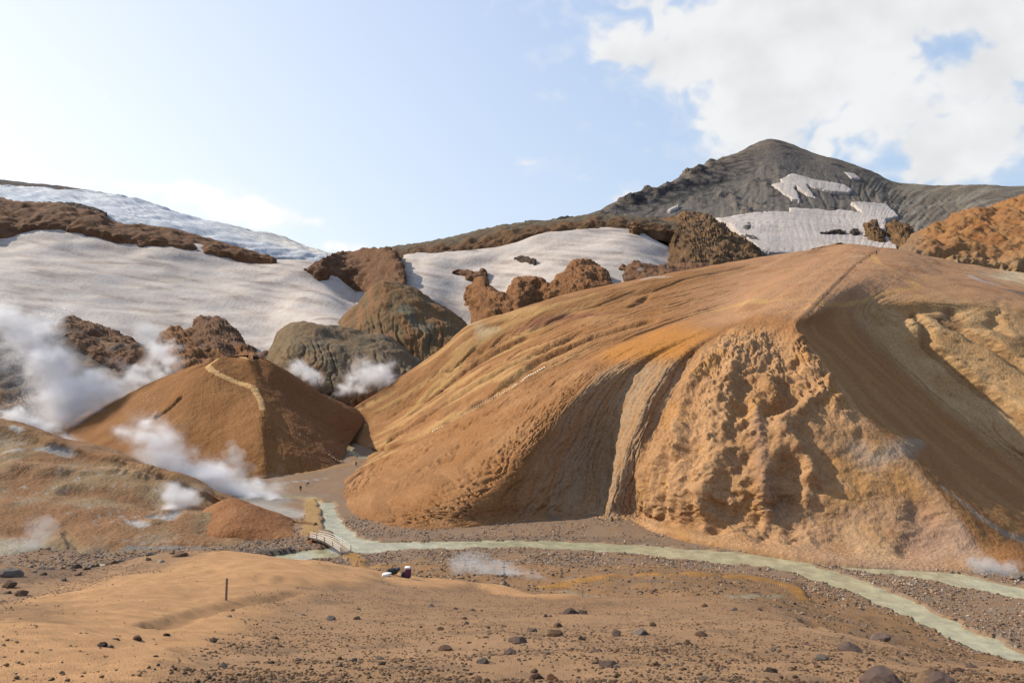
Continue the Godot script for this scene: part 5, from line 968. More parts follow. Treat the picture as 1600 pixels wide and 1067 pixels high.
func net_outcrop_b() -> PackedFloat32Array:
	return PackedFloat32Array([-39.3, 65, -660.8, -35.9, 70.1, -677.9, -31.1, 73.7, -690.5, -24.8, 73.9, -690.8, -19.7, 69, -674.9, -14.8, 64.5, -661.7, -9.2, 61.3, -649.2, -3.8, 58.1, -631.6, 1.3, 54.8, -608.6, 3.6, 49.7, -578.7, 5.2, 44.5, -563.8, 6.8, 39.6, -563.6, -38.2, 79.9, -641.6, -34.1, 84.2, -643.9, -28.9, 86.9, -642.1, -22.7, 86.5, -633.2, -18.1, 81.5, -617.5, -13.5, 77, -603.2, -8.4, 73.8, -591.2, -3.5, 70.7, -579.3, 1.2, 67.5, -565.4, 3.5, 62.8, -557.1, 5.1, 57.9, -555.4, 6.8, 53.2, -560.9, -37.7, 81.5, -633.1, -33.3, 85.3, -628.8, -27.9, 87.4, -620.5, -21.8, 86.6, -607.7, -17.3, 81.8, -592.1, -12.9, 77.3, -577.2, -8, 74.2, -565.5, -3.3, 71.4, -556.1, 1.2, 68.4, -546.3, 3.4, 64.3, -547.5, 5.1, 59.7, -551.7, 6.7, 55.1, -559.7, -37.2, 79.3, -628.3, -33, 80.9, -620.4, -28, 81.1, -607.5, -22.6, 79.1, -591.3, -18.7, 74, -573.9, -14.7, 69.6, -558.6, -9.7, 67, -547.5, -5, 64.7, -540.2, -0.5, 62.7, -533.3, 2.4, 59.9, -539.9, 4.7, 56.6, -548.5, 7.2, 53.3, -559.4, -36.7, 77.3, -624.5, -32.8, 76.8, -613.9, -28.2, 75.2, -597.4, -23.5, 72.1, -578.5, -20, 66.8, -559.6, -16.4, 62.5, -544, -11.4, 60.3, -533.5, -6.6, 58.5, -527.6, -2, 57.4, -523.2, 1.3, 55.7, -533.9, 4.4, 53.6, -545.9, 7.6, 51.5, -559.3, -36.4, 75.3, -621.7, -32.7, 72.9, -609, -28.5, 69.6, -589.6, -24.4, 65.5, -568.8, -21.4, 60.1, -548.8, -18.1, 55.8, -533, -13, 54, -522.8, -8.2, 52.7, -518.1, -3.5, 52.3, -515.5, 0.3, 51.6, -529.5, 4.1, 50.7, -544, 8.1, 49.7, -559.1, -36.1, 73.4, -619.9, -32.7, 69.1, -605.9, -28.9, 64.3, -584.8, -25.4, 59.2, -562.7, -23, 53.7, -542.1, -19.9, 49.5, -526.1, -14.7, 48.1, -516.1, -9.8, 47.1, -512.2, -5, 47.4, -510.6, -0.7, 47.6, -526.6, 3.8, 47.7, -542.7, 8.5, 47.9, -559, -35.8, 71.6, -619.2, -32.8, 65.4, -604.8, -29.5, 59.1, -583.2, -26.7, 53.2, -560.6, -24.6, 47.5, -539.8, -21.8, 43.3, -523.7, -16.5, 42.3, -513.8, -11.4, 41.6, -510.2, -6.5, 42.6, -509, -1.7, 43.7, -525.7, 3.5, 44.8, -542.3, 9, 46.1, -559, -35.8, 63.6, -618.2, -32.7, 57.6, -603.8, -29.5, 51.6, -582.2, -26.6, 46, -559.6, -24.6, 40.6, -538.8, -21.8, 36.6, -522.7, -16.4, 35.7, -512.8, -11.4, 35.1, -509.2, -6.5, 36, -508, -1.7, 36.9, -524.7, 3.5, 37.9, -541.3, 9, 38.9, -558])

func net_outcrop_c() -> PackedFloat32Array:
	return PackedFloat32Array([-4.9, 54.4, -613.9, -2.4, 60.3, -634.8, 0.4, 66.3, -649.3, 3.8, 72.5, -666.2, 9.6, 73.9, -660.5, 15.7, 74.7, -653, 21.2, 72.2, -636.7, 25.6, 68.5, -616.8, 28.6, 63.3, -592.1, 30.4, 57.8, -563.6, 32.6, 52.9, -550.8, 35.3, 48.4, -548.6, -4.7, 67.8, -583.1, -2.2, 73.2, -590.7, 0.4, 78.7, -596.4, 3.4, 83.9, -600.8, 8.8, 85.5, -601.8, 14.4, 86.5, -600.9, 19.9, 84.7, -596.8, 24.3, 81.2, -585.3, 27.6, 76.4, -571.2, 30, 71, -556.1, 32.4, 66.2, -548.1, 35.1, 61.6, -545.9, -4.6, 69.1, -569.4, -2.1, 74.1, -571.1, 0.4, 79.1, -573, 3.3, 83.7, -571.7, 8.4, 85.5, -575.7, 13.9, 86.7, -577.8, 19.3, 85.3, -579, 23.7, 82.2, -571.3, 27.2, 77.7, -561.9, 29.8, 72.7, -552.8, 32.3, 68, -546.9, 35, 63.4, -544.7, -5.4, 66, -562.1, -2.6, 69.6, -560.6, 0.3, 73.1, -557.8, 3.5, 76.3, -553.3, 8.4, 77.5, -557.5, 13.6, 78.5, -562, 18.8, 77.9, -566.8, 23.2, 75.9, -561.8, 26.9, 72.8, -555.7, 29.9, 69.3, -549.7, 32.8, 65.8, -545.9, 35.9, 62.5, -544.4, -6.3, 63, -556.3, -3, 65.4, -552.4, 0.3, 67.5, -545.9, 3.7, 69.4, -538.8, 8.4, 70.2, -543.2, 13.4, 70.8, -549.6, 18.4, 71, -557.3, 22.8, 70, -554.4, 26.7, 68.1, -550.8, 30.1, 65.9, -547.3, 33.4, 63.8, -545.1, 36.8, 61.7, -544.3, -7.1, 60.2, -551.9, -3.4, 61.3, -546.2, 0.2, 62.3, -536.9, 3.9, 63.1, -527.8, 8.4, 63.3, -532.4, 13.2, 63.7, -540.2, 18.1, 64.4, -550.1, 22.5, 64.2, -548.7, 26.5, 63.5, -547.1, 30.3, 62.6, -545.5, 33.9, 61.7, -544.5, 37.6, 60.8, -544.1, -7.9, 57.4, -549.2, -3.8, 57.4, -542.3, 0.2, 57.3, -531.2, 4.1, 57.1, -520.9, 8.5, 56.9, -525.6, 13.2, 56.8, -534.3, 17.9, 58, -545.5, 22.3, 58.7, -545.2, 26.4, 59.1, -544.8, 30.5, 59.4, -544.4, 34.5, 59.6, -544.1, 38.5, 59.9, -544, -8.8, 54.8, -548.3, -4.3, 53.7, -540.9, 0.2, 52.5, -529.3, 4.4, 51.4, -518.6, 8.7, 50.7, -523.3, 13.2, 50.2, -532.3, 17.8, 51.8, -544, 22.1, 53.3, -544, 26.4, 54.7, -544, 30.7, 56.2, -544, 35, 57.6, -544, 39.4, 59, -544, -8.8, 47.7, -547.3, -4.3, 46.7, -539.9, 0.2, 45.7, -528.3, 4.4, 44.7, -517.6, 8.7, 43.9, -522.3, 13.2, 43.3, -531.3, 17.8, 44.8, -543, 22.1, 46.3, -543, 26.4, 47.7, -543, 30.7, 49.1, -543, 35, 50.6, -543, 39.3, 52, -543])

func net_outcrop_d() -> PackedFloat32Array:
	return PackedFloat32Array([28.5, 62.4, -590.9, 33.1, 68.5, -614.4, 38.5, 73.5, -628.2, 44.3, 78.9, -644.5, 49.2, 86, -665.4, 55.1, 89.3, -672.9, 61.7, 89, -669.1, 66.8, 86.1, -657, 71.3, 82.3, -642.4, 72.8, 76.1, -616.8, 72.1, 69.2, -583.3, 70.8, 62.6, -550.8, 27.1, 74.9, -561.5, 30.9, 80.4, -572.2, 35.7, 85.2, -581.4, 40.7, 90, -591, 44.5, 96.2, -601.2, 49.6, 99.1, -605.8, 55.7, 98.9, -604.2, 60.9, 96.5, -598.4, 65.5, 93.2, -589.7, 68, 87.7, -575.7, 69, 81.5, -558.1, 69.8, 75.5, -543, 26.4, 75.9, -548.4, 29.8, 81, -553.5, 34.4, 85.4, -560.6, 39, 89.9, -567.2, 42.4, 95.5, -572.6, 47.2, 98.1, -575.9, 53, 98.1, -575.4, 58.2, 96, -572.4, 62.9, 93, -566.3, 65.8, 88.1, -557.5, 67.6, 82.5, -546.9, 69.4, 77.1, -539.6, 25.7, 73, -541.2, 29.2, 77, -543.7, 33.5, 80.4, -547.1, 37.9, 83.8, -550.5, 41.3, 88, -553.5, 45.9, 90.2, -555.7, 51.3, 90.5, -555.6, 56.3, 89.3, -554.3, 61, 87.4, -551, 64.3, 84, -546.2, 66.9, 80.1, -540.3, 69.4, 76.2, -536.2, 25, 70.3, -535.5, 28.6, 73.2, -536.1, 32.8, 75.7, -536.6, 37, 78.2, -537.5, 40.5, 81.3, -538.5, 44.9, 83.1, -539.8, 50, 83.7, -540.1, 54.8, 83.2, -540.1, 59.4, 82.3, -539.1, 63.2, 80.3, -537.3, 66.4, 77.9, -535.1, 69.5, 75.5, -533.5, 24.3, 67.6, -531.2, 28.1, 69.7, -530.2, 32.2, 71.4, -528.6, 36.3, 73.1, -527.6, 40, 75.2, -527.2, 44.3, 76.7, -527.7, 49, 77.5, -528.3, 53.6, 77.6, -529.3, 58.2, 77.6, -530, 62.3, 76.8, -530.6, 66, 75.8, -531.1, 69.6, 74.7, -531.5, 23.8, 65.1, -528.6, 27.8, 66.3, -526.6, 31.8, 67.3, -523.6, 35.9, 68.3, -521.4, 39.8, 69.5, -520, 44, 70.7, -520.2, 48.4, 71.7, -521, 52.8, 72.5, -522.6, 57.3, 73.2, -524.3, 61.6, 73.6, -526.4, 65.8, 73.9, -528.7, 69.9, 74.1, -530.2, 23.3, 62.7, -527.6, 27.5, 63.1, -525.3, 31.7, 63.4, -521.9, 35.8, 63.8, -519.3, 39.9, 64.2, -517.6, 44.1, 65.1, -517.6, 48.3, 66.4, -518.4, 52.5, 67.8, -520.3, 56.9, 69.1, -522.4, 61.3, 70.6, -525, 65.8, 72, -527.8, 70.3, 73.4, -529.8, 23.3, 55.9, -526.6, 27.5, 56.3, -524.3, 31.6, 56.7, -520.9, 35.7, 57, -518.3, 39.8, 57.5, -516.6, 44, 58.4, -516.6, 48.2, 59.7, -517.4, 52.4, 61, -519.3, 56.8, 62.4, -521.4, 61.2, 63.8, -524, 65.7, 65.2, -526.8, 70.1, 66.6, -528.8])

func net_outcrop_e() -> PackedFloat32Array:
	return PackedFloat32Array([83.2, 82.2, -623.8, 85.7, 83.9, -630.2, 87.9, 85.5, -634.8, 89.9, 85.2, -634.4, 91.4, 84.8, -631.2, 93.6, 85.5, -633.4, 96.2, 87.3, -640.3, 98.6, 88.8, -644.9, 100.3, 88.2, -642.4, 102.1, 87.7, -641, 102.5, 86.1, -636.3, 101.3, 83.4, -626.7, 82.1, 96.5, -615.5, 84, 98.1, -618.2, 85.8, 99.4, -620, 87.7, 99.2, -619.4, 89.5, 98.8, -617.6, 91.4, 99.5, -618.7, 93.6, 101.1, -622.5, 95.6, 102.4, -625.2, 97.5, 102, -624.9, 99.3, 101.5, -623.6, 100, 100, -621, 99.7, 97.7, -616.7, 81.6, 98.3, -611.7, 83.3, 99.6, -612.8, 84.9, 100.9, -613.4, 86.8, 100.6, -612.7, 88.6, 100.3, -611.5, 90.4, 100.9, -612.1, 92.4, 102.4, -614.6, 94.3, 103.7, -616.4, 96.3, 103.3, -617.1, 98.1, 102.8, -615.9, 98.9, 101.4, -614.1, 98.9, 99.3, -612.3, 81.6, 97.5, -609.7, 83.1, 98.5, -610, 84.5, 99.3, -609.5, 86.2, 98.9, -608.3, 87.8, 98.6, -606.9, 89.6, 99.1, -607.1, 91.4, 100.3, -609.2, 93.2, 101.4, -610.8, 95.2, 101.2, -611.8, 96.9, 100.9, -611.2, 98, 100, -610.6, 98.4, 98.4, -609.8, 81.5, 96.8, -608.1, 83, 97.3, -607.7, 84.3, 97.8, -606.5, 85.8, 97.4, -604.9, 87.2, 96.9, -603.2, 88.9, 97.4, -603.2, 90.6, 98.3, -604.9, 92.4, 99.2, -606.4, 94.3, 99.2, -607.6, 96, 99.1, -607.6, 97.3, 98.6, -607.9, 98, 97.5, -607.8, 81.6, 96.1, -606.9, 82.9, 96.3, -606, 84.1, 96.4, -604.2, 85.4, 95.9, -602.3, 86.8, 95.4, -600.4, 88.3, 95.7, -600.2, 90, 96.5, -601.7, 91.7, 97.2, -603.1, 93.5, 97.4, -604.4, 95.2, 97.4, -604.8, 96.6, 97.2, -605.8, 97.7, 96.7, -606.2, 81.7, 95.4, -606.1, 82.9, 95.3, -605, 84, 95, -602.8, 85.3, 94.5, -600.6, 86.5, 94, -598.6, 87.9, 94.2, -598.3, 89.5, 94.8, -599.7, 91.2, 95.4, -601, 92.9, 95.7, -602.4, 94.5, 95.9, -603, 96.1, 96, -604.5, 97.4, 95.9, -605.3, 81.8, 94.8, -605.9, 83.1, 94.3, -604.6, 84.1, 93.8, -602.3, 85.2, 93.2, -600.1, 86.3, 92.7, -598, 87.7, 92.8, -597.7, 89.3, 93.2, -599, 90.9, 93.6, -600.3, 92.5, 94.1, -601.7, 94, 94.4, -602.5, 95.7, 94.8, -604.1, 97.3, 95.2, -605, 81.7, 86.9, -604.9, 82.9, 86.5, -603.6, 84, 85.9, -601.3, 85.1, 85.4, -599.1, 86.2, 84.9, -597, 87.5, 85.1, -596.7, 89.1, 85.5, -598, 90.7, 85.8, -599.3, 92.3, 86.2, -600.7, 93.9, 86.6, -601.5, 95.5, 87, -603.1, 97.1, 87.3, -604])

func net_outcrop_f() -> PackedFloat32Array:
	return PackedFloat32Array([82.6, 74.2, -597.7, 92.5, 82.2, -630.2, 101, 83.9, -637.3, 109.6, 83.9, -639.3, 120.4, 85.4, -653.1, 128.6, 84, -654.9, 141.1, 86, -674.9, 155.7, 88.9, -701.5, 167.6, 89.2, -714, 178.1, 88.5, -719.3, 188.4, 88.5, -723.5, 201.8, 89.9, -738.5, 79.5, 86.8, -575.2, 86.3, 93.6, -588.1, 94, 95.2, -592.8, 101.9, 95.2, -594.4, 110.2, 96.1, -598.1, 117.8, 94.8, -599.9, 127.5, 96.4, -609.5, 138.3, 98.5, -622.9, 148.1, 98.8, -630.7, 156.9, 98.1, -633.9, 165.3, 98, -634.8, 174.6, 98.7, -638.9, 78.1, 87.9, -565.2, 83.5, 93.8, -569.3, 90.8, 95.3, -573, 98.5, 95.3, -574.5, 105.7, 95.7, -573.7, 113, 94.5, -575.5, 121.4, 95.6, -580.4, 130.5, 97.2, -588, 139.4, 97.3, -593.7, 147.5, 96.7, -595.9, 155.1, 96.4, -595.4, 162.5, 96.6, -594.6, 77.5, 85.9, -558.9, 82.9, 90.3, -560.4, 89.6, 91.2, -560.8, 96.6, 90.9, -560.1, 103.2, 91, -557.3, 109.9, 89.9, -556.8, 117.4, 90.7, -559.2, 125.6, 91.9, -564.4, 133.8, 92.1, -569, 141.8, 91.9, -572.1, 149.6, 92, -574, 157.3, 92.5, -575.5, 77.1, 84, -554, 82.5, 87, -553.3, 88.8, 87.4, -551.2, 95.3, 87, -548.7, 101.4, 86.8, -544.4, 107.5, 85.7, -542.1, 114.3, 86.4, -542.6, 121.9, 87.4, -546, 129.6, 87.7, -549.6, 137.4, 87.7, -553.4, 145.3, 88.2, -557.3, 153.2, 88.9, -560.6, 76.9, 82.2, -550.2, 82.4, 84, -548, 88.3, 83.9, -544, 94.4, 83.4, -540.1, 100, 83, -534.7, 105.8, 82, -530.9, 112.1, 82.5, -530, 119.1, 83.3, -532, 126.4, 83.8, -534.9, 134, 84.1, -539.2, 142.1, 84.8, -544.6, 150.1, 85.7, -549.2, 76.8, 80.5, -547.9, 82.5, 81.1, -544.7, 88.2, 80.7, -539.4, 94, 80.1, -534.8, 99.4, 79.5, -528.6, 104.9, 78.7, -523.9, 110.9, 79.2, -522.1, 117.5, 79.9, -523.2, 124.4, 80.4, -525.7, 132, 81.1, -530.4, 140.1, 82, -536.6, 148.2, 82.9, -542.1, 77, 78.9, -547.1, 83, 78.4, -543.5, 88.7, 77.7, -537.9, 94.3, 77.1, -532.9, 99.5, 76.4, -526.5, 104.9, 75.9, -521.6, 110.7, 76.3, -519.4, 117.1, 76.9, -520.3, 123.9, 77.6, -522.6, 131.4, 78.5, -527.3, 139.5, 79.6, -533.9, 147.5, 80.6, -539.7, 76.8, 71.8, -546.1, 82.9, 71.4, -542.5, 88.5, 70.8, -536.9, 94.1, 70.2, -531.9, 99.3, 69.6, -525.5, 104.7, 69.1, -520.6, 110.5, 69.5, -518.4, 116.9, 70.1, -519.3, 123.7, 70.8, -521.6, 131.2, 71.7, -526.3, 139.2, 72.6, -532.9, 147.2, 73.6, -538.7])

func net_big_outcrop() -> PackedFloat32Array:
	return PackedFloat32Array([108, 125.7, -730, 122.1, 132.5, -770.4, 174.2, 166.1, -1029.2, 183.8, 167.1, -1020.9, 195.7, 169.2, -1025.2, 210.5, 174.1, -1044.3, 225.1, 178.4, -1060.2, 237.4, 179.8, -1063.3, 248.5, 179.2, -1061.3, 257, 175.9, -1049.1, 258.5, 165.9, -1015.9, 259.8, 156.4, -985.5, 259.8, 146.5, -953, 259.7, 137.2, -922.5, 262.5, 130.6, -900.8, 266.7, 124.8, -885.2, 265.4, 115.5, -859.6, 263.8, 105.7, -841.5, 107.6, 143.1, -727.3, 121.7, 150.8, -767.7, 152.3, 172.1, -899.7, 169.9, 180.4, -943.8, 181.1, 182.6, -948.5, 187.6, 182.2, -930.8, 193.3, 181, -910.6, 201.2, 180.4, -901.4, 208.3, 178.3, -889.8, 214.7, 174.8, -876.3, 217.5, 166.7, -855, 219.9, 158.8, -834.1, 222, 150.8, -814.6, 224.8, 143.5, -798.7, 229, 138.1, -785.9, 232.9, 132.8, -773.1, 232.6, 124.4, -753.4, 231.8, 115.7, -739.5, 107.4, 145.4, -726.1, 121.5, 153.3, -766.5, 142.5, 166.5, -842.2, 163.7, 178.4, -909.6, 174.6, 180.5, -914.5, 177.5, 177.4, -880.3, 179.2, 173.6, -844.1, 185.2, 172, -829.5, 190.5, 169.2, -813.7, 195.9, 165.7, -799.6, 199.3, 158.8, -783.4, 202.2, 151.8, -766.8, 205.3, 144.9, -753.1, 209.3, 138.9, -743.7, 214.1, 134.2, -734.8, 217.9, 129.3, -723.3, 218, 121.5, -706.2, 217.6, 113.4, -694.1, 107.2, 144.8, -724.8, 119.5, 150.1, -752.2, 139.9, 161.8, -823.4, 160, 171.7, -884.3, 169.7, 171.7, -885.8, 167.6, 164.4, -837.6, 165, 156.6, -787.2, 167.3, 152.3, -767.6, 171.3, 148.6, -748.3, 176.3, 145, -734.8, 180.2, 139.4, -721.1, 184.1, 134.3, -708.9, 188.7, 129.6, -700.5, 194.6, 125.7, -697.6, 201, 123, -694.9, 206.6, 120.1, -689.3, 208.7, 114.6, -677.6, 210.5, 108.9, -669.8, 107.1, 144.3, -723.9, 118, 147.4, -740.9, 137.9, 157.7, -808.7, 157.2, 165.9, -864.5, 166, 164.1, -863.3, 159.7, 153.3, -804.1, 153.7, 142.5, -742.7, 153, 136.1, -719.1, 156, 131.6, -697.1, 160.6, 127.9, -684, 164.9, 123.5, -672.3, 169.7, 119.9, -663.5, 175.4, 116.7, -659.2, 182.8, 114.5, -661.4, 190.6, 113.5, -663.5, 197.5, 112.1, -662.7, 201.4, 108.7, -655.2, 205, 105, -650.7, 107, 143.9, -723.1, 116.8, 145.2, -732.4, 136.5, 154.3, -797.6, 155.2, 161, -849.5, 163.4, 157.5, -846.3, 153.5, 143.8, -778.7, 144.8, 130.6, -708.9, 141.6, 122.5, -682.3, 143.9, 117.5, -658.3, 148.3, 113.7, -645.6, 152.9, 110.1, -635.3, 158.4, 107.8, -629, 165.1, 105.9, -628, 173.6, 105, -634, 182.4, 105.2, -639.7, 190.5, 105.2, -642.6, 195.7, 103.6, -638.3, 201, 101.7, -636.2, 106.9, 143.5, -722.7, 116.2, 143.4, -727.1, 135.8, 151.4, -790.6, 154.2, 156.9, -840.1, 161.9, 151.9, -835.6, 149.2, 135.9, -762.7, 138.6, 121, -687.8, 133.3, 111.3, -659.2, 135.3, 106, -634, 139.7, 102.1, -621.4, 144.6, 99.2, -612.1, 150.6, 97.8, -607.4, 157.9, 96.8, -608.4, 167.3, 97, -616.8, 176.8, 98.3, -624.8, 185.7, 99.3, -629.9, 192.1, 99.2, -627.6, 198.6, 99, -627.1, 106.9, 143.1, -722.5, 116.2, 142.1, -725.3, 135.9, 149.3, -788.2, 154.4, 153.7, -836.9, 161.8, 147.3, -831.9, 147, 129.5, -757.3, 135.3, 113.2, -680.6, 128.3, 102.1, -651.4, 130.3, 96.6, -625.7, 134.7, 92.4, -613.2, 139.9, 90.1, -604.2, 146.4, 89.5, -600.1, 154.3, 89.3, -601.7, 164.2, 90.2, -611, 174.1, 92.4, -619.8, 183.4, 94.3, -625.6, 190.5, 95.5, -624, 198.1, 96.9, -624, 106.7, 133.7, -721.5, 116, 132.7, -724.3, 135.7, 139, -787.2, 154.2, 142.8, -835.9, 161.6, 136.5, -830.9, 146.8, 119.7, -756.3, 135.1, 104.4, -679.6, 128.1, 93.6, -650.4, 130.1, 88.4, -624.7, 134.5, 84.5, -612.2, 139.7, 82.3, -603.2, 146.2, 81.7, -599.1, 154, 81.5, -600.7, 163.9, 82.3, -610, 173.8, 84.3, -618.8, 183.1, 86.1, -624.6, 190.2, 87.4, -623, 197.8, 88.8, -623])

func net_outcrop_g() -> PackedFloat32Array:
	return PackedFloat32Array([1.7, 93.6, -701.5, 3.4, 94.4, -701.2, 5.2, 95.3, -703.2, 7, 96, -703.2, 8.8, 95.6, -700, 10.6, 95.1, -695.7, 12.5, 94.8, -693.7, 14.3, 94.3, -691, 15.8, 93, -684.9, 17.5, 92, -681.8, 19, 90.8, -676.3, 20.6, 89.9, -673.6, 1.7, 110.4, -698.6, 3.4, 111.1, -698, 5.2, 111.8, -697.8, 6.9, 112.4, -696.5, 8.7, 111.9, -693.7, 10.6, 111.5, -690.3, 12.4, 111, -687.7, 14.2, 110.5, -685, 15.8, 109.3, -680.8, 17.3, 108.1, -677.3, 18.9, 107, -673.2, 20.5, 106, -670.9, 1.7, 112.6, -697.4, 3.4, 113.3, -696.6, 5.1, 113.9, -695.4, 6.9, 114.4, -693.6, 8.7, 114, -690.9, 10.5, 113.5, -687.9, 12.3, 113.1, -685.1, 14.1, 112.5, -682.3, 15.7, 111.4, -679, 17.3, 110.2, -675.4, 18.9, 109.1, -671.9, 20.5, 108.1, -669.7, 1.7, 112.3, -696.8, 3.4, 112.8, -695.7, 5.1, 113.2, -693.9, 6.9, 113.4, -691.8, 8.7, 113, -689, 10.5, 112.5, -686, 12.3, 112.1, -683.2, 14, 111.6, -680.7, 15.6, 110.6, -677.6, 17.2, 109.6, -674.2, 18.8, 108.6, -671, 20.4, 107.8, -669.1, 1.7, 112, -696.4, 3.4, 112.3, -695, 5.2, 112.4, -692.8, 6.9, 112.5, -690.4, 8.7, 112, -687.5, 10.4, 111.6, -684.6, 12.2, 111.1, -681.8, 13.9, 110.7, -679.4, 15.6, 109.9, -676.5, 17.2, 109, -673.4, 18.8, 108.2, -670.3, 20.4, 107.6, -668.7, 1.7, 111.8, -696, 3.4, 111.8, -694.4, 5.2, 111.7, -692, 6.9, 111.6, -689.3, 8.7, 111.1, -686.4, 10.4, 110.6, -683.5, 12.1, 110.2, -680.7, 13.9, 109.8, -678.5, 15.5, 109.1, -675.6, 17.2, 108.5, -672.7, 18.8, 107.8, -669.8, 20.4, 107.3, -668.3, 1.7, 111.5, -695.8, 3.4, 111.3, -694.1, 5.2, 111.1, -691.5, 6.9, 110.7, -688.7, 8.6, 110.2, -685.7, 10.4, 109.8, -682.8, 12.1, 109.3, -680, 13.8, 109, -677.9, 15.5, 108.5, -675.1, 17.1, 108, -672.3, 18.7, 107.4, -669.5, 20.4, 107.1, -668.1, 1.7, 111.3, -695.7, 3.4, 110.9, -694, 5.2, 110.4, -691.3, 6.9, 109.9, -688.4, 8.6, 109.4, -685.4, 10.4, 108.9, -682.5, 12, 108.5, -679.8, 13.7, 108.2, -677.7, 15.4, 107.8, -674.9, 17.1, 107.5, -672.1, 18.7, 107.1, -669.4, 20.4, 106.9, -668, 1.7, 102.3, -694.7, 3.4, 101.9, -693, 5.2, 101.5, -690.3, 6.9, 101, -687.4, 8.6, 100.5, -684.4, 10.3, 100.1, -681.5, 12, 99.7, -678.8, 13.7, 99.4, -676.7, 15.4, 99.1, -673.9, 17.1, 98.7, -671.1, 18.7, 98.4, -668.4, 20.4, 98.2, -667])

func net_outcrop_h() -> PackedFloat32Array:
	return PackedFloat32Array([344.1, 136.4, -888, 348.2, 137.3, -891.8, 351.1, 137.8, -892.7, 355.3, 138.7, -896.6, 358.3, 139.2, -897.6, 362.5, 140.1, -901.3, 367.2, 141.2, -906.5, 371.4, 142.2, -910.2, 374.5, 142.4, -911.5, 376, 141.5, -908.6, 377.6, 140.5, -906.2, 379.1, 139.6, -903.5, 342.8, 157.6, -884.8, 346.2, 158.3, -886.9, 349.5, 158.9, -888.4, 352.9, 159.7, -890.6, 356.1, 160.3, -892.1, 359.7, 161.1, -894.5, 363.6, 162, -897.5, 367.1, 162.8, -899.8, 370.1, 163.1, -900.7, 372.3, 162.3, -899.6, 374.2, 161.4, -898, 376.2, 160.6, -896.6, 342.3, 160.4, -883.4, 345.4, 161, -884.7, 348.7, 161.7, -886.6, 351.9, 162.3, -888, 355.2, 163, -889.6, 358.5, 163.6, -891.4, 361.9, 164.5, -893.5, 365.3, 165.2, -895.2, 368.2, 165.5, -896, 370.6, 164.8, -895.5, 372.7, 163.9, -894.4, 374.9, 163.2, -893.5, 342.2, 160, -882.6, 345.2, 160.5, -883.7, 348.4, 161, -885.2, 351.4, 161.5, -886.4, 354.6, 162.1, -887.7, 357.7, 162.6, -889.1, 361, 163.3, -890.7, 364.1, 163.9, -892.1, 367, 164.1, -893, 369.6, 163.6, -893, 371.9, 163, -892.4, 374.3, 162.4, -891.9, 342.3, 159.6, -881.9, 345.2, 160, -882.9, 348.2, 160.4, -884.1, 351.1, 160.8, -885.1, 354.1, 161.2, -886.2, 357.1, 161.6, -887.3, 360.2, 162.1, -888.6, 363.2, 162.6, -889.7, 366.1, 162.8, -890.7, 368.8, 162.5, -890.9, 371.3, 162.1, -890.9, 373.8, 161.7, -890.7, 342.4, 159.2, -881.4, 345.2, 159.5, -882.3, 348.1, 159.8, -883.2, 351, 160.1, -884.1, 353.8, 160.4, -885, 356.7, 160.7, -886, 359.7, 161.1, -887, 362.5, 161.4, -887.9, 365.5, 161.6, -888.9, 368.2, 161.4, -889.4, 370.8, 161.2, -889.7, 373.4, 161, -889.8, 342.5, 158.9, -881.1, 345.3, 159.1, -881.9, 348.1, 159.3, -882.7, 350.9, 159.5, -883.5, 353.7, 159.7, -884.3, 356.5, 159.9, -885.1, 359.3, 160.1, -886, 362.2, 160.3, -886.8, 365.1, 160.5, -887.8, 367.8, 160.5, -888.4, 370.5, 160.4, -889, 373.1, 160.3, -889.2, 342.8, 158.6, -881, 345.5, 158.7, -881.8, 348.3, 158.8, -882.5, 351, 158.9, -883.3, 353.8, 159, -884.1, 356.5, 159.1, -884.8, 359.3, 159.2, -885.6, 362.1, 159.3, -886.4, 365, 159.5, -887.4, 367.7, 159.6, -888.1, 370.5, 159.7, -888.7, 373.1, 159.7, -889, 342.4, 147.2, -880, 345.1, 147.3, -880.8, 347.9, 147.4, -881.5, 350.6, 147.5, -882.3, 353.4, 147.5, -883.1, 356.1, 147.6, -883.8, 358.9, 147.7, -884.6, 361.7, 147.8, -885.4, 364.6, 148, -886.4, 367.3, 148, -887.1, 370, 148.1, -887.7, 372.6, 148.1, -888])

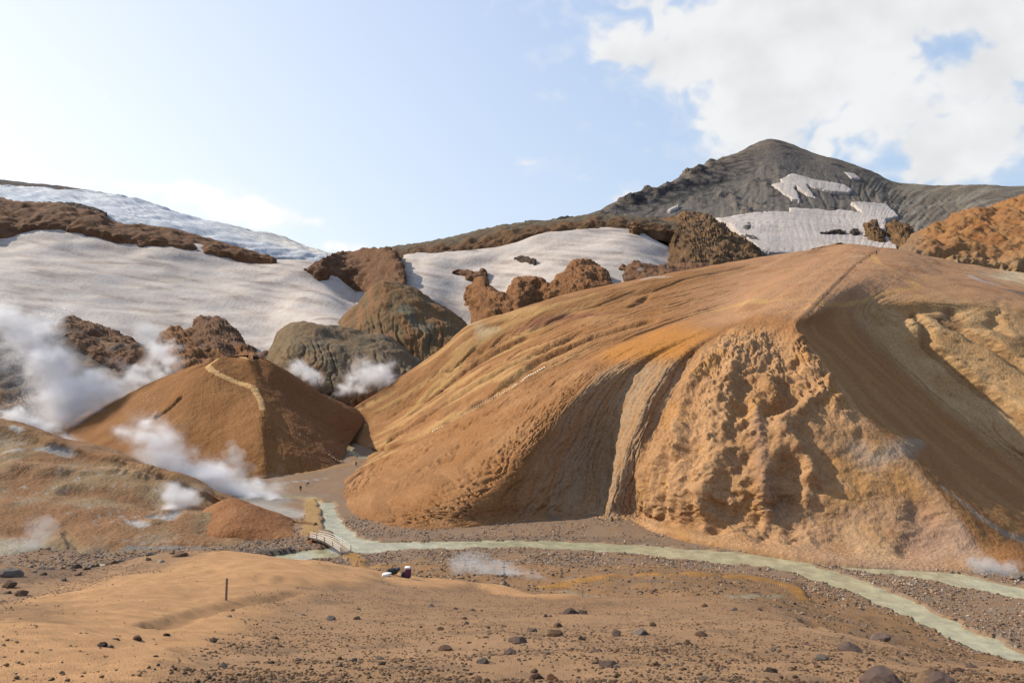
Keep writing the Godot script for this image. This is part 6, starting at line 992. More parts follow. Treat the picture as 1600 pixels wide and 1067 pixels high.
func net_outcrop_i() -> PackedFloat32Array:
	return PackedFloat32Array([383.9, 139.7, -904.5, 386.2, 140.7, -907.2, 389, 141.9, -911.1, 391.5, 143, -914.4, 394.4, 144.2, -918.4, 396, 144.2, -919, 397, 144.1, -918.1, 398.4, 144.1, -918.2, 397.7, 142.7, -914.7, 395.3, 140.8, -907.4, 394.7, 139.3, -904.3, 392.2, 137.4, -896.9, 381.3, 160.8, -898.4, 383, 161.7, -899.7, 384.8, 162.7, -901.3, 386.7, 163.7, -903.1, 388.3, 164.5, -904.2, 389.7, 164.5, -904.4, 390.9, 164.5, -904.1, 392.2, 164.5, -904, 392.3, 163.2, -902.2, 391.6, 161.7, -898.8, 391.3, 160.2, -896.5, 390.7, 158.7, -893.5, 380.2, 163.5, -895.7, 381.6, 164.3, -896.4, 382.9, 165.1, -896.9, 384.5, 166, -898.1, 385.6, 166.7, -898, 386.9, 166.7, -897.9, 388.2, 166.7, -897.8, 389.5, 166.6, -897.7, 389.9, 165.5, -896.6, 389.9, 164.2, -895, 389.8, 162.8, -893, 390, 161.5, -891.9, 379.7, 162.9, -894.3, 380.9, 163.4, -894.5, 381.8, 163.9, -894.2, 383.1, 164.4, -894.6, 383.8, 164.8, -893.8, 384.9, 164.6, -893.3, 386.2, 164.6, -893.3, 387.5, 164.7, -893.5, 388.2, 163.9, -893.1, 388.6, 163, -892.2, 388.9, 162, -891.2, 389.6, 161.1, -890.8, 379.4, 162.3, -893.2, 380.3, 162.5, -893, 381, 162.7, -892, 382, 162.9, -891.8, 382.4, 163, -890.5, 383.3, 162.7, -889.8, 384.5, 162.7, -889.8, 385.9, 162.9, -890.2, 386.8, 162.4, -890.3, 387.5, 161.8, -890.1, 388.3, 161.2, -889.8, 389.2, 160.7, -890, 379.2, 161.7, -892.4, 380, 161.7, -891.8, 380.4, 161.6, -890.4, 381.1, 161.5, -889.8, 381.4, 161.3, -888, 382.1, 160.9, -887.1, 383.2, 161, -887.1, 384.6, 161.2, -887.7, 385.7, 161, -888.2, 386.7, 160.8, -888.5, 387.8, 160.5, -888.8, 388.9, 160.3, -889.3, 379.1, 161.2, -891.9, 379.8, 161, -891.1, 380, 160.5, -889.3, 380.6, 160.2, -888.5, 380.7, 159.8, -886.4, 381.3, 159.3, -885.5, 382.3, 159.4, -885.4, 383.7, 159.7, -886.2, 385, 159.8, -886.9, 386.2, 159.8, -887.4, 387.4, 159.9, -888.2, 388.7, 160, -888.9, 379.2, 160.8, -891.7, 379.8, 160.3, -890.9, 379.9, 159.6, -889, 380.5, 159.1, -888, 380.5, 158.4, -885.9, 381, 157.8, -884.9, 382, 157.9, -884.9, 383.3, 158.3, -885.6, 384.7, 158.6, -886.4, 385.9, 158.9, -887.1, 387.3, 159.3, -887.9, 388.7, 159.7, -888.8, 378.8, 149.2, -890.7, 379.4, 148.7, -889.9, 379.5, 148, -888, 380, 147.5, -887, 380.1, 146.9, -884.9, 380.6, 146.3, -883.9, 381.5, 146.4, -883.9, 382.9, 146.7, -884.6, 384.2, 147.1, -885.4, 385.5, 147.4, -886.1, 386.9, 147.8, -886.9, 388.2, 148.1, -887.8])

func net_outcrop_j() -> PackedFloat32Array:
	return PackedFloat32Array([401.1, 139.6, -904, 409.9, 145.5, -922.5, 418.7, 151.6, -940.9, 426.1, 155.2, -952.4, 431.9, 156.4, -956.3, 436, 156.4, -957.1, 431.7, 151.6, -941.8, 427.8, 147, -927.7, 423.4, 142.1, -913.4, 419.2, 137.4, -899.7, 412.6, 132.1, -882.1, 406, 127, -864.8, 396.6, 160.2, -893.9, 400.5, 165, -901.3, 404.6, 169.9, -909.1, 409, 172.8, -914, 413.4, 173.6, -915.2, 416, 173.2, -913.2, 414.8, 169.2, -905, 413.1, 165, -895.7, 411.1, 160.7, -886.8, 408.9, 156.3, -877.7, 405.8, 151.7, -867.6, 403.2, 147.2, -859, 394.7, 162.6, -889.4, 396.3, 166.7, -891.9, 398.3, 170.9, -895, 401.4, 173.3, -897, 405.1, 174, -897, 407.1, 173.4, -893.7, 407.3, 169.8, -888.6, 406.5, 166, -881.5, 405.6, 162, -875, 404.4, 158, -867.9, 402.8, 153.7, -861.1, 402, 149.8, -856.4, 393.3, 161.3, -886.3, 394.2, 164.1, -886.5, 395, 166.7, -886.3, 396.9, 168.1, -885.8, 399.6, 168.2, -884.4, 401.3, 167.5, -881.1, 401.9, 164.6, -877, 401.8, 161.5, -871.5, 401.8, 158.4, -866.9, 401.5, 155.3, -861.8, 401.1, 152, -857.4, 401.3, 149, -854.2, 392.2, 160.2, -883.9, 392.6, 161.6, -882.3, 392.5, 162.9, -879.6, 393.5, 163.3, -877.1, 395.3, 162.9, -874.5, 396.8, 162.2, -871.2, 397.6, 159.8, -867.8, 398, 157.4, -863.6, 398.7, 155, -860.5, 399.3, 152.7, -857.1, 399.9, 150.4, -854.4, 400.8, 148.2, -852.5, 391.4, 159.1, -882.1, 391.4, 159.3, -879.1, 390.8, 159.3, -874.4, 391, 158.8, -870.5, 392.1, 158, -867.1, 393.3, 157.2, -863.7, 394.3, 155.4, -860.9, 395.2, 153.6, -857.7, 396.4, 151.9, -855.6, 397.5, 150.4, -853.5, 398.9, 148.9, -852.2, 400.4, 147.5, -851.2, 390.9, 158, -880.9, 390.8, 157.2, -877.1, 389.9, 156.1, -871.2, 389.6, 154.8, -866.3, 390.2, 153.5, -862.4, 391.1, 152.7, -859, 392.3, 151.4, -856.6, 393.3, 150.1, -853.9, 394.9, 149, -852.6, 396.5, 148.3, -851.2, 398.4, 147.6, -850.8, 400.3, 146.9, -850.4, 390.7, 157.1, -880.6, 390.8, 155.2, -876.4, 389.9, 153.1, -870.1, 389.5, 151.1, -864.9, 389.6, 149.5, -860.8, 390.3, 148.6, -857.4, 391.5, 147.8, -855.1, 392.6, 146.9, -852.7, 394.3, 146.4, -851.5, 396.1, 146.3, -850.4, 398.3, 146.3, -850.3, 400.5, 146.3, -850.2, 390.3, 145.7, -879.6, 390.3, 143.9, -875.4, 389.5, 141.8, -869.1, 389, 139.9, -863.9, 389.1, 138.3, -859.8, 389.9, 137.4, -856.4, 391, 136.6, -854.1, 392.1, 135.9, -851.7, 393.8, 135.4, -850.5, 395.6, 135.3, -849.4, 397.8, 135.2, -849.3, 400, 135.2, -849.2])

func net_outcrop_k() -> PackedFloat32Array:
	return PackedFloat32Array([441.2, 151.1, -939.8, 451.7, 154.4, -951.5, 464.1, 158.2, -967.1, 471, 158.6, -970.7, 473, 156.3, -964, 474.4, 153.8, -956.6, 469.8, 148.7, -939.7, 459.4, 141.3, -913.3, 450.9, 134.6, -891.1, 441.8, 128, -868.3, 434, 121.9, -848.2, 425.1, 115.8, -826.2, 428.6, 170.1, -913, 434.9, 172.4, -916.1, 441.1, 174.6, -919.1, 444.9, 174.3, -916.8, 445.7, 171.6, -908.5, 445.8, 168.8, -898.8, 442.6, 163.9, -885.2, 436.7, 157.4, -868.2, 430.9, 151.1, -851.6, 424.8, 144.9, -834.9, 418.9, 138.9, -818.8, 414.4, 133.4, -805.5, 423, 171.5, -901, 427.4, 173.1, -900.3, 430.8, 174.5, -897.7, 433.2, 173.8, -892.8, 433.6, 171, -883.8, 433, 168, -873.2, 430.5, 163.4, -861, 426.6, 157.5, -848.1, 422, 151.6, -834.1, 417.2, 145.8, -820.1, 412.3, 140.1, -805.8, 409.7, 135.1, -796.3, 420.1, 168.7, -894.9, 422.8, 168.9, -891.4, 424, 168.7, -884.9, 424.6, 166.9, -877.2, 423.7, 163.7, -866.5, 422.7, 160.4, -855.7, 420.7, 156.3, -844.5, 418.1, 151.4, -833.7, 415, 146.4, -822, 411.7, 141.6, -810.4, 408.3, 136.8, -798.7, 406.9, 132.5, -790.9, 417.9, 166.2, -890.2, 419.1, 165, -884.3, 418.4, 163.4, -874.8, 417.6, 160.7, -864.9, 415.8, 157, -852.9, 414.3, 153.5, -841.9, 412.8, 149.9, -831.6, 411.2, 145.8, -822.4, 409.3, 141.7, -812.6, 407.3, 137.6, -802.8, 405.2, 133.7, -793.1, 404.7, 130.1, -786.7, 416.2, 163.8, -886.6, 416.2, 161.4, -879, 414.1, 158.5, -867.2, 412.1, 155, -855.7, 409.4, 150.9, -842.7, 407.6, 147.2, -831.5, 406.4, 144, -821.8, 405.7, 140.7, -813.8, 404.8, 137.3, -805.5, 403.7, 134, -797.1, 402.7, 130.8, -788.9, 403.1, 127.9, -783.5, 415.1, 161.6, -884.3, 414.3, 158.1, -875.7, 411.1, 154, -862.4, 408.3, 149.8, -849.8, 405, 145.5, -836.2, 402.7, 141.5, -825, 401.9, 138.7, -815.7, 401.9, 136, -808.4, 401.7, 133.3, -801, 401.3, 130.6, -793.4, 401.1, 128, -786.2, 402.1, 125.8, -781.5, 414.8, 159.7, -883.5, 413.4, 155.1, -874.5, 409.6, 150, -860.7, 406.3, 145.2, -847.8, 402.6, 140.6, -834, 400.1, 136.3, -822.8, 399.4, 133.9, -813.6, 399.8, 131.8, -806.6, 400, 129.7, -799.5, 400.1, 127.6, -792.2, 400.3, 125.5, -785.3, 401.7, 123.8, -780.8, 414.3, 148.2, -882.5, 412.9, 143.8, -873.5, 409.1, 138.9, -859.7, 405.8, 134.2, -846.8, 402.1, 129.7, -833, 399.6, 125.6, -821.8, 398.9, 123.3, -812.6, 399.3, 121.3, -805.6, 399.5, 119.3, -798.5, 399.6, 117.3, -791.2, 399.8, 115.4, -784.3, 401.2, 113.7, -779.8])

func net_right_back_slope() -> PackedFloat32Array:
	return PackedFloat32Array([425.5, 115.3, -875, 443.6, 136.4, -875, 468.2, 149.3, -875, 494.6, 158.2, -875, 521.7, 164.8, -875, 548.9, 171, -875, 576.1, 177.5, -875, 603.3, 183.7, -875, 630.5, 190, -875, 657.8, 195.6, -875, 685.2, 201, -875, 712.6, 206.5, -875, 740, 211.8, -875, 767.8, 213.9, -875, 795.7, 216, -875, 823.5, 218.1, -875, 851.4, 220.2, -875, 879.2, 222.2, -875, 359.9, 121.7, -740, 375.1, 139.5, -740, 395.9, 150.4, -740, 418.3, 157.9, -740, 441.2, 163.5, -740, 464.2, 168.7, -740, 487.2, 174.2, -740, 510.2, 179.5, -740, 533.2, 184.8, -740, 556.3, 189.5, -740, 579.5, 194.1, -740, 602.7, 198.8, -740, 625.8, 203.3, -740, 649.4, 205, -740, 672.9, 206.8, -740, 696.5, 208.6, -740, 720, 210.3, -740, 743.6, 212.1, -740, 330.7, 117.3, -680, 344.7, 133.7, -680, 363.8, 143.7, -680, 384.4, 150.7, -680, 405.4, 155.8, -680, 426.6, 160.6, -680, 447.7, 165.7, -680, 468.8, 170.5, -680, 490, 175.4, -680, 511.2, 179.7, -680, 532.5, 183.9, -680, 553.8, 188.2, -680, 575.1, 192.3, -680, 596.7, 193.9, -680, 618.4, 195.6, -680, 640, 197.2, -680, 661.6, 198.8, -680, 683.3, 200.4, -680, 305.6, 110.9, -630.6, 320, 122.9, -630.6, 337.9, 129.3, -630.6, 357, 133.5, -630.6, 376.5, 137.1, -630.6, 396.1, 140.7, -630.6, 415.7, 144.7, -630.6, 435.3, 148.2, -630.6, 454.9, 151.6, -630.6, 474.6, 154.7, -630.6, 494.3, 157.7, -630.6, 514, 160.8, -630.6, 533.7, 163.8, -630.6, 553.7, 165, -630.6, 573.7, 166.1, -630.6, 593.6, 167.2, -630.6, 613.6, 168.4, -630.6, 633.6, 169.5, -630.6, 283.1, 105.1, -586, 297.6, 113.3, -586, 314.5, 116.6, -586, 332.2, 118.5, -586, 350.4, 120.7, -586, 368.6, 123.3, -586, 386.8, 126.3, -586, 405, 128.6, -586, 423.2, 130.8, -586, 441.5, 132.7, -586, 459.8, 134.8, -586, 478.1, 136.9, -586, 496.4, 138.9, -586, 514.9, 139.6, -586, 533.3, 140.3, -586, 551.8, 141, -586, 570.3, 141.7, -586, 588.8, 142.4, -586, 265.1, 100.5, -550.6, 279.9, 105.3, -550.6, 296, 106, -550.6, 312.6, 105.8, -550.6, 329.7, 106.8, -550.6, 346.8, 108.6, -550.6, 363.9, 110.8, -550.6, 381, 112, -550.6, 398.1, 113.1, -550.6, 415.3, 114.1, -550.6, 432.4, 115.3, -550.6, 449.6, 116.5, -550.6, 466.8, 117.7, -550.6, 484.1, 118, -550.6, 501.4, 118.4, -550.6, 518.6, 118.7, -550.6, 535.9, 119.1, -550.6, 553.2, 119.4, -550.6, 253.3, 97.3, -527.8, 268.6, 99.3, -527.8, 284.3, 97.6, -527.8, 300.1, 95.5, -527.8, 316.5, 95.4, -527.8, 332.9, 96.5, -527.8, 349.3, 98, -527.8, 365.7, 98.2, -527.8, 382.1, 98.5, -527.8, 398.6, 98.6, -527.8, 415, 99, -527.8, 431.4, 99.5, -527.8, 447.9, 99.9, -527.8, 464.4, 99.9, -527.8, 480.9, 99.9, -527.8, 497.4, 100, -527.8, 513.9, 100, -527.8, 530.4, 100, -527.8, 248.7, 95.8, -520, 264.9, 95.1, -520, 280.5, 91.1, -520, 296.1, 87.2, -520, 312.3, 86.1, -520, 328.4, 86.5, -520, 344.6, 87.4, -520, 360.7, 86.8, -520, 376.9, 86.1, -520, 393.1, 85.5, -520, 409.3, 85.2, -520, 425.4, 84.9, -520, 441.6, 84.6, -520, 457.8, 84.3, -520, 474, 84.1, -520, 490.1, 83.8, -520, 506.3, 83.5, -520, 522.5, 83.3, -520, 248.2, 89, -519, 264.4, 88.3, -519, 279.9, 84.3, -519, 295.6, 80.4, -519, 311.7, 79.4, -519, 327.8, 79.7, -519, 343.9, 80.6, -519, 360, 80, -519, 376.2, 79.4, -519, 392.3, 78.7, -519, 408.5, 78.4, -519, 424.6, 78.1, -519, 440.8, 77.9, -519, 456.9, 77.6, -519, 473.1, 77.3, -519, 489.2, 77, -519, 505.4, 76.8, -519, 521.5, 76.5, -519])

func net_hot_slope() -> PackedFloat32Array:
	return PackedFloat32Array([-434.5, 47.7, -470, -358.9, 43.4, -470, -302.3, 39.9, -470, -279.6, 37.3, -470, -253.1, 34.7, -470, -226.7, 26.9, -470, -200.2, 23.8, -470, -173.8, 22.5, -470, -151.1, 19.6, -470, -139.8, 16.3, -470, -132.2, 13.6, -470, -124.7, 10.8, -470, -388.3, 54.7, -420, -320.7, 51.3, -420, -270.1, 48.6, -420, -249.8, 46.6, -420, -226.2, 44.6, -420, -202.6, 38.5, -420, -178.9, 36.1, -420, -155.3, 35.1, -420, -135, 32.8, -420, -124.9, 30.3, -420, -118.2, 28.1, -420, -111.4, 26, -420, -360.5, 39.5, -390, -297.8, 37.2, -390, -250.8, 35.3, -390, -232, 33.9, -390, -210, 32.5, -390, -188.1, 28.2, -390, -166.2, 26.6, -390, -144.2, 25.9, -390, -125.4, 24.3, -390, -116, 22.5, -390, -109.7, 21, -390, -103.5, 19.5, -390, -332.8, 26.5, -360, -274.9, 25.1, -360, -231.5, 23.9, -360, -214.1, 23.1, -360, -193.9, 22.2, -360, -173.6, 19.6, -360, -153.4, 18.6, -360, -133.1, 18.2, -360, -115.8, 17.2, -360, -107.1, 16.1, -360, -101.3, 15.2, -360, -95.5, 14.2, -360, -305.1, 15.7, -330, -252, 15.1, -330, -212.2, 14.5, -330, -196.3, 14.1, -330, -177.7, 13.7, -330, -159.2, 12.5, -330, -140.6, 12.1, -330, -122, 11.9, -330, -106.1, 11.4, -330, -98.2, 10.9, -330, -92.8, 10.5, -330, -87.5, 10.1, -330, -272.7, 7.6, -295, -225.3, 7.6, -295, -189.7, 7.6, -295, -175.5, 7.6, -295, -158.9, 7.6, -295, -142.3, 7.6, -295, -125.7, 7.6, -295, -109.1, 7.6, -295, -94.9, 7.6, -295, -87.7, 7.6, -295, -83, 7.6, -295, -78.3, 7.6, -295, -240.4, 3.9, -260, -198.6, 4.4, -260, -167.2, 4.7, -260, -154.7, 5, -260, -140, 5.2, -260, -125.4, 6, -260, -110.8, 6.2, -260, -96.1, 6.4, -260, -83.6, 6.7, -260, -77.3, 7, -260, -73.2, 7.2, -260, -69, 7.5, -260])

func net_left_outcrop() -> PackedFloat32Array:
	return PackedFloat32Array([-279.4, 34.9, -490.9, -299.5, 39.9, -529.5, -305.6, 42.3, -548.4, -298, 40.4, -544.5, -290.3, 38.7, -540.5, -283.3, 36.9, -537.7, -276.4, 35.1, -534.9, -267.7, 33.4, -528.4, -260.9, 31.6, -525.5, -251.4, 29.4, -516.5, -243.6, 27.2, -510.5, -235.4, 24.6, -503, -188.6, 25, -410.8, -184.2, 22.6, -409.2, -258.6, 46.3, -454.3, -267, 51.4, -472, -269.5, 53.8, -483.5, -264.9, 52.1, -484, -258.7, 50.5, -481.7, -252.4, 48.9, -479.1, -246, 47.2, -476, -239, 45.6, -471.9, -232.6, 43.8, -468.5, -225.4, 41.7, -463.1, -218.2, 39.6, -457.3, -207.5, 37.2, -443.3, -185.1, 35, -403.2, -176.8, 32.8, -392.7, -249.3, 47.6, -438.1, -252.6, 52.2, -446.4, -253.4, 54.5, -454.6, -250.2, 53, -457.2, -244.7, 51.5, -455.6, -238.7, 49.9, -453.1, -232.4, 48.4, -449.8, -226.3, 46.8, -446.8, -220, 45.1, -443.2, -213.9, 43.1, -439.4, -206.9, 41.1, -433.6, -195.1, 38.7, -416.8, -183.5, 36.4, -399.8, -173.5, 34.3, -385.3, -243.1, 46.8, -427.1, -243.6, 49.8, -431.4, -242.1, 50.8, -435.1, -238, 49, -435.4, -232.5, 47.4, -433.3, -226.7, 45.8, -430.6, -220.7, 44.2, -427.4, -215, 42.6, -424.6, -209.3, 41.2, -421.8, -203.8, 39.4, -419, -197.6, 37.7, -414.8, -188.3, 35.8, -403.1, -179.1, 33.9, -391.2, -171, 32, -381.2, -238.2, 46.2, -418.5, -236.6, 47.5, -419.6, -233.2, 47.4, -419.8, -228.5, 45.4, -418.4, -223, 43.7, -415.9, -217.3, 42.1, -413, -211.6, 40.5, -409.9, -206.1, 38.9, -407.3, -200.8, 37.6, -405.1, -195.8, 36.1, -403, -190.3, 34.6, -400, -182.9, 33, -392.4, -175.5, 31.4, -384.5, -168.9, 29.8, -377.9, -234.5, 45.5, -412, -231.1, 45.4, -410.6, -226.4, 44.3, -408.1, -221.2, 42.1, -405.5, -215.7, 40.4, -402.6, -210.1, 38.7, -399.6, -204.6, 37, -396.6, -199.4, 35.4, -394.1, -194.4, 34.2, -392.4, -189.7, 32.9, -390.9, -184.7, 31.6, -388.8, -178.7, 30.3, -384.2, -172.7, 28.9, -379.4, -167.2, 27.5, -375.5, -232.2, 45, -407.9, -227.6, 43.4, -405, -222, 41.4, -400.9, -216.6, 39, -397.4, -211, 37.2, -394.3, -205.5, 35.4, -391.2, -200.2, 33.7, -388.2, -195.1, 32, -385.9, -190.4, 31, -384.4, -185.8, 29.8, -383.3, -181.1, 28.7, -381.8, -176, 27.6, -379.1, -170.8, 26.5, -376.2, -165.9, 25.3, -373.9, -231.4, 44.4, -406.5, -226.1, 41.5, -403.1, -220.3, 38.6, -398.4, -214.9, 35.9, -394.7, -209.3, 34, -391.5, -203.9, 32.2, -388.4, -198.6, 30.4, -385.4, -193.6, 28.7, -383.1, -188.9, 27.7, -381.7, -184.4, 26.7, -380.7, -179.7, 25.8, -379.4, -174.8, 24.9, -377.4, -169.8, 24, -375.1, -165.1, 23, -373.4, -230.8, 39.2, -405.5, -225.6, 36.3, -402.1, -219.7, 33.4, -397.4, -214.3, 30.9, -393.7, -208.8, 29, -390.5, -203.4, 27.2, -387.4, -198.1, 25.5, -384.4, -193.1, 23.8, -382.1, -188.4, 22.8, -380.7, -183.9, 21.9, -379.7, -179.3, 20.9, -378.4, -174.3, 20.1, -376.4, -169.3, 19.2, -374.1, -164.6, 18.3, -372.4])

func net_left_outcrop2() -> PackedFloat32Array:
	return PackedFloat32Array([-183.5, 24.8, -412, -234.6, 26.4, -529.3, -242.6, 30.7, -554.3, -242.2, 32.3, -566.2, -233.7, 31.2, -561, -226.6, 30.1, -558.7, -218.3, 28.7, -553.3, -208.9, 27.3, -544.6, -199.7, 25.9, -536, -191.5, 24.3, -529.2, -183.4, 22.8, -522.6, -176.7, 21.2, -519.5, -137.8, 22.4, -416.8, -132.5, 19.8, -412.2, -182.3, 34.8, -409.3, -202.9, 39.3, -457.8, -209.8, 43.6, -479.3, -208.3, 45.2, -486.8, -202.2, 44.2, -485.4, -195.8, 43.2, -482.8, -189, 41.9, -479.2, -181.9, 40.5, -474.4, -174.9, 39, -469.3, -168.2, 37.5, -464.8, -161.4, 36, -459.9, -152.2, 34.7, -447.5, -133.7, 32.8, -404.3, -126.2, 30.3, -392.5, -181.7, 36.2, -408.1, -188.8, 40.8, -426, -195.2, 44.9, -445.9, -193.2, 46.3, -451.6, -188.2, 45.4, -451.7, -182.1, 44.4, -449.1, -176, 43.2, -446.3, -170, 41.9, -443.1, -163.9, 40.6, -439.7, -157.8, 39.1, -436.2, -151.6, 37.7, -432, -141.3, 36.5, -415.5, -131.8, 34.2, -398.7, -123.4, 31.8, -383.7, -178.2, 34.4, -400.2, -181.5, 37.5, -410.9, -184, 40.2, -422.4, -180.8, 40.9, -424.4, -175.6, 39.8, -423, -170, 38.8, -420.2, -164.6, 38, -418, -159.3, 37, -416, -154.1, 36, -413.9, -148.9, 34.9, -411.8, -143.6, 33.9, -409.3, -135.7, 33, -398.8, -128.4, 31.3, -388.1, -121.7, 29.5, -378.6, -175.5, 32.6, -394, -175.8, 34.5, -399, -175.2, 35.9, -403.9, -171, 36, -403.2, -165.7, 34.9, -400.4, -160.4, 33.9, -397.6, -155.5, 33.3, -395.8, -151, 32.6, -394.8, -146.4, 31.9, -393.8, -142, 31.1, -392.7, -137.4, 30.4, -391.5, -131.3, 29.8, -385.7, -125.7, 28.6, -379.8, -120.4, 27.2, -374.6, -173.4, 30.8, -389.3, -171.3, 31.5, -390, -168.3, 32, -389.9, -163.4, 31.5, -387, -158.1, 30.3, -383.3, -153.1, 29.3, -380.4, -148.6, 28.9, -379, -144.6, 28.5, -378.7, -140.6, 28.1, -378.4, -136.7, 27.6, -378.2, -132.7, 27.1, -378, -128, 26.7, -375.7, -123.7, 25.9, -373.5, -119.5, 24.9, -371.5, -172.1, 29, -386.4, -168.3, 28.6, -384.4, -163.7, 28.1, -381.2, -158.4, 27.2, -376.9, -153.1, 26, -372.6, -148.4, 24.9, -369.6, -144.2, 24.8, -368.5, -140.5, 24.6, -368.6, -136.9, 24.3, -368.8, -133.3, 24.1, -369.2, -129.7, 23.8, -369.5, -126, 23.6, -369.5, -122.4, 23.1, -369.6, -118.8, 22.6, -369.6, -171.6, 27.1, -385.4, -166.9, 25.7, -382.5, -161.6, 24.2, -378.2, -156.3, 22.9, -373.5, -151.1, 21.6, -369, -146.5, 20.4, -366, -142.5, 20.5, -364.9, -139, 20.5, -365.2, -135.6, 20.5, -365.6, -132.1, 20.4, -366.1, -128.7, 20.4, -366.7, -125.4, 20.4, -367.4, -122, 20.3, -368.3, -118.6, 20.3, -369, -171.2, 22.2, -384.4, -166.5, 20.8, -381.5, -161.2, 19.4, -377.2, -155.9, 18.2, -372.5, -150.7, 16.9, -368, -146.1, 15.8, -365, -142.1, 15.9, -363.9, -138.6, 15.8, -364.2, -135.2, 15.8, -364.6, -131.8, 15.8, -365.1, -128.4, 15.7, -365.7, -125, 15.7, -366.4, -121.7, 15.6, -367.3, -118.3, 15.6, -368])

func net_left_outcrop3() -> PackedFloat32Array:
	return PackedFloat32Array([-224.4, 30.6, -558.2, -232.3, 35.1, -581.5, -238, 39.2, -602.1, -238, 41.5, -613.7, -232.9, 41.5, -614.3, -228.3, 41.5, -616.3, -220.5, 39, -607.6, -211.6, 36.3, -595.4, -203.3, 32.9, -582, -193.9, 29.4, -564.6, -184.3, 26.1, -545.2, -174.5, 22.9, -524.3, -165.9, 20.1, -506.8, -133.5, 21, -415.1, -197.2, 43.7, -490.8, -201.5, 48, -504.3, -205.1, 51.9, -518.8, -204.6, 54.1, -527.5, -200.8, 54.2, -529.7, -196.1, 54.2, -529.5, -190.3, 51.9, -524.3, -183.6, 49.4, -516.7, -177.4, 46.1, -508, -170.7, 42.8, -497.1, -163.8, 39.4, -484.4, -156.5, 36.1, -470.2, -147.8, 33.2, -451.4, -132.6, 31.1, -412.4, -185.2, 45, -460.8, -187.8, 49, -470, -190.5, 52.7, -481.8, -189.7, 54.7, -489.1, -186.6, 54.8, -492.1, -181.8, 54.8, -490.9, -176.8, 52.7, -487.3, -171.2, 50.4, -481.8, -165.9, 47.3, -475.1, -160.4, 44.2, -467.1, -154.6, 41, -457.3, -148.5, 37.8, -446.2, -139.7, 35, -426.8, -132.2, 32.6, -411.2, -178.3, 43, -443.6, -178.9, 45.8, -448.6, -179.4, 48.2, -455.1, -177.6, 49.4, -459, -174.3, 49.1, -460.1, -169.9, 48.8, -458.5, -165.5, 46.9, -455.6, -160.8, 45.1, -451.5, -156.3, 42.8, -447, -151.8, 40.4, -441.7, -147.2, 38, -435.4, -142.4, 35.6, -428.2, -135.8, 33.4, -415.6, -130, 31.4, -405.4, -172.9, 41.2, -430.1, -171.9, 42.8, -431.9, -170.7, 44.2, -434.2, -168.1, 44.7, -435.3, -164.6, 44.1, -435.1, -160.6, 43.6, -433.1, -156.7, 41.9, -430.7, -152.6, 40.5, -427.8, -148.9, 38.8, -425, -145.1, 37, -421.9, -141.4, 35.3, -418.2, -137.5, 33.5, -414, -132.7, 31.8, -406.8, -128.2, 30.3, -400.8, -168.8, 39.5, -419.9, -166.5, 40.1, -419.2, -163.9, 40.5, -418.3, -160.8, 40.4, -417.4, -157.3, 39.6, -416.1, -153.5, 38.9, -413.9, -150, 37.4, -411.8, -146.5, 36.2, -409.9, -143.2, 35.1, -408.3, -140.1, 33.9, -406.8, -137, 32.7, -405.2, -133.9, 31.4, -403.3, -130.3, 30.3, -400.1, -126.8, 29.2, -397.4, -166.2, 37.8, -413.5, -163.1, 37.5, -411.2, -159.6, 37.1, -408.4, -156.1, 36.4, -406.2, -152.6, 35.5, -404.1, -149.1, 34.5, -401.8, -145.8, 33.2, -400, -142.7, 32.3, -398.6, -139.8, 31.6, -397.9, -136.9, 30.9, -397.4, -134.2, 30.2, -397, -131.5, 29.4, -396.6, -128.7, 28.7, -395.9, -125.8, 28, -395.2, -165.3, 36.2, -411.3, -161.7, 35, -408.5, -157.8, 33.8, -405, -154.3, 32.6, -402.3, -151, 31.4, -400.1, -147.6, 30.2, -397.7, -144.5, 29, -395.9, -141.6, 28.3, -394.8, -138.7, 28.1, -394.3, -135.9, 27.8, -394.1, -133.3, 27.6, -394.2, -130.6, 27.3, -394.3, -128, 27.1, -394.5, -125.3, 26.8, -394.5, -164.9, 30.9, -410.3, -161.3, 29.7, -407.5, -157.4, 28.6, -404, -153.9, 27.4, -401.3, -150.6, 26.3, -399.1, -147.3, 25.1, -396.7, -144.2, 24, -394.9, -141.2, 23.3, -393.8, -138.3, 23, -393.3, -135.6, 22.8, -393.1, -132.9, 22.6, -393.2, -130.3, 22.3, -393.3, -127.6, 22.1, -393.5, -124.9, 21.8, -393.5])

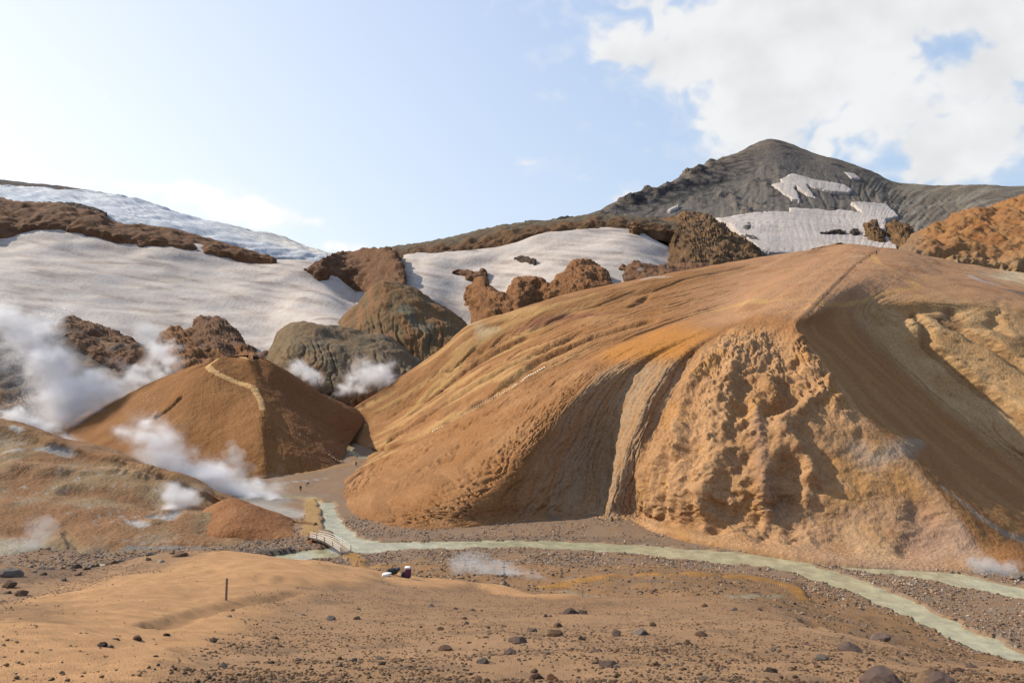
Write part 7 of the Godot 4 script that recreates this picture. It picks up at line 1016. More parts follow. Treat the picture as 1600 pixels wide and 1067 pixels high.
func net_cone_hill() -> PackedFloat32Array:
	return PackedFloat32Array([-114.8, 28.7, -340, -99.4, 34.6, -300, -99.2, 34.4, -298, -98.7, 34.2, -296, -98.1, 34, -294, -97.2, 33.8, -292, -96.4, 33.6, -291, -95.9, 33.3, -291, -95.3, 33.3, -292, -94.2, 33.5, -293, -93.7, 33.7, -295, -93.1, 33.7, -297, -106.1, 29.8, -330, -124.7, 27.2, -338, -109.4, 33.1, -297.9, -108, 33.5, -294.4, -107.5, 33.4, -292.7, -106.9, 32.8, -290.9, -103.9, 31.1, -288.1, -97.8, 28.5, -285.1, -92.7, 27.3, -283.5, -90.9, 27.1, -284.2, -90.9, 29.1, -288.5, -88.9, 31.1, -291.2, -88.8, 31.5, -297.8, -99.8, 26.7, -332.6, -137.3, 24, -339.7, -121.4, 30.2, -300, -115.8, 28.3, -288.4, -111.2, 26.8, -281.7, -107.4, 25.7, -278.8, -102.3, 24.3, -276, -93.9, 23.2, -274.7, -87.6, 22, -273.1, -84.7, 20.6, -275.4, -85, 23.3, -283.1, -83, 26, -289.9, -84.2, 28.1, -301.3, -94.6, 22.5, -339.4, -152.5, 18.8, -345, -135.3, 25.6, -306, -122.7, 19.4, -280, -110.4, 15.3, -264, -100.4, 13.7, -259, -93, 13.9, -257, -85.1, 17.7, -260, -80.9, 17.3, -260, -76.8, 14.1, -265.5, -76.8, 16.3, -277, -76, 18.6, -291, -79.2, 23.5, -308, -90, 17.1, -350, -167.2, 13, -348.6, -148.6, 20.8, -310.1, -130.1, 13.8, -272.5, -112.6, 9.3, -251.9, -98.9, 7.7, -247.8, -88.5, 7.6, -244.9, -79.2, 11.7, -246.6, -76.1, 11.3, -248, -70.3, 9, -255.5, -69.3, 10.2, -271.1, -69.7, 12.1, -291.1, -74.2, 18.5, -317.2, -84.8, 10.8, -356.9, -181.5, 7, -350.9, -162.7, 14.8, -314, -139.9, 9.4, -269.3, -116.1, 4.6, -242.9, -98.4, 2.2, -237.9, -85.3, 2.4, -235.9, -75.2, 5.8, -237, -72.3, 5.4, -239.4, -65.4, 4.2, -247.2, -62.5, 4.9, -264.7, -64.6, 6.7, -294.1, -67.5, 13.7, -326.4, -75.5, 5, -363.3, -195.2, 0.8, -352, -177.7, 7.7, -318, -151.9, 5.6, -270, -120.5, 0.4, -236, -98.1, -3.7, -228, -82.8, -2.6, -229, -72.8, 0.2, -231, -69.2, -0.2, -234, -61.9, -0.5, -240.5, -56.4, 0.3, -258, -60.8, 2.3, -300, -59.2, 9.2, -335, -62.5, 0, -370])

func net_thermal_hill() -> PackedFloat32Array:
	return PackedFloat32Array([-272.5, 30, -300, -221.9, 19.1, -300, -192.9, 9.5, -300, -178.5, 3.5, -300, -164, -1.4, -300, -149.5, -5.5, -300, -137.5, -9.8, -300, -125.4, -14.6, -300, -113.3, -20.7, -300, -101.3, -24.8, -300, -89.2, -29.1, -300, -74.3, -33.9, -300, -218, 32, -240, -170.1, 24.4, -230, -142.8, 19.6, -222, -129.7, 16.4, -218, -117, 13.1, -214, -104.7, 11, -210, -94.8, 8.6, -207, -84.9, 6, -203, -74.8, 3.2, -198, -65.2, 0.8, -193, -55.9, -0.9, -188, -45.3, -2.4, -183, -198, 24.8, -218, -156.8, 18.4, -212, -131.8, 14.9, -205, -120.2, 12.5, -202, -108.8, 10.5, -199, -97.2, 8.4, -195, -88, 6.6, -192, -79, 4.4, -189, -69.9, 2.2, -185, -61.1, 0.8, -181, -52.6, -0.3, -177, -43.1, -1.5, -174, -179.9, 15.1, -198, -142, 11.2, -192, -120.3, 9.3, -187, -110, 8.1, -185, -100, 6.7, -183, -88.7, 5, -178, -80.2, 4.2, -175, -71.9, 2.9, -172, -63.9, 2, -169, -56, 1.1, -166, -48.8, 0, -164, -40.1, -0.6, -162, -156.2, 6.6, -172, -124.2, 5, -168, -106.8, 4, -166, -98.2, 3.6, -165, -89.1, 3.1, -163, -80.2, 2.7, -161, -73.3, 2.1, -160, -66, 1.7, -158, -59.3, 1.3, -157, -52.7, 0.9, -156, -46.1, 0.6, -155, -38.1, 0.2, -154, -133.5, 0.2, -147, -106.5, -0.3, -144, -91.3, -0.7, -142, -85.1, -0.8, -143, -79.3, -0.4, -145, -73.8, -0.3, -148, -68.5, -0.2, -149.5, -62.9, -0.2, -150.5, -57, -0.1, -151, -51.1, 0, -151.5, -45.1, 0, -151.5, -37.5, 0, -151.5, -123.5, -0.6, -136, -100.6, -0.6, -136, -87.5, -0.6, -136, -82.1, -0.7, -138, -77.1, -1, -141, -72.3, -1.6, -145, -67.8, -1.8, -148, -62.3, -1.5, -149, -56.7, -1.2, -150, -50.6, -0.8, -150, -44.6, -0.8, -150, -37.1, -0.8, -150])

func net_red_mound() -> PackedFloat32Array:
	return PackedFloat32Array([-88.4, -18.2, -204.4, -85, -15.6, -202.4, -81.9, -13.2, -201.1, -78.9, -11.1, -200.2, -75.9, -9.4, -199.7, -72.9, -8, -199.5, -69.7, -7.6, -199.4, -66.6, -8.2, -199.4, -63.5, -9.2, -199.5, -60.6, -10.5, -199.7, -57.8, -11.8, -200.2, -55, -13.2, -201.1, -52.4, -15, -202.4, -50.1, -17.3, -204.4, -81.4, -7.4, -188.2, -78.2, -5, -186.2, -75.3, -2.8, -184.9, -72.5, -0.8, -184, -69.8, 0.7, -183.5, -67, 2, -183.3, -64, 2.3, -183.2, -61.2, 1.8, -183.2, -58.4, 0.8, -183.3, -55.7, -0.3, -183.5, -53.1, -1.5, -184, -50.6, -2.8, -184.9, -48.2, -4.4, -186.2, -46.1, -6.5, -188.2, -78.3, -4.3, -181, -75.2, -2, -179, -72.4, 0.1, -177.7, -69.7, 2, -176.8, -67, 3.5, -176.3, -64.3, 4.7, -176.1, -61.5, 5, -176, -58.8, 4.5, -176, -56.1, 3.6, -176.1, -53.5, 2.5, -176.3, -51, 1.4, -176.8, -48.6, 0.1, -177.7, -46.4, -1.5, -179, -44.4, -3.4, -181, -75.6, -3.2, -174.7, -72.5, -1.3, -172.8, -69.7, 0.4, -171.4, -67.1, 1.9, -170.5, -64.5, 3, -170, -61.9, 3.9, -169.8, -59.2, 4.2, -169.7, -56.6, 3.8, -169.7, -54, 3.1, -169.8, -51.6, 2.2, -170, -49.2, 1.4, -170.5, -46.9, 0.4, -171.4, -44.8, -0.9, -172.8, -42.8, -2.4, -174.7, -73.5, -2.3, -169.8, -70.4, -0.9, -167.9, -67.6, 0.4, -166.5, -65, 1.5, -165.6, -62.4, 2.3, -165.1, -59.9, 3, -164.9, -57.4, 3.2, -164.8, -54.9, 2.9, -164.8, -52.4, 2.4, -164.9, -50.1, 1.8, -165.1, -47.8, 1.2, -165.6, -45.6, 0.4, -166.5, -43.5, -0.5, -167.9, -41.6, -1.7, -169.8, -71.8, -1.8, -166.1, -68.8, -0.7, -164.2, -66, 0.2, -162.8, -63.3, 1, -161.9, -60.8, 1.5, -161.4, -58.4, 2, -161.2, -56, 2.1, -161.1, -53.6, 1.9, -161.1, -51.2, 1.5, -161.2, -48.9, 1.1, -161.4, -46.7, 0.7, -161.9, -44.6, 0.3, -162.8, -42.6, -0.4, -164.2, -40.7, -1.3, -166.1, -70.8, -1.6, -163.8, -67.7, -0.8, -161.8, -64.9, -0.3, -160.5, -62.3, 0.1, -159.6, -59.8, 0.4, -159.1, -57.4, 0.7, -158.9, -55, 0.7, -158.8, -52.7, 0.6, -158.8, -50.4, 0.4, -158.9, -48.2, 0.2, -159.1, -46, 0, -159.6, -43.9, -0.2, -160.5, -42, -0.6, -161.8, -40.2, -1.2, -163.8, -70.5, -1.7, -163, -67.3, -1.4, -161, -64.4, -1.1, -159.7, -61.8, -1.1, -158.8, -59.3, -1, -158.3, -57, -1, -158.1, -54.7, -1, -158, -52.4, -1, -158, -50.1, -1.1, -158.1, -47.9, -1.1, -158.3, -45.8, -1, -158.8, -43.7, -1, -159.7, -41.8, -1.2, -161, -40, -1.5, -163, -70.1, -3.6, -162, -66.9, -3.2, -160, -64, -2.9, -158.7, -61.4, -2.8, -157.8, -59, -2.8, -157.3, -56.6, -2.8, -157.1, -54.3, -2.8, -157, -52.1, -2.8, -157, -49.8, -2.8, -157.1, -47.6, -2.9, -157.3, -45.5, -2.8, -157.8, -43.5, -2.8, -158.7, -41.5, -3, -160, -39.7, -3.3, -162])

func net_big_hill() -> PackedFloat32Array:
	return PackedFloat32Array([199.7, 83.3, -520, 158.9, 77.5, -446, 159.8, 77.6, -445.8, 160.8, 77.6, -445.5, 161.7, 77.6, -445.2, 162.7, 77.6, -445, 163.6, 77.6, -444.8, 164.6, 77.6, -444.5, 165.5, 77.5, -444.2, 166.4, 77.4, -444, 167.4, 77.3, -443.8, 168.3, 77.1, -443.5, 169.3, 77, -443.2, 170.2, 76.8, -443, 171.1, 76.6, -442.8, 172.1, 76.5, -442.5, 173, 76.3, -442.2, 173.9, 76, -442, 174.9, 75.8, -441.8, 175.8, 75.6, -441.5, 176.7, 75.4, -441.2, 179.6, 74.5, -440, 203.3, 67.9, -432, 223, 63.1, -425, 251.1, 57.7, -415, 300.6, 48.4, -400, 358.1, 42.5, -390, 199.7, 92.3, -460, 158.9, 86.5, -386, 159.8, 86.6, -385.8, 160.8, 86.6, -385.5, 161.7, 86.6, -385.2, 162.7, 86.6, -385, 163.6, 86.6, -384.8, 164.6, 86.6, -384.5, 165.5, 86.5, -384.2, 166.4, 86.4, -384, 167.4, 86.3, -383.8, 168.3, 86.1, -383.5, 169.3, 86, -383.2, 170.2, 85.8, -383, 171.1, 85.6, -382.8, 172.1, 85.5, -382.5, 173, 85.3, -382.2, 173.9, 85, -382, 174.9, 84.8, -381.8, 175.8, 84.6, -381.5, 176.7, 84.4, -381.2, 179.6, 83.5, -380, 203.3, 76.9, -372, 223, 72.1, -365, 251.1, 66.7, -355, 300.6, 57.4, -340, 358.1, 51.5, -330, 185.8, 90.7, -455, 157.2, 86.1, -385, 145.3, 84.5, -374.1, 141.6, 81.8, -366.2, 138.3, 79.3, -357.6, 136.2, 77.8, -351.1, 134, 76.5, -344.4, 133, 75.7, -339.7, 132, 75, -335.5, 131.5, 74.3, -331.6, 132, 74.1, -330.1, 132.6, 73.8, -328.5, 133.2, 73.7, -327.3, 133.7, 73.4, -325.1, 134.4, 73.2, -322.9, 135.4, 72.9, -321.4, 136.7, 72.7, -320.2, 137.8, 72.5, -319, 138.8, 72.3, -318.2, 140, 72, -318, 143.3, 73, -321.6, 162.1, 75.7, -335, 179.2, 70.7, -331.5, 202.1, 66.3, -330.1, 230.1, 58.9, -322.2, 274.9, 47.1, -310.9, 327.7, 41.4, -301.9, 172.5, 88.3, -450, 146.5, 84.4, -382, 130.9, 80.4, -362.4, 122.4, 75.3, -346.9, 114.9, 70.6, -330, 109.7, 67.6, -317.3, 104.4, 65, -304.1, 101.4, 63.6, -295, 98.6, 62.3, -286.8, 96.6, 61, -279.2, 96.7, 60.6, -276.4, 96.9, 60.3, -273.6, 97.2, 60, -271.4, 97.2, 59.8, -267.3, 97.7, 59.4, -263.1, 98.8, 59, -260.3, 100.3, 58.9, -258.2, 101.7, 58.6, -256.1, 102.8, 58.5, -254.6, 104.1, 58.1, -254.5, 110, 59.9, -261.9, 136.1, 65.1, -288, 152.3, 63.5, -292.4, 181, 60.3, -295.9, 208.1, 52.9, -290.7, 249.1, 37.1, -281.7, 296.8, 32.3, -273.5, 158.8, 85.9, -444, 134.9, 82.4, -377, 120.7, 77.2, -354.2, 108.9, 70.1, -333.3, 98.4, 63.6, -310.6, 91.1, 59.6, -293.5, 83.5, 56.1, -275.7, 79.2, 54.1, -263.5, 75.1, 52.4, -252.6, 72, 50.7, -242.3, 71.9, 50.2, -238.6, 71.7, 49.8, -234.9, 71.8, 49.5, -232.1, 71.6, 49.2, -226.6, 71.9, 48.8, -221.1, 73.1, 48.4, -217.4, 74.8, 48.3, -214.6, 76.3, 47.9, -211.8, 77.4, 47.9, -209.9, 79, 47.4, -209.9, 86.5, 49.2, -220, 103.5, 51.6, -243, 122.8, 54.2, -258, 157, 53.9, -264, 186, 46.2, -260, 225.5, 27.4, -255, 269.1, 22.8, -248, 145, 83, -440, 119.3, 79.8, -371, 100.5, 69.5, -338, 87.8, 61.4, -312, 78.4, 55.1, -287, 74.3, 52.1, -272, 70.5, 50.1, -258, 67.5, 48.6, -247, 65, 47.6, -238, 63.8, 46.6, -230, 63.6, 46.1, -226, 63.4, 45.6, -222, 63.4, 45.4, -219, 63, 45.1, -213, 63.2, 44.6, -207, 64.5, 44.2, -203, 66.2, 44.1, -200, 67.8, 43.7, -197, 69, 43.7, -195, 70.5, 43.2, -195, 78.7, 43.1, -206, 96.2, 42.8, -225, 116.6, 49.2, -249.8, 151.5, 49.5, -253.9, 179.3, 40.4, -249.3, 215.6, 21.8, -243.8, 256.7, 17.1, -236.5, 97.4, 73.3, -425, 79.9, 72.1, -355, 65.3, 61.3, -325, 56.3, 53.3, -298, 50.3, 47.3, -272, 49.8, 45.3, -258, 48.3, 44, -245, 48.2, 43.1, -235, 48.4, 42.5, -227, 49.5, 42, -220, 50.9, 41.7, -217, 52, 41.3, -212, 53.7, 41.1, -210, 53.9, 40.6, -203, 55.4, 39.8, -197, 59.3, 39, -194, 64.1, 38.2, -192, 68.7, 37.5, -189, 71.5, 37.5, -188.5, 74.5, 36.7, -190, 85.7, 35.7, -203, 108.4, 30.9, -224, 115.6, 42.7, -241.9, 147.6, 44.7, -244.5, 173, 34.2, -239, 205.6, 16.1, -232.6, 244, 11.7, -224.8, 60, 66.2, -415, 49.9, 65.9, -345, 35.8, 53.2, -318, 30.3, 45.5, -290, 25.1, 38.6, -260, 25.6, 36.4, -245, 26.1, 35.4, -232, 26.8, 34.9, -222, 28.4, 34.6, -214, 32.1, 34.5, -210, 36.3, 34.5, -210, 40.8, 34.7, -203, 44.9, 34.7, -203, 45.8, 33.6, -193, 48.6, 32.3, -186, 54.7, 31.6, -184, 62.2, 31, -182, 69.1, 30.4, -179, 73.3, 29.5, -178, 77.8, 28.5, -182, 93.6, 26.5, -199, 116.1, 21.1, -215, 118.8, 35, -234.7, 149.1, 37.3, -235.9, 167.5, 26.2, -229, 195.9, 10, -221.6, 231.3, 6.7, -213.2, 26, 58.1, -405, 21.9, 59.8, -340, 12.5, 44.6, -312, 9.1, 37.4, -283, 7, 30.7, -250, 7.6, 28, -235, 9.5, 25.8, -216, 12.3, 25, -204, 16.2, 26, -201, 23.3, 25.8, -204.5, 28.8, 25.8, -204.5, 33.4, 26.4, -196, 38.6, 26.4, -196, 39.6, 25.6, -186, 43.4, 24.8, -177, 51.1, 24.4, -174, 59.7, 23.9, -172, 68.1, 23.4, -170, 75.4, 23.1, -170, 81.6, 22.2, -175, 100.5, 18, -193, 122.3, 12.7, -205, 123.5, 27.5, -228.1, 150.9, 30.1, -226.9, 161.9, 17.8, -219.8, 185.5, 5.9, -209.8, 218.4, 2.7, -201.1, -1.6, 49.2, -400, 0, 52.6, -337, -6.2, 35.9, -310, -7.9, 29.5, -282, -7, 23.2, -248, -7.3, 19.9, -228, -3.3, 17.7, -203, 2.3, 16.1, -190, 8.4, 16.1, -190, 17.2, 15.1, -198, 24.1, 14.8, -200, 27.3, 16.2, -189, 31.7, 16.3, -188, 34, 15.9, -180, 39.6, 17.2, -170, 48, 17.1, -166, 58, 16.7, -164, 67.9, 16.2, -163, 78.4, 17.3, -163, 84.6, 17, -167, 104.3, 12.1, -184, 127, 6.5, -195, 128.5, 20.9, -221.1, 152.1, 23.1, -217.6, 156, 9.3, -211.2, 174.6, 3.5, -197.2, 205.5, -0.2, -188.6, -22.2, 41.7, -395, -17.5, 46.9, -335, -21.2, 27.2, -310, -21.7, 20.9, -284, -20.1, 15.6, -250, -20.8, 12.6, -225, -14.1, 10.5, -195, -5.1, 9.2, -181, 4.4, 8.9, -183, 13.9, 7.4, -191.5, 22.1, 7, -194, 24.3, 8.7, -184, 28.8, 8.7, -184, 31, 9.2, -177, 37.4, 10.4, -166, 46.9, 10.5, -162, 57.5, 10.4, -159, 68.2, 10.2, -157, 80.3, 11.6, -156, 86.9, 11.1, -159, 106.2, 7, -175, 132.3, 1.4, -187, 131.3, 15.3, -211.9, 152.2, 16.3, -208, 150.9, 4.3, -199.7, 165.3, 0.3, -184.3, 192.5, -2.5, -175.7, -37.6, 28.6, -390, -32.3, 35, -335, -35.1, 17.8, -312, -34.7, 12.6, -288, -32.9, 8.2, -256, -34.4, 5.9, -225, -24.2, 5, -188, -11.3, 4.6, -175, 1.7, 3.8, -179, 11.7, 2.4, -186, 20.6, 2.2, -187, 22.6, 3.5, -180.5, 27.6, 3.4, -181, 29.5, 3.9, -175, 37.1, 4.7, -165, 47.6, 5.1, -160, 57.9, 5.3, -156, 68.9, 5.4, -153, 82, 6.7, -150, 89.2, 6.5, -152, 108.1, 3.1, -166, 134.5, -2.4, -178, 132.8, 10.2, -202.3, 151.3, 10.1, -198.1, 146.7, 0.2, -187, 158.2, -3.5, -171.2, 179, -4, -162.4, -57.3, 14.8, -385, -51.5, 22, -337, -49.4, 9.2, -315, -45.8, 5.1, -292, -42.6, 3.3, -265, -42.8, 1.7, -222, -31.3, 1.2, -181, -15.2, 1.5, -172, 0, 1.4, -177, 10.3, 0.4, -183, 19.9, 0.4, -183, 22.1, 1.5, -179.5, 27.3, 1.1, -179.5, 30.6, 1.3, -173, 37.8, 2, -162, 47.7, 2.1, -154, 57.9, 1.8, -150, 68.1, 1.4, -146, 81.6, 2.2, -144, 91.6, 2.6, -147, 109.9, -0.5, -159, 135, -5.4, -168, 132.8, 5.6, -192.3, 149.2, 4.6, -188.1, 143.6, -3.8, -174.2, 149.2, -5.3, -156.6, 167.8, -5.5, -148, -74.3, -1.6, -385, -68.3, 10.9, -340, -66, 3.4, -322, -53.2, -0.1, -294, -48.1, 0.6, -260, -47.7, -0.6, -212, -35.5, -0.9, -175, -17.8, -0.2, -168, -1.1, 0.2, -174, 9.7, 0.1, -177, 19.3, 0.2, -178, 21.5, 0.7, -176, 26.6, 0.3, -176, 30, 1.1, -166, 37.6, 1.3, -156, 47.3, 1.1, -149, 56.9, 0.9, -143, 66.6, 0.3, -140, 80.1, 0.3, -137.5, 92.2, 0.2, -139, 108.5, -3.6, -150, 133.4, -7.8, -158, 131.7, 1.7, -182, 145.9, -0.3, -178, 138, -4.5, -162, 141.2, -5.9, -144, 159.4, -5.9, -134, -74.3, -4.6, -383.5, -68.3, 7.9, -338.5, -66, 0.4, -320.5, -53.2, -3.1, -292.5, -48.1, -2.4, -258.5, -47.7, -3.6, -210.5, -35.5, -3.9, -173.5, -17.8, -3.2, -166.5, -1.1, -2.8, -172.5, 9.7, -2.9, -175.5, 19.3, -2.8, -176.5, 21.5, -2.3, -174.5, 26.6, -2.7, -174.5, 30, -1.9, -164.5, 37.6, -1.7, -154.5, 47.3, -1.9, -147.5, 56.9, -2.1, -141.5, 66.6, -2.7, -138.5, 80.1, -2.7, -136, 92.2, -2.8, -137.5, 108.5, -6.6, -148.5, 133.4, -10.8, -156.5, 131.7, -1.3, -180.5, 145.9, -3.3, -176.5, 138, -7.5, -160.5, 141.2, -8.9, -142.5, 159.4, -8.9, -132.5])

func net_valley_floor() -> PackedFloat32Array:
	return PackedFloat32Array([-518.5, -6, -430, -380.2, -6, -430, -276.5, -6, -430, -207.4, -6, -430, -155.5, -6, -430, -121, -6, -430, -86.4, -6, -430, -51.8, -6, -430, -17.3, -6, -430, 17.3, -6, -430, 69.1, -6, -430, 121, -6, -430, 172.8, -6, -430, 224.7, -6, -430, 276.5, -6, -430, 380.2, -6, -430, 553.1, -6, -430, -482.3, -2.5, -400, -353.7, -2.5, -400, -257.2, -2.5, -400, -192.9, -2.5, -400, -144.7, -2.5, -400, -112.5, -2.5, -400, -80.4, -2.5, -400, -48.2, -2.5, -400, -16.1, -2.5, -400, 16.1, -2.5, -400, 64.3, -2.5, -400, 112.5, -2.5, -400, 160.8, -2.5, -400, 209, -2.5, -400, 257.2, -2.5, -400, 353.7, -2.5, -400, 514.5, -2.5, -400, -422, 0.2, -350, -309.5, 0.2, -350, -225.1, 0.2, -350, -168.8, 0.2, -350, -126.6, 0.2, -350, -98.5, 0.2, -350, -70.3, 0.2, -350, -42.2, 0.2, -350, -14.1, 0.2, -350, 14.1, 0.2, -350, 56.3, 0.2, -350, 98.5, 0.2, -350, 140.7, 0.2, -350, 182.9, 0.2, -350, 225.1, 0.2, -350, 309.5, 0.2, -350, 450.2, 0.2, -350, -361.7, 0.3, -300, -265.3, 0.3, -300, -192.9, 0.3, -300, -144.7, 0.3, -300, -108.5, 0.3, -300, -84.4, 0.3, -300, -60.3, 0.3, -300, -36.2, 0.3, -300, -12.1, 0.3, -300, 12.1, 0.3, -300, 48.2, 0.3, -300, 84.4, 0.3, -300, 120.6, 0.3, -300, 156.8, 0.3, -300, 192.9, 0.3, -300, 265.3, 0.3, -300, 385.9, 0.3, -300, -289.4, 0.3, -240, -212.2, 0.3, -240, -154.3, 0.3, -240, -115.8, 0.3, -240, -86.8, 0.3, -240, -67.5, 0.3, -240, -48.2, 0.3, -240, -28.9, 0.3, -240, -9.6, 0.3, -240, 9.6, 0.3, -240, 38.6, 0.3, -240, 67.5, 0.3, -240, 96.5, 0.3, -240, 125.4, 0.3, -240, 154.3, 0.3, -240, 212.2, 0.3, -240, 308.7, 0.3, -240, -241.2, 0.3, -200, -176.8, 0.3, -200, -128.6, 0.3, -200, -96.5, 0.3, -200, -72.3, 0.3, -200, -56.3, 0.3, -200, -40.2, 0.3, -200, -24.1, 0.3, -200, -8, 0.3, -200, 8, 0.3, -200, 32.2, 0.3, -200, 56.3, 0.3, -200, 80.4, 0.3, -200, 104.5, 0.3, -200, 128.6, 0.3, -200, 176.8, 0.3, -200, 257.2, 0.3, -200, -205, 0.3, -170, -150.3, 0.3, -170, -109.3, 0.3, -170, -82, 0.3, -170, -61.5, 0.3, -170, -47.8, 0.3, -170, -34.2, 0.3, -170, -20.5, 0.3, -170, -6.8, 0.3, -170, 6.8, 0.3, -170, 27.3, 0.3, -170, 47.8, 0.3, -170, 68.3, 0.3, -170, 88.8, 0.3, -170, 109.3, 0.3, -170, 150.3, 0.3, -170, 218.6, 0.3, -170, -180.9, 0.3, -150, -132.6, 0.3, -150, -96.5, 0.3, -150, -72.3, 0.3, -150, -54.3, 0.3, -150, -42.2, 0.3, -150, -30.1, 0.3, -150, -18.1, 0.3, -150, -6, 0.3, -150, 6, 0.3, -150, 24.1, 0.3, -150, 42.2, 0.3, -150, 60.3, 0.3, -150, 78.4, 0.3, -150, 96.5, 0.3, -150, 132.6, 0.3, -150, 192.9, 0.3, -150, -168.8, 0.3, -140, -123.8, 0.3, -140, -90, 0.3, -140, -67.5, 0.3, -140, -50.6, 0.5, -140, -39.4, 0.6, -140, -28.1, 0.8, -140, -16.9, 0.9, -140, -5.6, 0.9, -140, 5.6, 0.8, -140, 22.5, 0.5, -140, 39.4, 0.3, -140, 56.3, 0.3, -140, 73.2, 0.3, -140, 90, 0.3, -140, 123.8, 0.3, -140, 180.1, 0.3, -140, -156.8, 0.3, -130, -115, 0.3, -130, -83.6, 0.3, -130, -62.7, 1, -130, -47, 2, -130, -36.6, 3, -130, -26.1, 3.5, -130, -15.7, 3.5, -130, -5.2, 3.5, -130, 5.2, 3.5, -130, 20.9, 3.2, -130, 36.6, 2, -130, 52.3, 0.3, -130, 67.9, 0.3, -130, 83.6, 0.3, -130, 115, 0.3, -130, 167.2, 0.3, -130, -138.7, 2, -115, -101.7, 2, -115, -74, 2, -115, -55.5, 4, -115, -41.6, 5.5, -115, -32.4, 6.5, -115, -23.1, 7, -115, -13.9, 7, -115, -4.6, 7, -115, 4.6, 7, -115, 18.5, 7, -115, 32.4, 5, -115, 46.2, 2.2, -115, 60.1, 0.4, -115, 74, 0.3, -115, 101.7, 0.3, -115, 147.9, 0.3, -115, -120.6, 6, -100, -88.4, 6, -100, -64.3, 6, -100, -48.2, 8, -100, -36.2, 9.5, -100, -28.1, 10, -100, -20.1, 10.5, -100, -12.1, 10.5, -100, -4, 10.5, -100, 4, 10.5, -100, 16.1, 10.5, -100, 28.1, 9, -100, 40.2, 5.5, -100, 52.3, 2.5, -100, 64.3, 0.5, -100, 88.4, 0.3, -100, 128.6, 0.3, -100, -102.5, 11, -85, -75.2, 11, -85, -54.7, 11, -85, -41, 13, -85, -30.7, 13.5, -85, -23.9, 14, -85, -17.1, 14.5, -85, -10.2, 14.4, -85, -3.4, 14, -85, 3.4, 13.5, -85, 13.7, 13.5, -85, 23.9, 13, -85, 34.2, 10, -85, 44.4, 7, -85, 54.7, 4, -85, 75.2, 2, -85, 109.3, 1, -85, -84.4, 16, -70, -61.9, 16, -70, -45, 16, -70, -33.8, 17, -70, -25.3, 18, -70, -19.7, 18.5, -70, -14.1, 18.6, -70, -8.4, 18.1, -70, -2.8, 17.6, -70, 2.8, 17, -70, 11.3, 16.6, -70, 19.7, 16.4, -70, 28.1, 15, -70, 36.6, 13, -70, 45, 9, -70, 61.9, 7, -70, 90, 5, -70, -66.3, 18, -55, -48.6, 18, -55, -35.4, 18, -55, -26.5, 19, -55, -19.9, 19.5, -55, -15.5, 19.5, -55, -11.1, 19.5, -55, -6.6, 19.3, -55, -2.2, 19, -55, 2.2, 18.6, -55, 8.8, 18.4, -55, 15.5, 18, -55, 22.1, 17, -55, 28.7, 15, -55, 35.4, 13, -55, 48.6, 10, -55, 70.7, 8, -55])

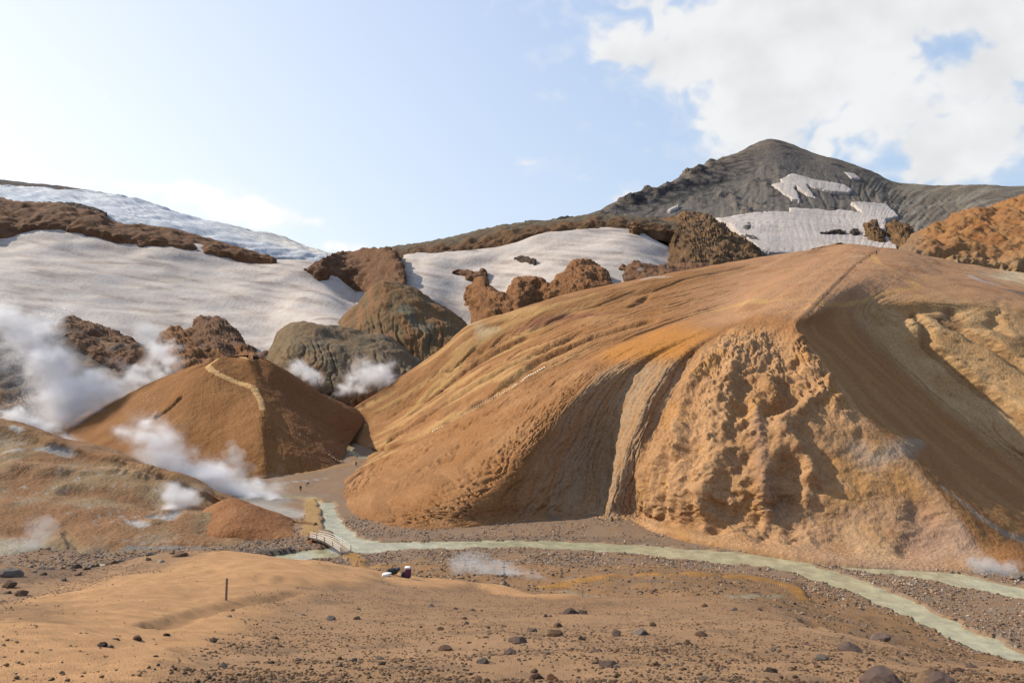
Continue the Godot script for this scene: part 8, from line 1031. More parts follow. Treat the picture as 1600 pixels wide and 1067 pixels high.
func net_foreground() -> PackedFloat32Array:
	return PackedFloat32Array([-96.2, 12, -80, -74, 12, -80, -44.4, 9, -80, -33.3, 11, -80, -22.2, 11, -80, 0, 14, -80, 22.2, 9, -80, 33.3, 5, -80, 44.4, 3, -80, 74, 1, -80, 96.2, 1, -80, -85.8, 20, -70, -66, 20, -70, -39.6, 16, -70, -29.7, 19, -70, -19.8, 19, -70, 0, 18.2, -70, 19.8, 14.5, -70, 29.7, 10, -70, 39.6, 7, -70, 66, 4, -70, 85.8, 4, -70, -77.48, 24, -62, -59.6, 24, -62, -35.76, 22, -62, -26.82, 23.5, -62, -17.88, 22.9, -62, 0, 20.4, -62, 17.88, 18.5, -62, 26.82, 14, -62, 35.76, 11, -62, 59.6, 8, -62, 77.48, 8, -62, -70.2, 25.2, -55, -54, 25.2, -55, -32.4, 24, -55, -24.3, 24.6, -55, -16.2, 24.3, -55, 0, 22.3, -55, 16.2, 22.1, -55, 24.3, 18, -55, 32.4, 15, -55, 54, 12, -55, 70.2, 12, -55, -59.8, 26.6, -45, -46, 26.6, -45, -27.6, 25.9, -45, -20.7, 26.3, -45, -13.8, 25.9, -45, 0, 24.9, -45, 13.8, 24.9, -45, 20.7, 22.4, -45, 27.6, 20, -45, 46, 17, -45, 59.8, 17, -45, -49.4, 28.6, -35, -38, 28.6, -35, -22.8, 28.3, -35, -17.1, 28.4, -35, -11.4, 27.8, -35, 0, 27.6, -35, 11.4, 27.7, -35, 17.1, 26.5, -35, 22.8, 25.3, -35, 38, 23, -35, 49.4, 23, -35, -39, 31, -25, -30, 31, -25, -18, 31, -25, -13.5, 31, -25, -9, 30.5, -25, 0, 30.6, -25, 9, 30.6, -25, 13.5, 30.1, -25, 18, 29.7, -25, 30, 28.5, -25, 39, 28.5, -25, -31.72, 33, -18, -24.4, 33, -18, -14.64, 33, -18, -10.98, 33, -18, -7.32, 32.7, -18, 0, 32.8, -18, 7.32, 32.8, -18, 10.98, 32.5, -18, 14.64, 32.3, -18, 24.4, 31.5, -18, 31.72, 31.5, -18, -27.56, 34.2, -14, -21.2, 34.2, -14, -12.72, 34.1, -14, -9.54, 34.1, -14, -6.36, 33.9, -14, 0, 34, -14, 6.36, 34, -14, 9.54, 33.8, -14, 12.72, 33.6, -14, 21.2, 33, -14, 27.56, 33, -14, -24.44, 35, -11, -18.8, 35, -11, -11.28, 35, -11, -8.46, 35, -11, -5.64, 34.9, -11, 0, 35, -11, 5.64, 35, -11, 8.46, 34.8, -11, 11.28, 34.6, -11, 18.8, 34, -11, 24.44, 34, -11, -19.24, 36.6, -6, -14.8, 36.6, -6, -8.88, 36.5, -6, -6.66, 36.5, -6, -4.44, 36.4, -6, 0, 36.5, -6, 4.44, 36.5, -6, 6.66, 36.4, -6, 8.88, 36.3, -6, 14.8, 36, -6, 19.24, 36, -6, -13, 38.6, 0, -10, 38.6, 0, -6, 38.6, 0, -4.5, 38.6, 0, -3, 38.5, 0, 0, 38.5, 0, 3, 38.5, 0, 4.5, 38.5, 0, 6, 38.4, 0, 10, 38.3, 0, 13, 38.3, 0, -10.92, 41, 8, -8.4, 41, 8, -5.04, 41, 8, -3.78, 41, 8, -2.52, 41, 8, 0, 41, 8, 2.52, 41, 8, 3.78, 41, 8, 5.04, 41, 8, 8.4, 41, 8, 10.92, 41, 8, -10.92, 46, 25, -8.4, 46, 25, -5.04, 46, 25, -3.78, 46, 25, -2.52, 46, 25, 0, 46, 25, 2.52, 46, 25, 3.78, 46, 25, 5.04, 46, 25, 8.4, 46, 25, 10.92, 46, 25, -10.92, 56, 60, -8.4, 56, 60, -5.04, 56, 60, -3.78, 56, 60, -2.52, 56, 60, 0, 56, 60, 2.52, 56, 60, 3.78, 56, 60, 5.04, 56, 60, 8.4, 56, 60, 10.92, 56, 60])


# ------------------------------------------------------------------ naming
func numbered(called: String) -> String:
	var k: int = taken.get(called, 0)
	taken[called] = k + 1
	return called if k == 0 else "%s_%03d" % [called, k]

func tag(o: Node, label: String, category: String, group := "", kind := "") -> void:
	o.set_meta("label", label)
	o.set_meta("category", category)
	if group != "":
		o.set_meta("group", group)
	if kind != "":
		o.set_meta("kind", kind)

func thing(called: String, label: String, category: String, at: Vector3, turn := 0.0, group := "") -> Node3D:
	var o := Node3D.new()
	o.name = numbered(called)
	o.position = at
	o.rotation.y = turn
	add_child(o)
	tag(o, label, category, group)
	return o

func part(called: String, mesh: Mesh, mat: Material, parent: Node, tr := Transform3D()) -> MeshInstance3D:
	var o := MeshInstance3D.new()
	o.name = called
	o.mesh = mesh
	o.material_override = mat
	o.transform = tr
	parent.add_child(o, true)
	return o

func beam(a: Vector3, b: Vector3, w: float, h: float) -> Array:   # a box mesh and where it lies between two points
	var m := BoxMesh.new()
	m.size = Vector3(w, h, a.distance_to(b))
	var z := (b - a).normalized()
	var x := Vector3.UP.cross(z)
	x = Vector3.RIGHT if x.length() < 0.01 else x.normalized()
	return [m, Transform3D(Basis(x, z.cross(x), z), (a + b) * 0.5)]

# ------------------------------------------------------------------ stones
func ico(sub: int) -> Array:
	var t := (1.0 + sqrt(5.0)) * 0.5
	var vs: Array[Vector3] = []
	for p in [[-1, t, 0], [1, t, 0], [-1, -t, 0], [1, -t, 0], [0, -1, t], [0, 1, t], [0, -1, -t], [0, 1, -t], [t, 0, -1], [t, 0, 1], [-t, 0, -1], [-t, 0, 1]]:
		vs.append(Vector3(p[0], p[1], p[2]).normalized())
	var fs := [[0, 11, 5], [0, 5, 1], [0, 1, 7], [0, 7, 10], [0, 10, 11], [1, 5, 9], [5, 11, 4], [11, 10, 2], [10, 7, 6], [7, 1, 8], [3, 9, 4], [3, 4, 2], [3, 2, 6], [3, 6, 8], [3, 8, 9], [4, 9, 5], [2, 4, 11], [6, 2, 10], [8, 6, 7], [9, 8, 1]]
	for s in sub:
		var mids := {}
		var out := []
		for f in fs:
			var m := []
			for e in 3:
				var a: int = f[e]
				var b: int = f[(e + 1) % 3]
				var key := Vector2i(mini(a, b), maxi(a, b))
				if not mids.has(key):
					mids[key] = vs.size()
					vs.append((vs[a] + vs[b]).normalized())
				m.append(mids[key])
			out.append([f[0], m[0], m[2]])
			out.append([f[1], m[1], m[0]])
			out.append([f[2], m[2], m[1]])
			out.append([m[0], m[1], m[2]])
		fs = out
	return [vs, fs]

func stone_mesh(seed_: int, sub: int, planes: int, rough: float) -> ArrayMesh:
	var r := RandomNumberGenerator.new()
	r.seed = seed_
	var cut: Array[Vector3] = []
	var dist: Array[float] = []
	for k in planes:
		cut.append(Vector3(r.randf_range(-1, 1), r.randf_range(-0.8, 1), r.randf_range(-1, 1)).normalized())
		dist.append(r.randf_range(0.42, 0.62))
	var g := ico(sub)
	var vs: Array[Vector3] = g[0]
	var ps: Array[Vector3] = []
	for d in vs:
		var rad := 0.78
		for k in planes:
			var c := d.dot(cut[k])
			if c > 0.05:
				rad = minf(rad, dist[k] / c)
		rad *= 1.0 + rough * nf.get_noise_3dv(d * 2.2 + Vector3(seed_, 0, 0))
		ps.append(d * rad)
	var st := SurfaceTool.new()
	st.begin(Mesh.PRIMITIVE_TRIANGLES)
	for f in g[1]:
		var a: Vector3 = ps[f[0]]
		var b: Vector3 = ps[f[1]]
		var c: Vector3 = ps[f[2]]
		var n := (c - a).cross(b - a).normalized()
		if n.dot(a + b + c) < 0.0:
			n = -n
		for p in [a, b, c] if (c - a).cross(b - a).dot(n) > 0.0 else [a, c, b]:
			st.set_normal(n)
			st.set_color(Color.WHITE)
			st.add_vertex(p)
	return st.commit()

func stone_mat(lin: Color) -> StandardMaterial3D:
	var key := "stone_%s" % lin.to_html()
	if not mats.has(key):
		var m: StandardMaterial3D = mats["stone"].duplicate()
		m.albedo_color = lin.linear_to_srgb()
		mats[key] = m
	return mats[key]

const STONE_TONES := {"dark": Color(0.105, 0.072, 0.055), "brown": Color(0.19, 0.11, 0.065), "purple": Color(0.215, 0.145, 0.115), "grey": Color(0.25, 0.20, 0.16), "tan": Color(0.33, 0.21, 0.12), "pale": Color(0.42, 0.33, 0.25), "rust": Color(0.24, 0.10, 0.04)}

func stone(patch: String, u: float, v: float, size: float, shade: String, called: String, label: String, category: String, group := "") -> MeshInstance3D:
	var l: Land = land[patch]
	var o := MeshInstance3D.new()
	o.name = numbered(called)
	o.mesh = rocks[rng.randi() % 10]
	o.material_override = stone_mat(STONE_TONES[shade])
	var sq := Vector3(size * rng.randf_range(0.85, 1.2), size * rng.randf_range(0.55, 0.85), size * rng.randf_range(0.8, 1.1))
	o.basis = Basis.from_euler(Vector3(rng.randf_range(-0.2, 0.2), rng.randf() * TAU, rng.randf_range(-0.2, 0.2))) * Basis.from_scale(sq)
	o.position = l.at(u, v) + Vector3(0, sq.y * rng.randf_range(-0.05, 0.22), 0)
	add_child(o)
	tag(o, label, category, group)
	return o

func scatter(called: String, label: String, patch: String, count: int, u0: float, u1: float, v0: float, v1: float, small: float, large: float, power: float, y_most: float, tones: Array, seed_: int, sparse: float) -> void:
	var l: Land = land[patch]
	var r := RandomNumberGenerator.new()
	r.seed = seed_
	var mm := MultiMesh.new()
	mm.transform_format = MultiMesh.TRANSFORM_3D
	mm.use_colors = true
	mm.mesh = rocks[10 + seed_ % 3]
	var where: Array[Transform3D] = []
	var tint := PackedColorArray()
	var tries := 0
	while where.size() < count and tries < count * 6:
		tries += 1
		var u := r.randf_range(u0, u1)
		var v := r.randf_range(v0, v1)
		var k := clampi(int(v * (l.nv - 1)), 0, l.nv - 1) * l.nu + clampi(int(u * (l.nu - 1)), 0, l.nu - 1)
		if l.bare[k] > r.randf() * 0.9 + 0.04 and r.randf() > 0.02:
			continue
		var p := l.at(u, v)
		if p.y > y_most or p.y < 0.1:
			continue
		if nf.get_noise_2d(p.x * sparse, p.z * sparse) + 0.25 < r.randf_range(-0.35, 0.75):
			continue
		var s := small + (large - small) * pow(r.randf(), power)
		var b := Basis.from_euler(Vector3(r.randf_range(-0.5, 0.5), r.randf() * TAU, r.randf_range(-0.5, 0.5))) * Basis.from_scale(Vector3(s, s * r.randf_range(0.5, 0.9), s * r.randf_range(0.7, 1.1)))
		where.append(Transform3D(b, p + Vector3(0, s * 0.15, 0)))
		var c: Color = tones[r.randi() % tones.size()]
		var f := r.randf_range(0.7, 1.3)
		tint.append(Color(c.r * f, c.g * f, c.b * f))
	mm.instance_count = where.size()
	for i in where.size():
		mm.set_instance_transform(i, where[i])
		mm.set_instance_color(i, tint[i])
	var o := MultiMeshInstance3D.new()
	o.name = numbered(called)
	o.multimesh = mm
	o.material_override = mats["stone"]
	add_child(o)
	tag(o, label, "gravel", "", "stuff")

# ------------------------------------------------------------------ people
# joints with radii; the limbs' distances are joined by a smooth minimum and meshed as surface nets
func person_mesh(pose: String, jacket: Color, legs: Color, hair: Color) -> ArrayMesh:
	var j := {}
	match pose:
		"bent":
			j = {"hip": Vector3(0, 0.86, 0), "chest": Vector3(0, 1.12, 0.34), "neck": Vector3(0, 1.20, 0.48), "head": Vector3(0, 1.20, 0.66), "hl": Vector3(-0.11, 0.84, 0), "hr": Vector3(0.11, 0.84, 0), "kl": Vector3(-0.13, 0.47, 0.10), "kr": Vector3(0.13, 0.47, -0.02),
				"al": Vector3(-0.13, 0.09, 0.02), "ar": Vector3(0.13, 0.09, -0.12), "sl": Vector3(-0.19, 1.14, 0.40), "sr": Vector3(0.19, 1.14, 0.40), "el": Vector3(-0.25, 0.86, 0.42), "er": Vector3(0.25, 0.86, 0.42), "wl": Vector3(-0.16, 0.66, 0.52), "wr": Vector3(0.16, 0.66, 0.52)}
		"walking":
			j = {"hip": Vector3(0, 0.93, 0), "chest": Vector3(0, 1.32, 0.04), "neck": Vector3(0, 1.48, 0.06), "head": Vector3(0, 1.63, 0.09), "hl": Vector3(-0.10, 0.91, 0), "hr": Vector3(0.10, 0.91, 0), "kl": Vector3(-0.11, 0.50, 0.20), "kr": Vector3(0.11, 0.48, -0.08),
				"al": Vector3(-0.11, 0.09, 0.24), "ar": Vector3(0.11, 0.12, -0.34), "sl": Vector3(-0.20, 1.40, 0.04), "sr": Vector3(0.20, 1.40, 0.04), "el": Vector3(-0.25, 1.12, -0.12), "er": Vector3(0.25, 1.12, 0.14), "wl": Vector3(-0.24, 0.90, -0.04), "wr": Vector3(0.22, 0.95, 0.32)}
		_:
			j = {"hip": Vector3(0, 0.93, 0), "chest": Vector3(0, 1.32, 0), "neck": Vector3(0, 1.48, 0), "head": Vector3(0, 1.63, 0.02), "hl": Vector3(-0.10, 0.91, 0), "hr": Vector3(0.10, 0.91, 0), "kl": Vector3(-0.12, 0.49, 0.03), "kr": Vector3(0.12, 0.49, 0.02),
				"al": Vector3(-0.14, 0.09, -0.02), "ar": Vector3(0.14, 0.09, -0.02), "sl": Vector3(-0.20, 1.40, 0), "sr": Vector3(0.20, 1.40, 0), "el": Vector3(-0.26, 1.12, 0), "er": Vector3(0.26, 1.12, 0), "wl": Vector3(-0.24, 0.88, 0.08), "wr": Vector3(0.24, 0.88, 0.08)}
	var al: Vector3 = j.al
	var ar: Vector3 = j.ar
	var wl: Vector3 = j.wl
	var wr: Vector3 = j.wr
	var bones := [[j.hip, j.chest, 0.145, 0.165, 1], [j.sl, j.sr, 0.085, 0.085, 1], [j.chest, j.neck, 0.11, 0.062, 1], [j.neck, j.head, 0.06, 0.10, 2], [j.head, j.head + Vector3(0, 0.07, 0.0), 0.098, 0.095, 3],
		[j.hl, j.kl, 0.092, 0.066, 4], [j.hr, j.kr, 0.092, 0.066, 4], [j.kl, al, 0.064, 0.045, 4], [j.kr, ar, 0.064, 0.045, 4], [al + Vector3(0, -0.04, -0.03), al + Vector3(0, -0.045, 0.15), 0.046, 0.038, 5], [ar + Vector3(0, -0.04, -0.03), ar + Vector3(0, -0.045, 0.15), 0.046, 0.038, 5],
		[j.sl, j.el, 0.064, 0.05, 1], [j.sr, j.er, 0.064, 0.05, 1], [j.el, wl, 0.05, 0.036, 1], [j.er, wr, 0.05, 0.036, 1], [wl, wl + (wl - j.el).normalized() * 0.12, 0.04, 0.03, 2], [wr, wr + (wr - j.er).normalized() * 0.12, 0.04, 0.03, 2]]
	var tones := [jacket, jacket, Color(0.45, 0.26, 0.18), hair, legs, Color(0.03, 0.025, 0.02)]
	var cell := 0.035
	var lo := Vector3(-0.40, -0.04, -0.50)
	var nx := 24
	var ny := 52
	var nz := 38
	var f := PackedFloat32Array()
	f.resize(nx * ny * nz)
	for y in ny:
		for z in nz:
			for x in nx:
				var p := lo + Vector3(x, y, z) * cell
				var d := 9.0
				for b in bones:
					var a: Vector3 = b[0]
					var ab: Vector3 = b[1] - a
					var t := clampf((p - a).dot(ab) / maxf(ab.length_squared(), 1e-6), 0.0, 1.0)
					var e: float = (p - a - ab * t).length() - lerpf(b[2], b[3], t)
					if d > 8.0:
						d = e
					else:
						var h := maxf(0.05 - absf(d - e), 0.0) / 0.05
						d = minf(d, e) - h * h * 0.0125
				f[(y * nz + z) * nx + x] = d
	var at := {}
	var st := SurfaceTool.new()
	st.begin(Mesh.PRIMITIVE_TRIANGLES)
	st.set_smooth_group(0)
	var count := 0
	for y in ny - 1:
		for z in nz - 1:
			for x in nx - 1:
				var s := Vector3.ZERO
				var n := 0
				for e in [[0, 0, 0, 1, 0, 0], [0, 1, 0, 1, 1, 0], [0, 0, 1, 1, 0, 1], [0, 1, 1, 1, 1, 1], [0, 0, 0, 0, 1, 0], [1, 0, 0, 1, 1, 0], [0, 0, 1, 0, 1, 1], [1, 0, 1, 1, 1, 1], [0, 0, 0, 0, 0, 1], [1, 0, 0, 1, 0, 1], [0, 1, 0, 0, 1, 1], [1, 1, 0, 1, 1, 1]]:
					var a := f[((y + e[1]) * nz + z + e[2]) * nx + x + e[0]]
					var b := f[((y + e[4]) * nz + z + e[5]) * nx + x + e[3]]
					if (a < 0.0) != (b < 0.0):
						var t := a / (a - b)
						s += Vector3(e[0], e[1], e[2]).lerp(Vector3(e[3], e[4], e[5]), t)
						n += 1
				if n:
					var p := lo + (Vector3(x, y, z) + s / n) * cell
					var best := 9.0
					var which := 1
					for b in bones:
						var a: Vector3 = b[0]
						var ab: Vector3 = b[1] - a
						var t := clampf((p - a).dot(ab) / maxf(ab.length_squared(), 1e-6), 0.0, 1.0)
						var e2: float = (p - a - ab * t).length() - lerpf(b[2], b[3], t)
						if e2 < best:
							best = e2
							which = b[4]
					st.set_color(tones[which])
					st.add_vertex(p)
					at[Vector3i(x, y, z)] = count
					count += 1
	for y in range(1, ny - 1):
		for z in range(1, nz - 1):
			for x in range(1, nx - 1):
				var a := f[(y * nz + z) * nx + x] < 0.0
				for ax in 3:
					var step: Vector3i = [Vector3i(1, 0, 0), Vector3i(0, 1, 0), Vector3i(0, 0, 1)][ax]
					var b := f[((y + step.y) * nz + z + step.z) * nx + x + step.x] < 0.0
					if a == b:
						continue
					var o: Vector3i = [Vector3i(0, 1, 0), Vector3i(0, 0, 1), Vector3i(1, 0, 0)][ax]
					var w: Vector3i = [Vector3i(0, 0, 1), Vector3i(1, 0, 0), Vector3i(0, 1, 0)][ax]
					var c := Vector3i(x, y, z)
					var q := [c - o - w, c - w, c, c - o]
					if not (at.has(q[0]) and at.has(q[1]) and at.has(q[2]) and at.has(q[3])):
						continue
					for k in ([0, 2, 1, 0, 3, 2] if a else [0, 1, 2, 0, 2, 3]):
						st.add_index(at[q[k]])
	st.generate_normals()
	return st.commit()

func person(patch: String, u: float, v: float, turn: float, pose: String, jacket: Color, legs: Color, hair: Color, label: String, pack: bool) -> void:
	var l: Land = land[patch]
	var o := thing("person", label, "person", l.at(u, v), turn)
	if not mats.has("clothes"):
		var m := StandardMaterial3D.new()
		m.vertex_color_use_as_albedo = true
		m.roughness = 0.85
		mats["clothes"] = m
	part("body", person_mesh(pose, jacket, legs, hair), mats["clothes"], o)
	if pack:
		part("backpack", lump(Vector3(0.30, 0.46, 0.18), 0.5), plain_mat("pack_dark", Color(0.03, 0.03, 0.04)), o, Transform3D(Basis(), Vector3(0, 1.24, -0.22)))

func lump(size: Vector3, square: float) -> ArrayMesh:   # a stuffed bag: a box rounded like a cushion
	var st := SurfaceTool.new()
	st.begin(Mesh.PRIMITIVE_TRIANGLES)
	var nu := 18
	var nv := 12
	for j in nv + 1:
		for i in nu + 1:
			var a := TAU * i / nu
			var b := PI * j / nv - PI / 2
			var p := Vector3(signf(cos(a)) * pow(absf(cos(a)), square) * pow(absf(cos(b)), square), signf(sin(b)) * pow(absf(sin(b)), square), signf(sin(a)) * pow(absf(sin(a)), square) * pow(absf(cos(b)), square))
			p *= 1.0 + 0.08 * n1.get_noise_3dv(p * 1.6 + size * 9.0)
			st.set_color(Color.WHITE)
			st.add_vertex(p * size * 0.5)
	for j in nv:
		for i in nu:
			var q := j * (nu + 1) + i
			for k in [q, q + nu + 1, q + 1, q + 1, q + nu + 1, q + nu + 2]:
				st.add_index(k)
	st.generate_normals()
	return st.commit()

# ------------------------------------------------------------------ things along the path
func make_bridge(a: Vector3, b: Vector3) -> void:
	var along := b - a
	var len := along.length()
	var o := thing("footbridge", "weathered wooden footbridge with pale rails over the milky stream", "footbridge", a)
	var wood := plain_mat("grey_wood", Color(0.30, 0.235, 0.17), 0.85)
	var pale := plain_mat("pale_wood", Color(0.52, 0.47, 0.40), 0.8)
	var dark := plain_mat("dark_wood", Color(0.10, 0.065, 0.04), 0.9)
	var z := along / len
	var x := Vector3.UP.cross(z).normalized()
	var arch := func(t: float) -> Vector3: return along * t + Vector3(0, 0.55 * sin(PI * t), 0)
	var n := 46
	var pm := BoxMesh.new()
	pm.size = Vector3(2.1, 0.06, len / n * 0.86)
	for i in n:
		var t := (i + 0.5) / n
		var d: Vector3 = (arch.call(t + 0.01) - arch.call(t - 0.01)).normalized()
		part("plank", pm, wood, o, Transform3D(Basis(x, d.cross(x), d), arch.call(t) + x * sin(i * 12.9) * 0.02))
	for s in [-1.0, 1.0]:
		var side: Vector3 = x * 1.0 * s
		for i in 8:
			var p0: Vector3 = arch.call(i / 8.0) + side
			var p1: Vector3 = arch.call((i + 1) / 8.0) + side
			var r := beam(p0 + Vector3(0, 1.05, 0), p1 + Vector3(0, 1.05, 0), 0.13, 0.07)
			part("handrail", r[0], pale, o, r[1])
			r = beam(p0 + Vector3(0, 0.62, 0), p1 + Vector3(0, 0.62, 0), 0.05, 0.18)
			part("middle_rail", r[0], pale, o, r[1])
			r = beam(p0 + Vector3(0, 0.24, 0), p1 + Vector3(0, 0.24, 0), 0.05, 0.18)
			part("lower_rail", r[0], pale, o, r[1])
			r = beam(p0 - Vector3(0, 0.2, 0) - x * 0.15 * s, p1 - Vector3(0, 0.2, 0) - x * 0.15 * s, 0.16, 0.3)
			part("beam", r[0], dark, o, r[1])
		for i in 5:
			var pm2 := BoxMesh.new()
			pm2.size = Vector3(0.12, 1.35, 0.12)
			part("post", pm2, wood if i % 2 == 0 else pale, o, Transform3D(Basis(), arch.call(i / 4.0) + side * 1.06 + Vector3(0, 0.42, 0)))
	for t in [0.0, 1.0]:
		var sill := BoxMesh.new()
		sill.size = Vector3(2.5, 0.5, 0.5)
		part("footing", sill, dark, o, Transform3D(Basis(x, Vector3.UP, z), arch.call(t) + z * (t - 0.5) * 0.6 - Vector3(0, 0.33, 0)))

func make_stairs(patch: String, line: PackedFloat32Array, count: int, width: float, tread: Color, called: String, label: String) -> void:
	var l: Land = land[patch]
	var pts := PackedVector3Array()
	for k in line.size() / 2:
		pts.append(l.at(line[k * 2], line[k * 2 + 1]))
	var lens := PackedFloat32Array([0.0])
	for k in pts.size() - 1:
		lens.append(lens[k] + pts[k].distance_to(pts[k + 1]))
	var o := thing(called, label, "steps", pts[0])
	var m := BoxMesh.new()
	m.size = Vector3(width, 0.34, 0.30)
	var mat := plain_mat(called + "_wood", tread, 0.8)
	for s in count:
		var want := lens[lens.size() - 1] * s / (count - 1)
		var k := 0
		while k < pts.size() - 2 and lens[k + 1] < want:
			k += 1
		var t := (want - lens[k]) / maxf(lens[k + 1] - lens[k], 0.01)
		# the uv line is followed again so that each step sits on the slope itself
		var p := l.at(lerpf(line[k * 2], line[k * 2 + 2], t), lerpf(line[k * 2 + 1], line[k * 2 + 3], t))
		var d := pts[k + 1] - pts[k]
		d.y = 0.0
		d = d.normalized()
		part("step", m, mat, o, Transform3D(Basis(Vector3.UP.cross(d), Vector3.UP, d), p - pts[0] + Vector3(0, 0.17, 0)))

func rope_posts(patch: String, line: PackedFloat32Array) -> void:
	var l: Land = land[patch]
	for k in line.size() / 2:
		var c := CylinderMesh.new()
		c.top_radius = 0.03
		c.bottom_radius = 0.035
		c.height = 1.0
		c.radial_segments = 8
		var o := part(numbered("rope_post"), c, plain_mat("iron", Color(0.06, 0.05, 0.045), 0.7), self, Transform3D(Basis(), l.at(line[k * 2], line[k * 2 + 1]) + Vector3(0, 0.42, 0)))
		tag(o, "thin dark post at the edge of the pale mineral crust", "post", "posts round the hot ground")

func make_details() -> void:
	rng.seed = 2024
	for k in 10:
		rocks.append(stone_mesh(100 + k * 7, 2, 11, 0.10))
	for k in 3:
		rocks.append(stone_mesh(300 + k * 5, 1, 8, 0.08))
	make_bridge(Vector3(-39.37, 1.25, -158.00), Vector3(-31.04, 0.75, -148.50))
	make_stairs("big_hill", PackedFloat32Array([0.1643, 0.7355, 0.1603, 0.7114, 0.1623, 0.6834, 0.1623, 0.6573, 0.1623, 0.6313, 0.1623, 0.6052, 0.1583, 0.5812, 0.1583, 0.5571]), 52, 1.2, Color(0.56, 0.48, 0.36), "hillside_steps", "long dotted line of pale wooden steps climbing the big ochre hill")
	make_stairs("cone_hill", PackedFloat32Array([0.7435, 0.9078, 0.7495, 0.9559, 0.7555, 1, 0.7615, 1]), 9, 1.6, Color(0.36, 0.26, 0.15), "path_steps", "short flight of brown wooden steps at the foot of the cone hill")
	rope_posts("valley_floor", PackedFloat32Array([0.3307, 0.3768, 0.3307, 0.3948, 0.3287, 0.4088, 0.3287, 0.4228, 0.3507, 0.3988, 0.3427, 0.4148]))
	person("valley_floor", 0.3246, 0.3367, 0.4, "standing", Color(0.02, 0.02, 0.024), Color(0.045, 0.02, 0.02), Color(0.02, 0.015, 0.01), "person in black standing on the pale ground left of the stooping one", false)
	person("valley_floor", 0.3307, 0.3226, 1.4, "bent", Color(0.02, 0.022, 0.03), Color(0.02, 0.02, 0.024), Color(0.02, 0.015, 0.01), "person in dark clothes stooping beside the stream channel", false)
	person("cone_hill", 0.7535, 0.9359, 0.9, "walking", Color(0.02, 0.025, 0.07), Color(0.02, 0.02, 0.024), Color(0.02, 0.02, 0.03), "person in dark blue walking at the top of the short steps", true)
	person("valley_floor", 0.3788, 0.2685, 0.2, "standing", Color(0.12, 0.06, 0.035), Color(0.06, 0.035, 0.03), Color(0.03, 0.02, 0.012), "person in brown standing on the path below the narrow stream", false)
	person("valley_floor", 0.2585, 0.3206, 0.5, "standing", Color(0.42, 0.1, 0.09), Color(0.3, 0.09, 0.1), Color(0.2, 0.05, 0.05), "person in a pink red coat standing half hidden in the steam", false)
	person("cone_hill", 0.6914, 0, 0, "standing", Color(0.025, 0.022, 0.02), Color(0.02, 0.02, 0.024), Color(0.02, 0.015, 0.01), "person in black standing on top of the cone hill, left of the red jacket", false)
	person("cone_hill", 0.7415, 0, 0.6, "standing", Color(0.03, 0.03, 0.03), Color(0.06, 0.05, 0.045), Color(0.02, 0.015, 0.01), "person in dark grey on the cone hill summit beside the red jacket", false)
	person("cone_hill", 0.8617, 0.018, -0.5, "standing", Color(0.55, 0.02, 0.035), Color(0.02, 0.02, 0.024), Color(0.02, 0.015, 0.01), "person in a bright red jacket on the summit of the cone hill", false)
	person("big_hill", 0.7796, 0.1263, 0.3, "standing", Color(0.02, 0.02, 0.024), Color(0.02, 0.02, 0.024), Color(0.02, 0.015, 0.01), "lone person in black on the broad top of the big hill", false)
	make_post(0.3788, 0.3246)
	make_cairn(0.5251, 0.8597)
	make_stake(0.5892, 0.9138)
	make_bags(0.4489, 0.1864, 0.4509, 0.1743, 0.4529, 0.0842, 0.4569, 0.1784, 0.4589, 0.0762)
	stone("foreground", 0.523, 0.3186, 0.65, "dark", "boulder", "dark flat rock of the close pair near the crest right of centre, larger one", "boulder")
	stone("foreground", 0.5271, 0.3166, 0.39, "dark", "boulder", "smaller dark rock touching the large flat one near the crest", "boulder")
	stone("foreground", 0.5511, 0.004, 1.28, "grey", "boulder", "grey brown split rock on the gravel below the white mineral strip", "boulder")
	stone("foreground", 0.515, 0.4248, 0.41, "brown", "boulder", "low brown slab on the gravel left of the centre right rocks", "boulder")
	stone("foreground", 0.501, 0.4369, 0.27, "purple", "boulder", "purplish slab half sunk in gravel at the left of the rock cluster", "boulder")
	stone("foreground", 0.503, 0.4409, 0.34, "purple", "boulder", "wide low purplish rock lying beside the half sunk slab", "boulder")
	stone("foreground", 0.5431, 0.4208, 0.38, "grey", "boulder", "pale topped grey rock left of the table shaped one", "boulder")
	stone("foreground", 0.5351, 0.4208, 0.27, "purple", "boulder", "reddish purple rock just left of the pale topped grey rock", "boulder")
	stone("foreground", 0.5251, 0.495, 0.22, "purple", "boulder", "rounded dusty rock above the big angular block", "boulder")
	stone("foreground", 0.5271, 0.5251, 0.32, "purple", "boulder", "big angular purple brown block standing on the lower gravel slope", "boulder")
	stone("foreground", 0.5852, 0.0461, 1.53, "purple", "boulder", "flat table shaped rock resting on smaller ones", "boulder")
	stone("foreground", 0.5631, 0.4208, 0.29, "brown", "boulder", "brown rock under the left end of the table shaped rock", "boulder")
	stone("foreground", 0.5531, 0.4569, 0.21, "dark", "boulder", "left one of two dark pointed rocks side by side", "boulder")
	stone("foreground", 0.5551, 0.4589, 0.24, "brown", "boulder", "right one of two dark pointed rocks side by side", "boulder")
	stone("foreground", 0.6733, 0.3768, 0.62, "purple", "boulder", "smooth purple brown rock on the edge above the river bank", "boulder")
	stone("foreground", 0.6132, 0.4729, 0.42, "purple", "boulder", "pyramid shaped purple rock at the lower right, left of the smooth one", "boulder")
	stone("foreground", 0.5932, 0.507, 0.25, "grey", "boulder", "grey crumbly rock left below the pyramid shaped one", "boulder")
	stone("foreground", 0.6032, 0.5671, 0.53, "purple", "boulder", "largest boulder at the bottom edge, a faceted brown block", "boulder")
	stone("foreground", 0.6232, 0.5752, 0.42, "tan", "boulder", "tan boulder at the bottom edge beside a purple one", "boulder")
